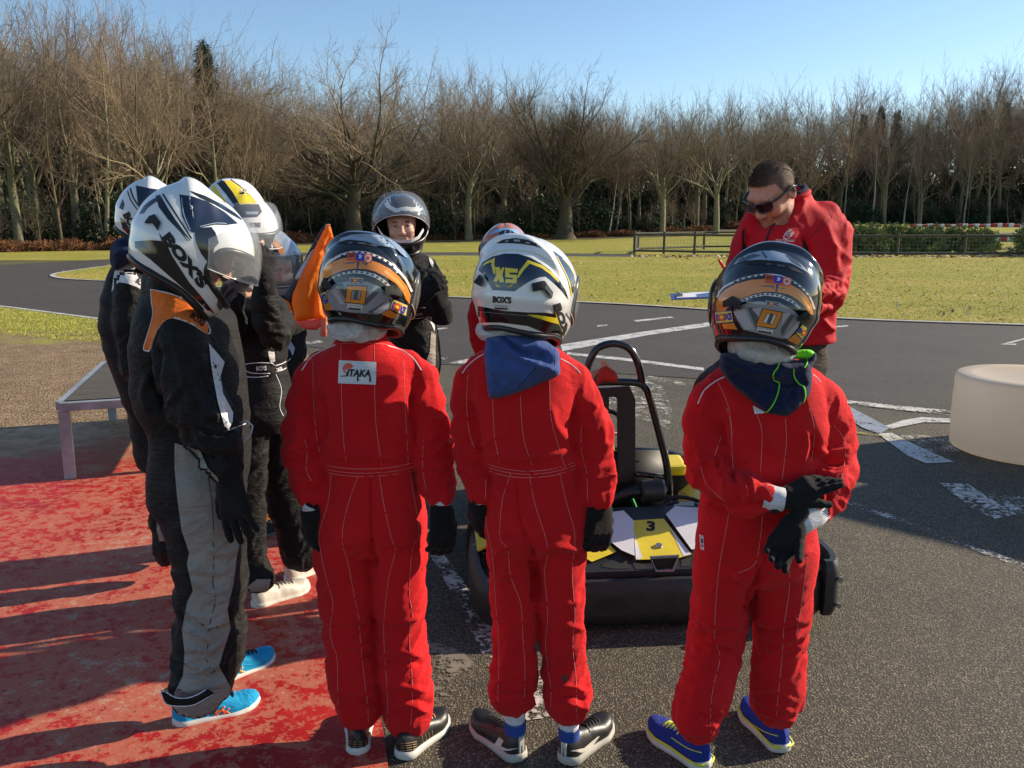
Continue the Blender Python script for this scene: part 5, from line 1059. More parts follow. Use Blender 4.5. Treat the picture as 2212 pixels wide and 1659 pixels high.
B.limb([(1205, 795, YB, 34, 3), (1238, 820, YB, 34, 5), (1262, 870, YB, 37, 6), (1280, 930, YB - .01, 40, 9), (1284, 985, YB - .02, 41, 13), (1290, 1035, YB - .03, 39, 11), (1297, 1072, YB - .05, 31, 5)])
B.limb([(1104, 1120, YB, 56, 2), (1106, 1200, YB, 50, 5), (1110, 1280, YB + .01, 49, 6), (1112, 1350, YB + .02, 44, 11), (1112, 1430, YB + .01, 45, 9), (1107, 1470, YB, 45, 13), (1106, 1492, YB - .01, 47, 12), (1111, 1502, YB - .01, 38, 4)], sy=1.12)
B.limb([(1208, 1120, YB, 57, 2), (1210, 1200, YB, 53, 5), (1212, 1290, YB + .01, 49, 6), (1216, 1380, YB + .02, 46, 11), (1220, 1450, YB + .01, 43, 9), (1225, 1484, YB, 47, 13), (1228, 1506, YB - .01, 49, 12), (1228, 1516, YB - .01, 40, 4)], sy=1.12)
B.fold = [([(1118, 1040), (1120, 1110), (1146, 1190)], 5, -8), ([(1148, 1180), (1158, 1260), (1156, 1300)], 9, -16), ([(1070, 1195), (1110, 1175), (1145, 1172)], 6, 8), ([(1065, 1178), (1100, 1160), (1140, 1160)], 5, -5), ([(1160, 1192), (1200, 1180), (1250, 1185)], 6, 8), ([(1165, 1215), (1200, 1200), (1255, 1205)], 5, -6), ([(1075, 1250), (1110, 1240), (1150, 1235)], 6, 4),
    ([(1170, 1295), (1205, 1310), (1255, 1298)], 6, 5), ([(1070, 1330), (1110, 1345), (1155, 1335)], 6, 5), ([(1178, 1355), (1215, 1345), (1262, 1362)], 6, 5), ([(1065, 1480), (1105, 1468), (1150, 1482)], 5, 7), ([(1062, 1500), (1105, 1490), (1155, 1502)], 4, -6), ([(1062, 1518), (1108, 1508), (1156, 1520)], 4, 6), ([(1182, 1495), (1225, 1482), (1272, 1498)], 5, 7), ([(1180, 1514), (1228, 1502), (1276, 1516)], 4, -6), ([(1183, 1530), (1228, 1520), (1274, 1534)], 4, 6), ([(1090, 1150), (1070, 1200), (1062, 1240)], 7, 4),
    ([(1248, 870), (1235, 930), (1240, 985)], 6, -10), ([(1250, 905), (1275, 925), (1310, 905)], 6, 6), ([(1240, 950), (1280, 968), (1322, 955)], 6, 8), ([(1245, 980), (1285, 1000), (1326, 990)], 5, -7), ([(1255, 1020), (1290, 1035), (1328, 1025)], 6, 7), ([(1262, 1050), (1295, 1060), (1328, 1055)], 4, -5), ([(1240, 880), (1270, 895), (1290, 870)], 4, 6), ([(985, 890), (1005, 905), (1025, 895)], 6, 6), ([(985, 960), (1012, 975), (1045, 960)], 6, 8), ([(990, 990), (1018, 1002), (1048, 992)], 5, -7), ([(1005, 1030), (1028, 1040), (1050, 1032)], 5, 6), ([(1018, 870), (1030, 930), (1040, 980)], 6, -10),
    ([(1060, 985), (1120, 990), (1180, 985), (1232, 970)], 7, 7), ([(1050, 960), (1090, 930), (1100, 890)], 9, 5), ([(1230, 955), (1200, 920), (1190, 880)], 9, 5), ([(1065, 1040), (1110, 1052), (1180, 1050)], 5, 5)]
V, F = B.mesh(.0065, seed=5, amp=1.25); suit = mesh_obj('suit', V, F, M_RED_CLOTH, p2); bv = bvh_of(V, F); K = fK2
seam(suit, 'stitching', bv, [[(1064, 855), (1068, 940), (1080, 1000)], [(1124, 855), (1130, 940), (1149, 1005)], [(1187, 820), (1190, 900), (1205, 960), (1222, 1012)], [(1012, 800), (1008, 870), (1015, 940), (1030, 975)],
    [K(*q) for q in [(230, 262), (300, 280), (400, 292), (520, 282), (625, 250)]], [K(*q) for q in [(230, 275), (300, 295), (400, 306), (520, 296), (628, 265)]], [K(*q) for q in [(230, 292), (300, 312), (400, 322), (520, 312), (630, 280)]],
    [K(*q) for q in [(330, 300), (290, 430), (280, 600), (315, 650), (330, 780), (375, 900), (385, 1050), (395, 1200), (392, 1340)]], [K(*q) for q in [(415, 305), (440, 440), (500, 640), (485, 760), (500, 950), (490, 1100), (515, 1300), (510, 1400)]], [K(*q) for q in [(555, 300), (590, 450), (625, 590), (612, 760), (625, 950), (615, 1100), (630, 1250), (632, 1430)]], [K(*q) for q in [(215, 330), (215, 520), (245, 680), (260, 900), (275, 1100), (270, 1350)]],
    [K(*q) for q in [(655, 60), (655, 200), (680, 300), (682, 430)]]], ST_R, M_STITCH)
seam(suit, 'piping', bv, [[fB(*q) for q in ((365, 1092), (300, 1130), (230, 1190), (188, 1250))], [fB(*q) for q in ((980, 1130), (1050, 1165), (1110, 1210), (1145, 1252))]], .0022, M_PIPING)
decal(suit, 'stain', bv, [[K(578 + (16 + 3 * math.sin(5 * t)) * math.cos(t), 1245 + 20 * math.sin(t)) for t in np.linspace(0, 6.28, 14, endpoint=False)]], simple('grease_mark', (.14, .015, .012), .8), .0006, 3)
neck(p2, P(1110, 735, YB))
cuff(p2, P(1034, 1062, YB - .05), P(1037, 1086, YB - .05), 22 * px(YB), 19 * px(YB)); cuff(p2, P(1297, 1066, YB - .05), P(1295, 1090, YB - .05), 28 * px(YB), 24 * px(YB))
wr = P(1295, 1090, YB - .05); hand(p2, 'glove', wr, P(1294, 1140, YB - .06) - wr, (.45, -.9, 0), 1.03, curl=(.4, .45, .45, .5), thumb=(.45, .6), side=1, fat=1.3)
wr = P(1034, 1086, YB - .04); hand(p2, 'glove', wr, P(1026, 1135, YB - .0) - wr, (-.8, -.4, 0), 1.0, curl=(.4, .45, .5, .5), side=-1, fat=1.2)
M_SOCKB = m_cloth('blue_sock', (.03, .07, .30), .9)
for u, v in ((1112, 1545), (1228, 1558)): mb = MB(); mb.lathe([(.029, 0), (.030, .03), (.032, .06), (.033, .09)], P(u, v + 33, YB - .03), 24); sk_ = mb.build('sock', M_CUFF, p2, smooth=True); mb = MB(); mb.lathe([(.0315, 0), (.032, .02), (.0325, .035)], P(u + 1, v + 35, YB - .035), 24); mb.build('sock_band', M_SOCKB, sk_, smooth=True)
M_SWO = simple('pale_side_flash', (.60, .54, .48), .5)
for hu, tu, sw in (((1128, 1650), (1040, 1572), [(1088, 1600), (1082, 1612), (1096, 1618), (1122, 1616), (1098, 1622), (1074, 1620), (1068, 1608), (1078, 1592)]), ((1216, 1656), (1308, 1572), [(1232, 1622), (1262, 1616), (1290, 1592), (1296, 1590), (1280, 1612), (1258, 1626)])):
    uu, bb = foot(p2, hu, tu, .265, M_SH_BK, M_SOLE_G, tongue=M_BLACKM, accent=M_SWO, W=.095); decal(uu, 'side_flash', bb, [[(a, b) for a, b in sw]], M_SWO, .0012, 4)
H = Helmet(p2, P(1136, 626, 2.33), 60, -9, 2, 1.02, M_GW, spoiler=1.25); f = fB; fs = .2656
H.d([(318, 402), (350, 346), (430, 300), (530, 276), (640, 278), (740, 308), (830, 358), (900, 408), (985, 500), (1030, 580), (1052, 652), (1000, 582), (930, 512), (870, 462), (820, 466), (760, 490), (690, 530), (612, 583), (430, 572), (390, 500), (355, 440), (325, 422)], M_NB, .0008, f=f)
H.d([[(330, 392), (375, 345), (430, 322), (452, 308), (448, 360), (458, 447), (440, 438), (424, 372), (424, 345), (380, 362)], [(632, 478), (650, 420), (720, 328), (840, 370), (920, 432), (982, 505), (958, 498), (900, 442), (832, 394), (737, 358), (690, 408), (645, 472)], [(455, 508), (468, 530), (500, 550), (466, 544)], [(600, 518), (592, 535), (545, 552), (585, 546)]], M_GY, .0014, f=f)
H.d([[(452, 385), (490, 387), (500, 414), (512, 388), (530, 389), (514, 450), (530, 510), (490, 508), (484, 482), (470, 506), (440, 502), (464, 448)], [(534, 390), (640, 402), (636, 432), (572, 430), (570, 446), (634, 450), (628, 518), (536, 512), (540, 484), (598, 486), (600, 474), (538, 468)]], M_GY, .0020, 'lettering', f=f, step=4)
H.text("BOX'S", (510, 652), 152, 56, 3, M_BLACKM, f, fs, off=.0014, bold=.05)
H.d([(445, 688), (562, 697), (560, 738), (442, 730)], M_STW, .0014, 'sticker', f=f); H.d([(450, 714), (556, 722), (554, 734), (448, 728)], M_BLACKM, .002, 'sticker', f=f); H.text('ECE R 22-05', (503, 704), 98, 12, 4, M_GG2, f, fs, off=.002, bold=0)
H.d([(272, 695), (330, 706), (420, 722), (520, 742), (730, 756), (860, 756), (935, 768), (922, 680), (952, 732), (985, 820), (1002, 925), (940, 852), (860, 812), (720, 782), (520, 765), (330, 748), (274, 738)], M_GB, .0010, f=f)
H.d([(274, 742), (330, 750), (520, 767), (720, 784), (860, 814), (940, 854), (1002, 926), (1004, 1010), (960, 1000), (880, 930), (720, 866), (500, 838), (300, 836)], M_GB, .0010, f=f); H.d([[(715, 772), (800, 776), (955, 800), (940, 738), (1000, 915), (975, 852), (900, 832), (800, 802)], [(280, 716), (330, 722), (290, 730)]], M_GY, .0016, f=f)
H.text("BOX'S", (1012, 850), 350, 64, 72, M_BLACKM, f, fs, off=.0012, bold=.06)
H.d([(925, 250), (1000, 305), (1060, 370), (1095, 440), (1108, 520), (1092, 605), (1066, 560), (1030, 440), (970, 325)], M_NB, .0010, f=f); H.d([band([(955, 295), (1010, 400), (1055, 500), (1080, 620)], 7), band([(1000, 312), (1060, 380), (1098, 450)], 6)], M_GY, .0016, f=f)
H.d(band([(372, 310), (450, 268), (560, 246), (700, 254), (820, 292), (900, 345)], 7), gloss('pale_yellow_lacquer', (.72, .64, .30)), .0009, f=f)
H.d([(460, 192), (520, 162), (620, 148), (720, 163), (790, 195), (834, 232), (760, 212), (660, 196), (560, 190)], M_BLACKM, .0012, 'vent', f=f); H.d([[(610, 160), (660, 163), (655, 180), (603, 176)], [(540, 170), (566, 164), (556, 182), (532, 186)], [(708, 180), (742, 188), (735, 196), (700, 190)]], M_GG, .0018, 'vent', f=f)
H.vent([(752, 520), (840, 497), (860, 500), (928, 592), (918, 638), (850, 572), (762, 587)], .012, f); H.vent([(276, 510), (325, 447), (356, 482), (335, 542)], .012, f); H.d([(870, 520), (925, 592), (915, 625), (862, 560)], M_GG2, .014, 'vent', f=f)
bonnet(p2, P(1098, 708, 2.33), .082, .080, P(1098, 733, 2.33).z, P(1098, 690, 2.33).z, 8)
ho, hb = relief(p2, 'hood', [(400, 955), (375, 1010), (366, 1100), (378, 1250), (402, 1435), (440, 1456), (540, 1444), (700, 1388), (850, 1320), (975, 1262), (978, 1160), (970, 1070), (900, 1010), (800, 955), (600, 925)], lambda u, v: 2.29 - .05 * (1 - abs(v - 800) / 120) if v < 900 else 2.27, M_BLUE_CLOTH, .045, 16,
    [([(470, 960), (560, 1060), (700, 1140), (900, 1210)], 7, .022), ([(520, 950), (640, 1060), (740, 1110), (850, 1110)], 6, -.016), ([(640, 1380), (760, 1230), (820, 1160)], 3.5, .010), ([(560, 940), (700, 1040), (800, 1010)], 6, .016), ([(400, 1000), (420, 1200), (430, 1400)], 9, .012)], f=fB, seed=4, back=.06)
seam(ho, 'stitching', hb, [[fB(*q) for q in ((605, 1395), (700, 1300), (800, 1175))], [fB(*q) for q in ((935, 1050), (940, 1150), (935, 1260))]], .0008, M_NAVY)
# ------------------------------------------------------------ third: red suit, navy and lime hood, hands behind the back
p3 = person('person in a red suit with hands behind the back and navy lime hood')
B = Body(); YC = 2.28
B.torso([(760, 1650, 58, YC, .065), (785, 1650, 78, YC, .082), (805, 1652, 98, YC, .096), (830, 1655, 116, YC, .108), (870, 1657, 124, YC, .118), (920, 1658, 122, YC, .12), (1000, 1652, 116, YC, .118), (1060, 1640, 116, YC, .12), (1120, 1634, 120, YC, .13), (1180, 1632, 123, YC, .134), (1215, 1634, 118, YC, .125), (1245, 1634, 85, YC, .085)], k=.06, amp=8)
B.limb([(1565, 835, YC, 36, 3), (1535, 862, YC, 38, 6), (1520, 910, YC, 38, 8), (1520, 965, YC - .01, 40, 10), (1532, 1015, YC - .03, 41, 13), (1568, 1046, YC - .09, 40, 14), (1608, 1066, YC - .14, 37, 14), (1650, 1074, YC - .17, 30, 6)])
B.limb([(1745, 835, YC, 36, 3), (1778, 868, YC, 38, 6), (1796, 915, YC, 40, 8), (1802, 965, YC - .01, 40, 10), (1800, 1015, YC - .04, 40, 13), (1790, 1056, YC - .10, 38, 14), (1765, 1095, YC - .15, 32, 7)])
B.limb([(1575, 1170, YC, 62, 3), (1566, 1235, YC, 62, 6), (1556, 1310, YC + .02, 57, 9), (1545, 1390, YC + .03, 52, 14), (1532, 1460, YC + .0, 50, 11), (1516, 1515, YC - .03, 50, 13), (1508, 1550, YC - .05, 46, 12), (1511, 1564, YC - .05, 38, 4)], sy=1.12)
B.limb([(1690, 1170, YC, 62, 3), (1692, 1235, YC, 60, 6), (1688, 1310, YC + .02, 58, 9), (1684, 1385, YC + .04, 47, 14), (1682, 1450, YC + .04, 50, 11), (1679, 1496, YC + .05, 49, 13), (1676, 1520, YC + .05, 44, 11), (1681, 1530, YC + .05, 36, 4)], sy=1.12)
fk = lambda L: [fK3(*q) for q in L]
B.fold = [(fk([(545, 640), (560, 700), (530, 770)]), 5, -7), (fk([(535, 760), (500, 860), (492, 950)]), 9, -18), (fk([(250, 230), (330, 250), (370, 220)]), 6, 9), (fk([(360, 240), (400, 330), (450, 390)]), 5, 9), (fk([(400, 280), (430, 360), (450, 440)]), 4, -7), (fk([(440, 300), (470, 370), (480, 450)]), 4, 8), (fk([(490, 320), (510, 380), (515, 460)]), 4, 7), (fk([(370, 320), (395, 400), (400, 450)]), 5, 7), (fk([(340, 160), (380, 190), (395, 240)]), 6, 8), (fk([(360, 70), (370, 140), (400, 215)]), 7, -12),
    (fk([(780, 120), (790, 180), (780, 240)]), 7, -12), (fk([(790, 190), (860, 210), (940, 180)]), 6, 9), (fk([(800, 230), (870, 260), (950, 250)]), 5, -8), (fk([(810, 290), (870, 310), (930, 300)]), 6, 8), (fk([(820, 340), (830, 400), (820, 450)]), 5, 8), (fk([(860, 350), (850, 420), (830, 470)]), 4, -7), (fk([(740, 100), (750, 170), (730, 260)]), 7, 7), (fk([(550, 100), (600, 180), (650, 230)]), 9, 7), (fk([(420, 100), (440, 200), (500, 260)]), 9, 6),
    (fk([(300, 420), (400, 445), (520, 440), (640, 470)]), 7, -9), (fk([(280, 455), (400, 480), (560, 475)]), 8, 8), (fk([(420, 750), (480, 780), (530, 770)]), 7, 9), (fk([(470, 790), (510, 840), (500, 880)]), 6, 7), (fk([(560, 730), (640, 740), (720, 700)]), 7, 8), (fk([(620, 710), (680, 690), (760, 650)]), 6, 8), (fk([(250, 960), (330, 1000), (440, 985)]), 7, 8), (fk([(300, 1060), (380, 1080), (440, 1070)]), 6, 9), (fk([(310, 1090), (380, 1110), (440, 1150)]), 5, -9), (fk([(260, 1030), (330, 1050), (430, 1020)]), 5, -8), (fk([(520, 960), (600, 1000), (740, 970)]), 7, 9), (fk([(540, 1040), (620, 1060), (720, 1040)]), 6, 9), (fk([(520, 1010), (620, 1032), (740, 1005)]), 5, -9), (fk([(560, 1100), (640, 1120), (725, 1090)]), 6, 7),
    (fk([(250, 1340), (320, 1380), (360, 1400)]), 5, 9), (fk([(230, 1430), (300, 1470), (350, 1450)]), 5, 8), (fk([(520, 1340), (600, 1370), (690, 1400)]), 6, 8), (fk([(540, 1400), (620, 1420), (690, 1440)]), 5, 7), (fk([(240, 1390), (300, 1420), (355, 1425)]), 4, -8), (fk([(170, 1480), (230, 1500), (320, 1500)]), 4, 6), (fk([(520, 1290), (600, 1300), (700, 1350)]), 6, 6)]
V, F = B.mesh(.0065, seed=9, amp=1.2); suit = mesh_obj('suit', V, F, M_RED_CLOTH, p3); bv = bvh_of(V, F); K = fK3
seam(suit, 'stitching', bv, [[fC(*q) for q in ((355, 1195), (400, 1290), (440, 1400), (460, 1520), (470, 1640))], [K(*q) for q in ((385, 0), (405, 80), (410, 200), (415, 280))], [K(*q) for q in ((525, 30), (548, 120), (540, 300))], [K(*q) for q in ((655, 50), (660, 160), (640, 330))], [K(*q) for q in ((765, 0), (790, 100), (775, 250))],
    [K(*q) for q in ((400, 460), (375, 600), (350, 740), (335, 900), (330, 1060), (355, 1150), (325, 1280), (310, 1400), (315, 1530))], [K(*q) for q in ((552, 480), (540, 600), (515, 720), (440, 760))], [K(*q) for q in ((675, 700), (672, 850), (650, 1000), (640, 1150), (625, 1300), (612, 1440))], [K(*q) for q in ((265, 270), (290, 350), (340, 400), (380, 430))], [K(*q) for q in ((880, 80), (930, 160), (920, 300), (880, 400))], [K(*q) for q in ((755, 690), (730, 900), (705, 1050))], [K(*q) for q in ((360, 130), (330, 220))]], ST_R, M_STITCH)
seam(suit, 'piping', bv, [[fC(*q) for q in ((412, 1150), (330, 1190), (240, 1265), (190, 1370))], [fC(*q) for q in ((1120, 1130), (1160, 1160), (1188, 1200))]], .0022, M_PIPING)
decal(suit, 'label', bv, [[K(*q) for q in ((258, 583), (278, 590), (281, 655), (264, 652))]], M_WHITE_CLOTH, .0015, 4); decal(suit, 'label_print', bv, [[K(*q) for q in ((264, 605), (275, 602), (277, 622), (267, 625))], [K(*q) for q in ((266, 630), (276, 632), (276, 640), (268, 642))]], M_GG2, .002, 3)
decal(suit, 'label', bv, [[fC(*q) for q in ((638, 1385), (665, 1400), (740, 1440), (720, 1448), (652, 1454))]], M_WHITE_CLOTH, .004, 4)
neck(p3, P(1655, 765, YC))
cuff(p3, P(1648, 1073, YC - .17), P(1694, 1080, YC - .18), 30 * px(YC), 27 * px(YC)); cuff(p3, P(1766, 1098, YC - .15), P(1718, 1134, YC - .19), 36 * px(YC), 30 * px(YC))
wr = P(1694, 1078, YC - .175); hand(p3, 'glove', wr, P(1745, 1054, YC - .175) - wr, (-.1, -.35, .9), .95, curl=(.05, .12, .25, .4), thumb=(.3, .2), side=-1, fat=1.15)
wr = P(1716, 1130, YC - .20); hand(p3, 'glove', wr, P(1692, 1172, YC - .22) - wr, (.35, .9, .1), .92, curl=(.35, .4, .45, .5), thumb=(.35, .35), side=-1, fat=1.15)
for hu, tu in (((1530, 1668), (1425, 1590)), ((1695, 1632), (1612, 1535))):
    uu, bb = foot(p3, hu, tu, .26, M_SH_BL, M_SOLE_W, tongue=M_SOLE_L, W=.094); seam(uu, 'trim', bb, [[(hu[0] - 14, hu[1] - 42), (hu[0] - 45, hu[1] - 52), (hu[0] - 80, hu[1] - 75)]], .002, M_SOLE_L)
    a, b = G(*hu), G(*tu); d = (b - a).normalized(); n = Vector((-d.y, d.x, 0)); mb = MB(); pts = []
    for s_, hwid in ((.004, .020), (.014, .034), (.05, .040), (.12, .041), (.18, .050), (.225, .040), (.256, .012)): pts.append((s_, hwid))
    ring = [a + d * s_ + n * h_ for s_, h_ in pts] + [a + d * s_ - n * h_ for s_, h_ in reversed(pts)]; mb.tube([Vector((q.x, q.y, .027)) for q in ring], .0042, 8, closed=True); mb.build('sole_trim', M_SOLE_L, uu, smooth=True)
H = Helmet(p3, P(1652, 651, 2.20), 88, -12, 11, 1.02, M_GB, spoiler=1.1); f = fC; fs = .2655
H.d([(478, 240), (520, 190), (600, 150), (700, 125), (800, 123), (900, 150), (990, 200), (1060, 260), (1098, 310), (1040, 275), (950, 228), (840, 208), (700, 198), (580, 205)], M_GS, .0008, f=f); H.d([[(500, 225), (540, 182), (640, 150), (705, 162), (620, 190), (512, 230)], [(700, 130), (720, 130), (760, 185), (740, 185)], [(900, 152), (1000, 205), (1040, 262), (960, 215)]], M_GG2, .0013, f=f)
H.d([(560, 228), (650, 205), (760, 205), (880, 225), (980, 262), (1050, 310), (960, 285), (860, 258), (740, 240), (640, 238)], M_BLACKM, .0012, 'vent', f=f); H.d([[(748, 225), (785, 226), (782, 242), (744, 240)], [(838, 232), (900, 244), (895, 258), (834, 250)], [(945, 262), (990, 280), (985, 290), (940, 275)]], M_GG2, .0018, 'vent', f=f)
H.d(band([(345, 505), (390, 432), (470, 385), (560, 350), (660, 328), (760, 318), (860, 330), (960, 372), (1050, 440), (1110, 520), (1140, 600)], 15), M_STW, .0010, f=f); H.d(checks([(480, 380), (560, 350), (660, 328), (760, 318)], 10, 22, 22), M_GB, .0016, f=f); H.d(checks([(955, 370), (1010, 405), (1060, 450), (1100, 505)], 10, 20, 20), M_GB, .0016, f=f)
H.d([(340, 540), (362, 490), (420, 438), (500, 395), (620, 362), (740, 354), (850, 368), (950, 402), (1020, 442), (1080, 500), (1120, 570), (1132, 650), (1104, 640), (1062, 582), (1000, 522), (930, 482), (840, 464), (740, 458), (640, 478), (540, 520), (470, 560), (425, 600), (400, 640), (345, 640)], M_GO, .0014, f=f)
H.d([[(700, 408), (805, 408), (808, 448), (795, 420), (700, 414)], [(858, 440), (880, 425), (900, 432), (880, 434)], [(828, 395), (852, 398), (832, 476), (820, 474)]], M_GG2, .0018, f=f); H.d([(1010, 480), (1050, 500), (1100, 580), (1115, 640), (1090, 600), (1040, 530)], gloss('amber_lacquer', (.8, .38, .1)), .0018, f=f)
H.d([(530, 528), (640, 486), (740, 468), (860, 480), (960, 525), (1030, 590), (1010, 600), (950, 548), (860, 505), (740, 490), (640, 508), (545, 548)], M_STW, .0016, f=f); H.d(checks([(560, 528), (650, 496), (740, 479), (855, 492), (950, 536), (1010, 588)], 13, 18, 18), M_GB, .0021, f=f)
H.d([(478, 620), (560, 560), (680, 538), (860, 552), (960, 604), (1030, 672), (1005, 752), (930, 842), (880, 842), (700, 802), (560, 768), (515, 700)], M_GG, .0012, f=f)
H.d([[(595, 590), (632, 584), (690, 690), (665, 758)], [(862, 765), (950, 642), (975, 655), (875, 822)]], M_GG2, .0018, f=f); H.d([[(480, 628), (572, 592), (652, 772), (575, 768)], [(630, 602), (712, 588), (705, 610), (690, 660)], [(885, 830), (1010, 700), (1000, 755), (925, 840)], [(880, 640), (925, 625), (945, 640), (872, 730)]], gloss('light_grey_lacquer', (.42, .41, .42)), .0022, f=f)
H.d([(715, 594), (884, 625), (824, 763), (658, 740)], M_GB, .0024, f=f); H.d([(720, 600), (878, 630), (820, 757), (665, 735)], M_GO, .0030, f=f); H.d([(753, 634), (833, 645), (798, 727), (717, 711)], M_GB, .0035, f=f); H.d([(757, 638), (828, 648), (795, 722), (722, 708)], M_STW, .0040, f=f); H.d([(776, 641), (808, 646), (780, 719), (748, 713)], M_GG2, .0045, f=f)
H.d([[(385, 722), (480, 712), (515, 768), (400, 760)], [(920, 852), (985, 800), (1032, 852), (1000, 892)]], M_GO, .0018, f=f)
H.d([(678, 742), (803, 768), (798, 803), (668, 785)], M_STW, .0028, 'sticker', f=f); H.d([(680, 772), (790, 790), (788, 802), (676, 784)], M_BLACKM, .0034, 'sticker', f=f); H.text('ECE R 22-05', (738, 762), 100, 14, 10, M_GG2, f, fs, off=.0034, bold=0)
H.d([(740, 312), (953, 348), (943, 415), (733, 382)], M_STR, .0028, 'sticker', f=f); H.d([(812, 325), (882, 335), (874, 392), (806, 382)], M_STB, .0034, 'sticker', f=f); H.d([(915 + 28 * math.cos(t), 375 + 28 * math.sin(t)) for t in np.linspace(0, 6.28, 18, endpoint=False)], M_STW, .0034, 'sticker', f=f, step=3)
H.d([(915 + 16 * math.cos(t), 373 + 17 * math.sin(t)) for t in np.linspace(0, 6.28, 14, endpoint=False)], M_STR, .0040, 'sticker', f=f, step=3); H.d([(830, 345), (855, 340), (865, 355), (850, 372), (828, 368), (842, 356)], M_STW, .0040, 'sticker', f=f, step=3)
H.text('DOT', (776, 345), 58, 32, 8, M_BLACKM, f, fs, off=.0034)
boxs(H, (802, 558), 104, 34, 9, f, fs, plate=[(742, 528), (866, 548), (860, 590), (738, 570)], off=.0034); boxs(H, (402, 665), 130, 60, -6, f, fs, plate=[(325, 628), (468, 612), (482, 705), (335, 718)], off=.0030); boxs(H, (1038, 786), 62, 46, 32, f, fs, 'BO', plate=[(1040, 722), (1080, 752), (1040, 850), (988, 795)], off=.0030)
H.vent([(390, 540), (470, 492), (548, 540), (530, 605), (470, 575), (392, 585)], .016, f); H.vent([(1002, 668), (1080, 612), (1102, 640), (1096, 682), (1004, 700)], .016, f)
bonnet(p3, P(1648, 752, 2.22), .082, .078, P(1648, 778, 2.22).z, P(1648, 715, 2.22).z, 12)
ho, hb = relief(p3, 'hood', [(388, 960), (365, 1010), (368, 1080), (420, 1160), (500, 1250), (600, 1340), (680, 1410), (740, 1455), (900, 1487), (970, 1460), (1060, 1370), (1112, 1280), (1120, 1150), (1118, 1080), (1155, 1000), (1140, 950), (1060, 1010), (860, 1010), (700, 1020), (560, 995), (480, 960)], lambda u, v: 2.20, M_NAVY, .055, 15,
    [([(400, 990), (520, 1060), (700, 1120), (860, 1130)], 9, .020), ([(800, 1180), (900, 1230), (1050, 1200)], 8, -.018), ([(860, 1060), (960, 1090), (1080, 1070)], 7, .018), ([(860, 1340), (940, 1260), (1000, 1290)], 7, .010), ([(480, 1140), (640, 1230), (800, 1260)], 10, -.012)], f=fC, seed=6, back=.08)
seam(ho, 'piping', hb, [[fC(*q) for q in ((855, 1010), (845, 1070), (805, 1125), (810, 1180), (852, 1200), (840, 1290), (795, 1390), (738, 1450))], [fC(*q) for q in ((970, 1088), (975, 1150), (1010, 1205), (1055, 1240), (1062, 1320), (1030, 1390), (968, 1455))], [fC(*q) for q in ((1082, 1005), (1078, 1045), (1055, 1078))]], .0022, M_LIME, off=.0005)
relief(p3, 'hood_lining', [(480, 948), (560, 975), (640, 1000), (740, 1030), (860, 1015), (1000, 1008), (1120, 1005), (1142, 962), (1100, 930), (1000, 935), (920, 965), (930, 1000), (840, 1012), (720, 1020), (600, 990)], lambda u, v: 2.19, M_LIME, .020, 6, f=fC, seed=3, step=4, wob=.004)
tick('red people')
# ------------------------------------------------------------ heads
def head(parent, c, heading, pitch=0, roll=0, size=1.0, name='body', skin=None, ears=True, necklen=.16):
    M = Matrix.Rotation(R(heading - 90), 3, 'Z') @ Matrix.Rotation(R(pitch), 3, 'X') @ Matrix.Rotation(R(roll), 3, 'Y'); S = SDF()
    S.ell((0, -.012, .030), (.075, .094, .082), k=.02); S.ell((0, .028, -.028), (.060, .062, .078), k=.03); S.ell((0, .066, -.088), (.026, .020, .022), k=.03); S.cone((-.040, .02, -.062), (.0, .062, -.090), .020, .020, .03); S.cone((.040, .02, -.062), (.0, .062, -.090), .020, .020, .03)
    S.cone((-.034, .076, .034), (.034, .076, .034), .013, .013, .02); S.ell((-.036, .060, -.022), (.026, .026, .026), k=.02); S.ell((.036, .060, -.022), (.026, .026, .026), k=.02)
    for x in (-.031, .031): S.ell((x, .100, .010), (.017, .016, .012), k=.012, op='-')
    S.cone((0, .086, .024), (0, .108, -.020), .0085, .0125, .012); S.ell((-.012, .098, -.026), (.009, .011, .008), k=.008); S.ell((.012, .098, -.026), (.009, .011, .008), k=.008)
    S.cone((-.020, .082, -.053), (.020, .082, -.053), .0085, .0085, .006); S.cone((-.016, .083, -.064), (.016, .083, -.064), .0085, .0085, .006)
    if ears:
        for x in (-1, 1): S.ell((x * .078, -.010, .000), (.009, .019, .031), Matrix.Rotation(x * .25, 3, 'Z'), k=.008); S.ell((x * .086, -.004, .002), (.006, .010, .018), k=.004, op='-')
    dn_ = M.transposed() @ Vector((0, 0, -1)); q_ = Vector((0, -.022, -.05)); S.cone(tuple(q_), tuple(q_ + dn_ * necklen), .054, .056, .03)
    V, F = S.mesh(.0038, .012); V = relax(V, F, 1); loc = V.copy(); Mn = np.array(M); W = (V * size) @ Mn.T + np.array(c); o = mesh_obj(name, W, F, skin or M_SKIN, parent)
    T = lambda x, y, z: Vector(c) + M @ (Vector((x, y, z)) * size); return o, T, M, loc, F, W
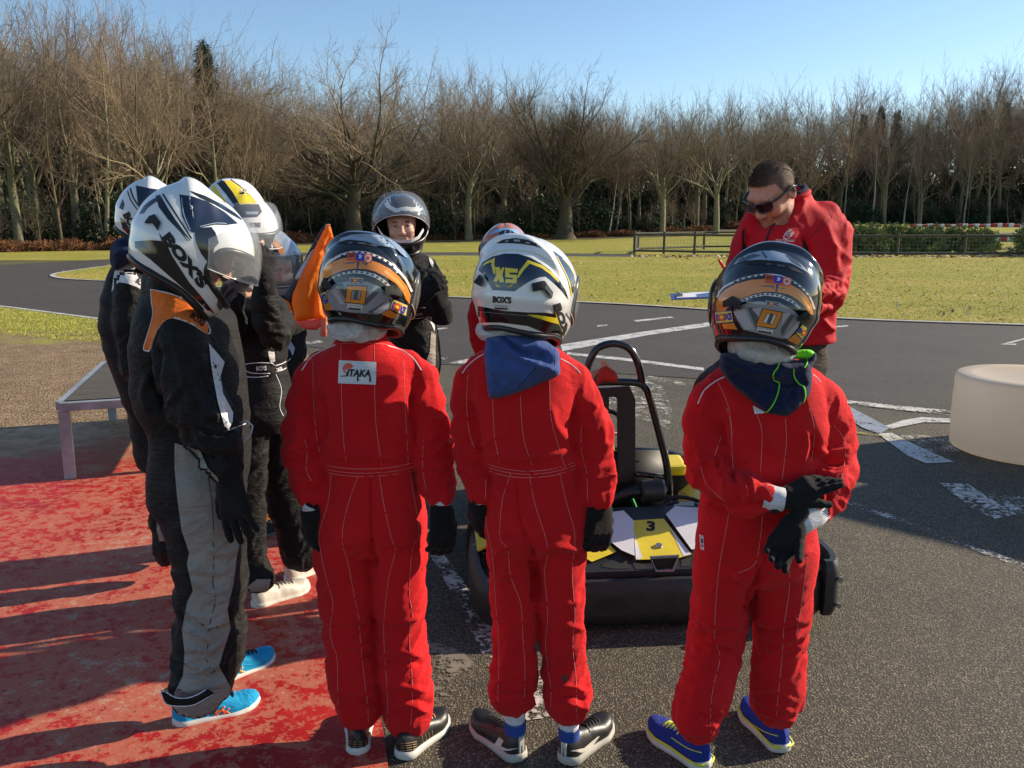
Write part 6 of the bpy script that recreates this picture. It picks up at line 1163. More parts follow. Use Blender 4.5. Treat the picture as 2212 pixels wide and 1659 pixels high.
def eyes(o, T, lid=.35, brow=M_BLACKM):
    for s_ in (-1, 1):
        mb = MB(); c = T(s_ * .031, .0745, .011)
        S = [(math.sin(t) * .0118, math.cos(t) * .0118) for t in np.linspace(0, math.pi, 9)]; mb.lathe(S, c, 14); mb.build('eye', M_STW, o, smooth=True)
        mb = MB(); fw = (T(0, 1, 0) - T(0, 0, 0)).normalized(); mb.cyl(c + fw * .0112, c + fw * .0124, .0052, 12); mb.build('iris', M_BLACKM, o)
        mb = MB(); mb.tube([T(s_ * (.031 + dx), .0850 - abs(dx) * .22, .0155 - dz) for dx, dz in ((-.014, .004), (-.007, .0005), (0, 0), (.007, .0005), (.014, .005))], .0026, 6); mb.build('eyelid', simple('eyelid', (.30, .14, .10), .6), o, smooth=True)
        mb = MB(); mb.tube([T(s_ * (.031 + dx), .0915 - abs(dx) * .25, .034 - dz) for dx, dz in ((-.017, .005), (-.006, .0), (.006, 0), (.018, .005))], [.0022, .0038, .0036, .0015], 6); mb.build('eyebrow', simple('brow_hair', (.05, .03, .018), .9), o, smooth=True)
    mb = MB(); mb.tube([T(dx, .0915 - abs(dx) * .25, -.0585 + abs(dx) * .03) for dx in (-.02, -.01, 0, .01, .02)], .0013, 5); mb.build('lip_line', simple('lip', (.32, .09, .07), .5), o, smooth=True)
# ------------------------------------------------------------ boy at the left edge of the group: orange shoulders, blue running shoes
p4 = person('person in a black suit with orange shoulder, grey trouser panel and cyan running shoes')
B = Body(); Y1 = 2.46
B.torso([(575, 372, 50, Y1, .065), (600, 372, 60, Y1, .08), (640, 385, 70, Y1, .12), (690, 400, 100, Y1, .165), (750, 405, 108, Y1, .17), (820, 410, 116, Y1, .165), (880, 420, 112, Y1, .16), (925, 432, 98, Y1, .15), (960, 432, 100, Y1, .155), (1020, 428, 100, Y1, .16), (1080, 426, 92, Y1, .16), (1115, 425, 70, Y1, .12)], amp=7, k=.05)
B.limb([(392, 690, Y1 - .12, 48, 4), (392, 740, Y1 - .17, 52, 7), (400, 810, Y1 - .19, 54, 8), (425, 875, Y1 - .20, 56, 12), (452, 925, Y1 - .20, 50, 13), (475, 970, Y1 - .21, 42, 12), (490, 1008, Y1 - .21, 33, 7)], kind='arm')
B.limb([(435, 700, Y1 + .15, 44, 4), (450, 800, Y1 + .18, 46, 7), (480, 900, Y1 + .16, 42, 9), (505, 980, Y1 + .14, 30, 6)])
B.limb([(436, 1060, Y1 - .08, 84, 3), (440, 1130, Y1 - .08, 76, 7), (445, 1200, Y1 - .08, 68, 8), (446, 1290, Y1 - .08, 62, 9), (443, 1370, Y1 - .08, 60, 12), (440, 1425, Y1 - .08, 57, 15), (437, 1465, Y1 - .08, 59, 17), (431, 1486, Y1 - .08, 55, 14), (427, 1496, Y1 - .08, 47, 6)], sy=1.0)
B.limb([(455, 1060, Y1 + .10, 74, 3), (468, 1150, Y1 + .12, 60, 7), (474, 1250, Y1 + .13, 54, 9), (478, 1350, Y1 + .13, 48, 12), (478, 1410, Y1 + .13, 44, 11), (478, 1436, Y1 + .13, 40, 6)])
B.limb([(408, 650, Y1, 58, 3), (384, 632, 2.39, 52, 3), (372, 606, 2.38, 46, 2)]); fl = lambda L: [fL(*q) for q in L]; fp = lambda L: [fP(*q) for q in L]
B.fold = [(fl([(450, 720), (540, 750), (620, 800), (700, 780)]), 6, 9), (fl([(470, 900), (540, 930), (600, 980), (700, 940)]), 6, 9), (fl([(470, 1000), (560, 1020), (640, 1080)]), 6, 9), (fl([(480, 950), (560, 980), (640, 1010)]), 5, -9), (fl([(520, 1080), (600, 1110), (680, 1060)]), 6, 9), (fl([(450, 1150), (540, 1190), (680, 1180)]), 6, 10), (fl([(450, 1230), (540, 1250), (700, 1240)]), 5, -9), (fl([(430, 1290), (520, 1310), (690, 1280)]), 6, 9), (fl([(540, 640), (600, 700), (700, 690)]), 6, 7), (fl([(640, 860), (700, 830), (750, 800)]), 5, 8), (fl([(630, 980), (700, 960), (730, 900)]), 5, 7), (fl([(600, 560), (680, 600), (760, 560)]), 6, 6), (fl([(620, 620), (700, 650), (750, 620)]), 5, -6),
    (fl([(560, 120), (640, 150), (740, 130)]), 6, 10), (fl([(520, 60), (600, 100), (700, 70)]), 5, -8), (fp([(500, 1150), (560, 1300), (650, 1400)]), 8, 10), (fp([(560, 1100), (620, 1250), (700, 1380)]), 7, -8), (fp([(420, 950), (470, 1150), (520, 1350)]), 8, 9), (fp([(540, 1480), (620, 1540), (740, 1540)]), 6, 12), (fp([(540, 1430), (640, 1470), (740, 1460)]), 5, -9), (fp([(340, 1000), (330, 1200), (380, 1350)]), 7, -14), (fp([(300, 1150), (260, 1250), (300, 1350)]), 9, 7), (fp([(520, 1550), (640, 1600), (760, 1590)]), 5, -9)]
V, F = B.mesh(.0065, seed=14, amp=1.25); suit = mesh_obj('suit', V, F, M_BLK_CLOTH, p4); bv = bvh_of(V, F)
GP = [fl([(425, 20), (560, 60), (600, 150), (650, 200), (700, 330), (780, 400), (775, 520), (755, 620), (738, 760), (705, 900), (722, 1000), (690, 1100), (660, 1200), (722, 1310), (716, 1390), (680, 1440), (600, 1475), (520, 1490), (432, 1500), (414, 1440), (425, 1340), (470, 1250), (478, 1120), (464, 1010), (492, 860), (522, 800), (490, 660), (502, 600), (462, 480), (438, 300), (425, 150)])]
gp4 = decal(suit, 'grey_panel', bv, GP, M_GREY_CLOTH, .0045, 4)
OR_ = [fp([(300, 702), (420, 728), (520, 785), (604, 890), (602, 936), (520, 884), (430, 852), (380, 860), (340, 905), (312, 965), (297, 1020), (280, 1026), (262, 1010), (290, 920), (312, 830), (305, 770)])]
orp = decal(suit, 'orange_panel', bv, OR_, M_ORANGE_CLOTH, .004, 4.5); seam(suit, 'piping', bv, [OR_[0] + [OR_[0][0]]], .0025, M_PIPING, off=.004)
text_on(suit, 'lettering', bv, 'BOXS', fP(549, 858), 36, 15, 36, M_BLACKM, off=.0055, bold=.04, step=5)
decal(suit, 'white_panel', bv, [fp([(607, 985), (645, 1030), (690, 1085), (668, 1160), (682, 1250), (735, 1350), (732, 1400), (712, 1440), (690, 1425), (655, 1300), (632, 1180), (617, 1080)])], M_WHITE_CLOTH, .004, 4.5)
seam(suit, 'stitching', bv, [fl([(630, 540), (632, 650), (628, 760), (642, 850), (615, 960), (600, 1100), (598, 1180)]), fl([(600, 180), (625, 350), (632, 540)])], .0013, M_BLACKM, off=.0045)
seam(suit, 'piping', bv, [fp([(705, 1445), (750, 1430), (800, 1410)])], .002, M_PIPING)
sb = MB(); pts = [P(*fP(a, b), Y1 - .12) for a, b in ((770, 1405), (812, 1398), (838, 1422), (830, 1460), (812, 1490), (780, 1488))]; sb.tube(pts, .0022, 6); sb.build('buckle_loop', M_PIPING, p4, smooth=True)
st, sbv = relief(p4, 'ankle_strap', [(352, 1336), (372, 1330), (425, 1362), (480, 1368), (540, 1352), (592, 1322), (634, 1345), (600, 1375), (540, 1402), (470, 1414), (385, 1404)], lambda u, v: Y1 - .205, M_BLK_CLOTH, .010, 8, f=fL, seed=2, step=5, wob=.002, back=.004)
seam(st, 'piping', sbv, [fl([(354, 1338), (372, 1333), (425, 1364), (480, 1370), (540, 1354), (590, 1325)]), fl([(356, 1345), (386, 1401), (470, 1411), (540, 1399), (630, 1348)])], .002, M_PIPING)
wr = P(487, 1012, Y1 - .21); mb = MB(); a, b = P(480, 990, Y1 - .21), P(496, 1046, Y1 - .21); cuff(p4, a, b, .038, .036, 'glove_cuff', M_GLOVE)
hand(p4, 'glove', P(495, 1040, Y1 - .21), P(508, 1100, Y1 - .22) - P(495, 1040, Y1 - .21), (-.25, -.95, .1), 1.12, curl=(.12, .12, .14, .2), thumb=(.62, .15), side=-1, fat=1.12, spread=.20)
uA, bA = foot(p4, (374, 1572), (566, 1520), .275, M_CYAN, M_SOLE_W, tongue=M_BLACKM, W=.096); uB, bB = foot(p4, (458, 1486), (563, 1436), .26, M_CYAN, M_SOLE_W, tongue=M_BLACKM, W=.094)
seam(uA, 'overlay', bA, [fl([(580, 1490), (640, 1460), (690, 1412)]), fl([(600, 1498), (660, 1470), (715, 1420)]), fl([(640, 1440), (670, 1480), (690, 1500)]), fl([(672, 1422), (700, 1460), (735, 1495)]), fl([(640, 1440), (700, 1438), (750, 1490)])], .0032, M_ORG, off=.0005)
seam(uB, 'overlay', bB, [fl([(745, 1262), (765, 1205)]), fl([(770, 1262), (785, 1200)]), fl([(700, 1275), (760, 1250), (820, 1240)]), fl([(770, 1225), (800, 1232), (822, 1242)])], .003, simple('amber_overlay', (.85, .38, .04), .45), off=.0005)
hh, T, _, _, _, _ = head(p4, P(424, 545, 2.37), 26, -34, 0, .96, ears=False, necklen=.02)
H = Helmet(p4, P(416, 531, 2.34), 30, -36, 2, 1.05, M_GW, fin=.012, spoiler=.8, vopen=32); f = fP; fs = .4086
H.d([(450, 198), (520, 208), (600, 236), (690, 290), (762, 352), (700, 360), (640, 358), (560, 374), (522, 402), (498, 384), (465, 312)], M_NB, .0008, f=f); H.d(band([(462, 215), (475, 305), (508, 385)], 5), M_GS, .0014, f=f); H.d(band([(560, 368), (640, 350), (700, 352)], 4), M_GS, .0014, f=f)
H.d([[(500, 176), (590, 206), (680, 252), (752, 300), (800, 345), (730, 305), (640, 252), (560, 215)], [(640, 235), (700, 268), (690, 272), (660, 256)]], M_GB, .0012, f=f)
H.d([band([(362, 195), (430, 300), (515, 432)], 9), band([(345, 200), (412, 310), (508, 442)], 5), band([(330, 205), (400, 322), (498, 446)], 4)], M_GB, .0012, f=f); H.d([(325, 205), (345, 200), (400, 290), (470, 395), (516, 446), (460, 400), (390, 330), (340, 262)], M_GB, .0009, f=f)
H.d([(236, 302), (262, 258), (300, 228), (330, 212), (345, 225), (312, 246), (282, 268), (262, 296)], M_GB, .0012, f=f)
H.vent([(264, 348), (290, 312), (318, 302), (352, 345), (336, 388), (306, 348), (282, 352)], .007, f)
H.d([(342, 400), (368, 436), (388, 505), (362, 468)], M_GB, .0012, f=f)
H.d([(214, 446), (300, 440), (352, 444), (388, 470), (410, 520), (500, 660), (560, 730), (640, 830), (600, 812), (500, 720), (400, 632), (300, 545), (216, 480)], M_GB, .0010, f=f)
H.text("BOX'S", (482, 548), 345, 62, 52, M_BLACKM, f, fs, off=.0016, bold=.07)
H.d([(530, 390), (560, 374), (620, 370), (642, 400), (660, 455), (636, 482), (628, 520), (640, 580), (676, 630), (722, 652), (702, 692), (642, 610), (566, 512), (538, 452)], M_GB, .0010, f=f)
H.d([(668, 690), (690, 660), (724, 642), (768, 682), (755, 738), (665, 812), (648, 788)], M_GG2, .0014, f=f); H.d([[(676, 700), (700, 675), (708, 690), (680, 730)], [(700, 720), (740, 690), (742, 706), (690, 760)]], M_BLACKM, .0020, 'vent', f=f)
h_ = hit(H.bvh, *fP(578, 405))
if h_: mb = MB(); n_ = h_[1]; mb.cyl(h_[0] + n_ * .001, h_[0] + n_ * .009, .011, 20, .009); mb.build('visor_pivot', simple('brass_pivot', (.35, .22, .09), .35, .7), H.shell, auto=40)
bonnet(p4, P(380, 580, 2.42), .072, .07, P(374, 596, 2.42).z, P(374, 552, 2.42).z, 21)
# ------------------------------------------------------------ second black suit, white shoulder and navy hood, behind him
p5 = person('person in black with white shoulder and navy hood, at the far left')
B = Body(); Y2 = 3.72
B.torso([(545, 290, 34, Y2, .06), (580, 286, 44, Y2, .09), (640, 284, 56, Y2, .15), (700, 286, 60, Y2, .17), (770, 305, 62, Y2, .165), (830, 325, 60, Y2, .16), (890, 345, 56, Y2, .15), (950, 352, 54, Y2, .15), (1000, 358, 50, Y2, .14)], amp=7, k=.05)
B.limb([(285, 620, Y2 - .14, 34, 4), (286, 700, Y2 - .16, 37, 8), (305, 790, Y2 - .16, 37, 12), (335, 850, Y2 - .17, 30, 8), (370, 900, Y2 - .2, 24, 5)])
B.limb([(356, 980, Y2 - .08, 42, 4), (360, 1060, Y2 - .06, 36, 9), (360, 1130, Y2 - .06, 32, 12), (360, 1180, Y2 - .06, 28, 12), (360, 1200, Y2 - .06, 24, 5)])
B.limb([(370, 980, Y2 + .10, 40, 4), (382, 1060, Y2 + .12, 34, 9), (386, 1160, Y2 + .12, 28, 9)])
V, F = B.mesh(.009, seed=31, amp=1.2); suit = mesh_obj('suit', V, F, M_BLK_CLOTH, p5); bv = bvh_of(V, F)
wp = [fp([(108, 600), (150, 570), (222, 552), (215, 600), (235, 640), (290, 690), (287, 724), (230, 690), (170, 668), (130, 662), (110, 685), (92, 718), (100, 650)])]; decal(suit, 'white_panel', bv, wp, M_WHITE_CLOTH, .002, 6); text_on(suit, 'lettering', bv, 'BOXS', fP(252, 668), 25, 11, 34, M_BLACKM, off=.004, bold=.04, step=5)
decal(suit, 'grey_panel', bv, [fl([(335, 320), (420, 310), (430, 500), (410, 540), (345, 540), (330, 480)])], M_GREY_CLOTH, .002, 6)
relief(p5, 'hood', [(84, 500), (110, 440), (160, 425), (230, 440), (275, 480), (278, 560), (230, 548), (170, 570), (110, 600), (86, 560)], lambda u, v: Y2 - .12, M_NAVY, .07, 20, [([(100, 520), (170, 500), (250, 530)], 7, .02), ([(95, 480), (170, 460), (260, 490)], 6, -.015)], f=fP, seed=9, back=.15)
foot(p5, (338, 1216), (420, 1195), .26, M_BLACKM, M_RUB)
H = Helmet(p5, P(335, 472, Y2 - .02), 22, -34, 3, 1.04, M_GW, fin=.010, spoiler=.8, visor=False)
H.d([(220, 150), (290, 165), (390, 180), (420, 230), (300, 300), (262, 290), (232, 250)], M_NB, .0015, f=f); H.d([band([(190, 165), (215, 230), (280, 310)], 8), band([(176, 180), (200, 240), (262, 320)], 6)], M_GB, .0015, f=f); H.d([(132, 270), (150, 222), (160, 250), (152, 280)], M_GB, .0015, f=f); H.d([(135, 320), (160, 330), (215, 440), (260, 520), (200, 430), (150, 380)], M_GB, .0012, f=f); H.text('BOX', (195, 350), 120, 40, 62, M_BLACKM, f, fs, off=.002, bold=.07)
# ------------------------------------------------------------ driver with the yellow striped helmet, hands at the chin
p6 = person('person in a black suit and white yellow striped helmet, gloved hands raised to the chin')
B = Body(); Y3 = 3.45
B.torso([(640, 548, 40, Y3, .07), (660, 548, 60, Y3, .11), (700, 550, 72, Y3, .13), (750, 552, 66, Y3, .13), (785, 556, 58, Y3, .12), (800, 558, 57, Y3, .12), (850, 565, 62, Y3, .13), (900, 572, 62, Y3, .14), (930, 572, 50, Y3, .1)], amp=7, k=.05)
B.limb([(590, 665, Y3 - .02, 28, 5), (606, 700, Y3 - .10, 32, 9), (594, 722, Y3 - .20, 31, 10), (578, 690, Y3 - .26, 28, 11), (572, 650, Y3 - .28, 26, 7), (573, 625, Y3 - .28, 22, 4)])
B.limb([(510, 670, Y3 + .0, 28, 5), (496, 720, Y3 - .08, 30, 9), (500, 700, Y3 - .22, 27, 8), (506, 640, Y3 - .26, 22, 5)])
B.limb([(590, 890, Y3 + .08, 46, 4), (600, 980, Y3 + .10, 42, 7), (618, 1080, Y3 + .12, 40, 9), (640, 1160, Y3 + .13, 38, 10), (650, 1196, Y3 + .13, 38, 6)])
B.limb([(545, 890, Y3 - .06, 46, 4), (538, 980, Y3 - .06, 38, 7), (536, 1100, Y3 - .05, 33, 9), (540, 1200, Y3 - .05, 30, 10), (550, 1236, Y3 - .06, 34, 8), (560, 1252, Y3 - .08, 30, 6)])
V, F = B.mesh(.008, seed=37, amp=1.3); suit = mesh_obj('suit', V, F, M_BLK_CLOTH, p6); bv = bvh_of(V, F)
seam(suit, 'piping', bv, [fp([(760, 1105), (840, 1090), (930, 1090), (950, 1100)]), fp([(780, 1100), (820, 1140), (930, 1145)]), fp([(775, 1160), (860, 1165), (920, 1158)]), fp([(955, 1105), (1000, 1090), (1035, 1065)]), fp([(960, 1135), (1000, 1125), (1040, 1095)]), fp([(960, 1150), (990, 1230), (980, 1320), (1000, 1370)])], .0022, M_PIPING)
text_on(suit, 'lettering', bv, 'BOXS', fP(885, 1118), 23, 10, -2, M_WHITE_CLOTH, off=.004, bold=.04, step=5); decal(suit, 'white_panel', bv, [fp([(920, 1030), (935, 1005), (952, 1020), (958, 1080), (935, 1092), (925, 1060)])], M_WHITE_CLOTH, .002, 5); text_on(suit, 'lettering', bv, 'XS', fP(980, 1122), 13, 7, -20, M_WHITE_CLOTH, off=.004, bold=.04, step=5)
wr = P(572, 628, Y3 - .28); cuff(p6, P(573, 640, Y3 - .28), P(571, 596, Y3 - .29), .047, .040, 'glove_cuff', M_GLOVE); hand(p6, 'glove', P(571, 600, Y3 - .29), P(574, 550, Y3 - .25) - P(571, 600, Y3 - .29), (.7, -.7, .1), 1.05, curl=(.35, .4, .45, .5), side=1, fat=1.25)
hand(p6, 'glove', P(505, 640, Y3 - .26), P(512, 590, Y3 - .2) - P(505, 640, Y3 - .26), (-.5, -.8, .1), 1.0, curl=(.3, .4, .4, .5), side=-1, fat=1.25)
decal(suit, 'grey_cuff', bv, [fl([(760, 820), (860, 740), (935, 740), (920, 800), (840, 880), (770, 895)])], M_GREY_CLOTH, .002, 6)
for hu, tu, L in (((545, 1318), (643, 1282), .28), ((618, 1262), (700, 1226), .28)): foot(p6, hu, tu, L, M_SH_W, M_SH_W, tongue=M_GREY_CLOTH, W=.10)
hh, T, _, _, _, _ = head(p6, P(520, 520, Y3 - .05), -40, -30, 0, 1.0, ears=False)
H = Helmet(p6, P(513, 492, Y3 - .05), -42, -30, 0, 1.10, M_GW, vopen=38, fin=.010)
H.d([(600, 105), (640, 95), (700, 100), (770, 150), (860, 245), (800, 250), (745, 262), (700, 200), (650, 140)], M_GB, .0008, f=f); H.d([(650, 104), (700, 108), (760, 150), (820, 195), (862, 245), (770, 252), (735, 190), (690, 130)], M_GY, .0014, f=f); H.d([(590, 112), (615, 110), (660, 190), (720, 262), (690, 262), (640, 200)], M_GY, .0010, f=f); H.d([(552, 200), (575, 150), (600, 170), (620, 215), (590, 215)], M_GB, .0012, f=f)
H.d([(735, 262), (800, 250), (870, 250), (888, 290), (862, 318), (800, 320), (768, 320), (745, 290)], M_GB, .0014, f=f); H.d([(800, 290), (865, 288), (868, 302), (806, 304)], M_GS, .0020, 'vent', f=f); H.text('BOXS', (852, 360), 58, 26, -1, M_BLACKM, f, fs, off=.0020, bold=.06); H.d([[(710, 545), (740, 545), (742, 620), (722, 610)]], M_GY, .0010, f=f)
bonnet(p6, P(525, 600, Y3), .07, .07, P(525, 625, Y3).z, P(525, 600, Y3).z, 23)
# ------------------------------------------------------------ driver behind, silver and orange helmet seen past the flag
p7 = person('person with silver and orange helmet, mostly hidden behind the yellow striped helmet')
B = Body(); Y4 = 4.15
B.torso([(625, 590, 34, Y4, .06), (645, 590, 46, Y4, .09), (690, 590, 54, Y4, .12), (760, 592, 50, Y4, .12), (800, 595, 46, Y4, .11), (860, 600, 48, Y4, .12), (890, 600, 36, Y4, .08)], amp=6, k=.05)
B.limb([(622, 665, Y4 - .05, 24, 5), (634, 710, Y4 - .08, 25, 8), (636, 760, Y4 - .10, 23, 9), (622, 800, Y4 - .16, 18, 5)])
B.limb([(558, 665, Y4, 24, 5), (550, 730, Y4, 24, 8), (556, 800, Y4 - .1, 18, 5)])
B.limb([(615, 860, Y4, 34, 4), (612, 950, Y4, 30, 8), (606, 1060, Y4, 27, 8), (600, 1092, Y4, 26, 5)]); B.limb([(578, 860, Y4, 34, 4), (570, 950, Y4, 28, 8), (560, 1060, Y4, 25, 8), (556, 1086, Y4, 24, 5)])
V, F = B.mesh(.009, seed=41, amp=1.2); suit = mesh_obj('suit', V, F, M_BLK_CLOTH, p7); bv = bvh_of(V, F)
decal(suit, 'orange_panel', bv, [fp([(1005, 752), (1030, 765), (1047, 810), (1040, 842), (1020, 800)])], M_ORANGE_CLOTH, .003, 5); decal(suit, 'blue_panel', bv, [fp([(1005, 978), (1040, 975), (1062, 1010), (1050, 1052), (1035, 1020), (1008, 1005)])], simple('pale_blue_panel', (.35, .45, .55), .6), .003, 5); seam(suit, 'piping', bv, [fp([(1000, 1100), (1040, 1065)])], .002, M_PIPING)
sh_, _ = foot(p7, (560, 1136), (606, 1122), .27, m_cloth('orange_suede', (.42, .13, .03), .8), simple('tan_sole', (.45, .28, .14), .7), tongue=M_ORG); foot(p7, (545, 1172), (612, 1144), .27, m_cloth('dark_green_suede', (.02, .035, .03), .85), simple('dull_green_sole', (.10, .14, .12), .7), tongue=M_BLACKM)
head(p7, P(598, 585, Y4), -60, -12, 0, .96, ears=False)
H = Helmet(p7, P(590, 562, Y4), -58, -14, 0, 1.0, M_GS, vopen=4, fin=.0)
H.d([(905, 412), (960, 440), (1000, 485), (1010, 515), (985, 515), (950, 470)], M_GO, .0012, f=f); H.d([(930, 450), (965, 480), (985, 520), (940, 520)], M_GB, .0016, f=f); H.d([(928, 590), (996, 578), (998, 606), (930, 620)], M_STY, .0045, 'sticker', f=f); H.text('BOXS', (964, 598), 62, 22, -8, M_STB, f, fs, off=.0055, bold=.05)
# ------------------------------------------------------------ driver facing the camera across the circle
p8 = person('person in black facing the camera with clasped gloves and a raised visor')
B = Body(); Y5 = 4.35
B.torso([(548, 880, 30, Y5, .06), (562, 880, 44, Y5, .085), (580, 882, 56, Y5, .10), (620, 884, 60, Y5, .12), (665, 886, 50, Y5, .11), (685, 888, 46, Y5, .10), (720, 892, 52, Y5, .12), (780, 898, 52, Y5, .13), (815, 898, 42, Y5, .1)], amp=7, k=.05)
B.limb([(922, 575, Y5, 22, 4), (936, 610, Y5 - .04, 25, 8), (940, 650, Y5 - .10, 26, 10), (928, 660, Y5 - .18, 24, 9), (908, 640, Y5 - .24, 20, 5)]); B.limb([(842, 575, Y5, 22, 4), (832, 620, Y5 - .04, 25, 8), (842, 655, Y5 - .12, 25, 9), (880, 640, Y5 - .24, 21, 5)])
B.limb([(912, 790, Y5, 38, 4), (908, 870, Y5, 34, 8), (902, 980, Y5, 30, 10), (900, 1080, Y5, 28, 8)]); B.limb([(872, 790, Y5, 38, 4), (862, 870, Y5, 34, 8), (852, 980, Y5, 30, 10), (848, 1080, Y5, 28, 8)])
V, F = B.mesh(.008, seed=47, amp=1.3); suit = mesh_obj('suit', V, F, M_BLK_CLOTH, p8); bv = bvh_of(V, F); fe = lambda L: [fE(*q) for q in L]
seam(suit, 'piping', bv, [fe([(500, 1035), (560, 1022), (610, 1020)]), fe([(498, 1105), (560, 1100), (635, 1090)]), fe([(600, 590), (640, 620), (662, 700)])], .002, M_PIPING); decal(suit, 'white_panel', bv, [fe([(622, 605), (648, 630), (668, 680), (660, 712), (645, 690), (632, 640)])], M_WHITE_CLOTH, .003, 5); decal(suit, 'white_panel', bv, [fe([(620, 1092), (650, 1090), (678, 1160), (676, 1200), (655, 1150)])], M_WHITE_CLOTH, .003, 5); decal(suit, 'grey_panel', bv, [fe([(650, 1200), (684, 1220), (684, 1460), (600, 1460), (640, 1350)])], M_GREY_CLOTH, .003, 6); text_on(suit, 'lettering', bv, 'S', fE(505, 1078), 5, 8, 0, M_WHITE_CLOTH, off=.004, step=4)
hand(p8, 'glove', P(905, 650, Y5 - .24), P(925, 625, Y5 - .26) - P(905, 650, Y5 - .24), (-.2, -.8, .5), 1.18, curl=(.45, .5, .5, .5), thumb=(.9, .1), side=1, fat=1.35); hand(p8, 'glove', P(952, 662, Y5 - .20), P(950, 620, Y5 - .24) - P(952, 662, Y5 - .20), (.7, -.7, .1), 1.15, curl=(.5, .6, .6, .6), thumb=(.4, .5), side=1, fat=1.35); cuff(p8, P(885, 640, Y5 - .22), P(908, 632, Y5 - .26), .050, .044, 'glove_cuff', M_GLOVE); mb = MB(); mb.tube([P(955, 690, Y5 - .15), P(955, 655, Y5 - .19)], [.055, .045], 16); mb.build('glove_cuff', M_GLOVE, p8, smooth=True)
text_on(p8, 'lettering', bvh_of(V, F), 'BOXS', fE(560, 1072), 12, 6, -2, M_WHITE_CLOTH, off=.004, step=4)
hh, T, _, _, _, _ = head(p8, P(868, 492, Y5 - .04), -84, -2, 2, .94, ears=False); eyes(hh, T)
H = Helmet(p8, P(866, 483, Y5 - .02), -84, -4, 3, 1.04, M_GB, vis=None, vopen=46, spoiler=.4); f = fE; fs = .2860
H.d([(278, 200), (300, 165), (330, 150), (325, 210), (345, 250), (390, 272), (420, 262), (465, 256), (505, 262), (532, 262), (540, 215), (525, 180), (560, 215), (590, 275), (560, 300), (520, 308), (480, 325), (420, 322), (372, 300), (310, 262)], M_GW, .0010, f=f); H.d([[(335, 165), (350, 240), (332, 210)], [(505, 170), (535, 240), (520, 225)]], M_GW, .0012, f=f)
H.text('BOXS', (454, 300), 70, 26, 0, M_BLACKM, f, fs, off=.0020, bold=.06, step=5)
H.d([(238, 400), (252, 420), (290, 470), (350, 500), (420, 512), (500, 505), (550, 480), (590, 420), (596, 440), (560, 500), (500, 530), (420, 532), (340, 518), (270, 470)], M_GW, .0010, f=f)
# ------------------------------------------------------------ child behind the white and yellow helmet
p9 = person('person in red with blue and orange helmet, hidden behind the white yellow helmet')
B = Body(); Y6 = 4.55
B.torso([(588, 1092, 26, Y6, .055), (605, 1092, 42, Y6, .085), (630, 1092, 56, Y6, .10), (700, 1092, 56, Y6, .11), (760, 1092, 50, Y6, .10), (820, 1092, 52, Y6, .12), (850, 1092, 40, Y6, .08)], amp=5, k=.05)
B.limb([(1042, 640, Y6, 20, 4), (1034, 680, Y6, 21, 8), (1036, 730, Y6 - .02, 20, 8), (1046, 775, Y6 - .06, 17, 5)]); B.limb([(1140, 640, Y6, 20, 4), (1150, 700, Y6, 21, 8), (1146, 775, Y6 - .05, 17, 5)])
B.limb([(1070, 830, Y6, 30, 4), (1072, 920, Y6, 27, 8), (1078, 1080, Y6, 24, 5)]); B.limb([(1114, 830, Y6, 30, 4), (1114, 920, Y6, 27, 8), (1112, 1080, Y6, 24, 5)])
V, F = B.mesh(.009, seed=53, amp=1.2); mesh_obj('suit', V, F, M_RED_CLOTH, p9); head(p9, P(1090, 548, Y6), -95, 0, 0, .9, ears=False)
H = Helmet(p9, P(1090, 541, Y6), -95, -6, 0, 1.0, gloss('orange_red_lacquer', (.55, .17, .06), .2), vis=None, vopen=2, spoiler=.3); f = fB; fs = .2656
H.d([(405, 130), (430, 95), (480, 75), (540, 66), (600, 72), (640, 90), (665, 125), (600, 100), (520, 92), (450, 110)], gloss('sky_blue_lacquer', (.28, .50, .75)), .001, f=f, step=4); H.d([(480, 145), (492, 98), (520, 85), (560, 82), (600, 95), (610, 120), (560, 128)], M_NB, .0016, f=f, step=4); H.d([[(520, 135), (535, 85), (545, 85), (540, 130)], [(572, 128), (575, 88), (585, 90), (585, 125)]], M_GS, .0022, f=f, step=4)
for q, pp in ((p9, ((1078, 1150), (1112, 1150))), (p8, ((855, 1165), (900, 1165)))):
    for u, v in pp: foot(q, (u, v - 14), (u, v + 26), .25, M_SH_BK, M_SOLE_W)
# ------------------------------------------------------------ instructor
CLR = True
pa = person('person in a red jacket and dark sunglasses looking down at a clipboard')
B = Body(); YA = 3.85
B.torso([(428, 1706, 38, YA - .02, .065), (442, 1708, 48, YA - .02, .08), (462, 1712, 82, YA, .11), (490, 1716, 100, YA, .135), (540, 1712, 106, YA, .15), (600, 1706, 104, YA, .155), (660, 1702, 100, YA, .15), (715, 1702, 98, YA, .15), (736, 1702, 99, YA, .152)], amp=8, k=.04)
B.limb([(1780, 470, YA, 36, 4), (1795, 505, YA, 40, 6), (1796, 560, YA - .01, 39, 9), (1792, 605, YA - .04, 38, 12), (1780, 636, YA - .10, 36, 13), (1745, 650, YA - .22, 33, 11), (1700, 645, YA - .36, 28, 8), (1665, 638, YA - .46, 24, 4)])
B.limb([(1636, 480, YA - .02, 32, 4), (1618, 520, YA - .04, 30, 7), (1606, 565, YA - .07, 28, 10), (1598, 600, YA - .14, 27, 11), (1592, 622, YA - .26, 25, 9), (1588, 632, YA - .38, 22, 4)])
B.limb([(1716, 440, YA + .03, 38, 2), (1700, 482, YA - .03, 42, 4), (1682, 520, YA - .08, 44, 5), (1672, 560, YA - .09, 46, 5)], k=.04)
fd = lambda L: [fD(*q) for q in L]
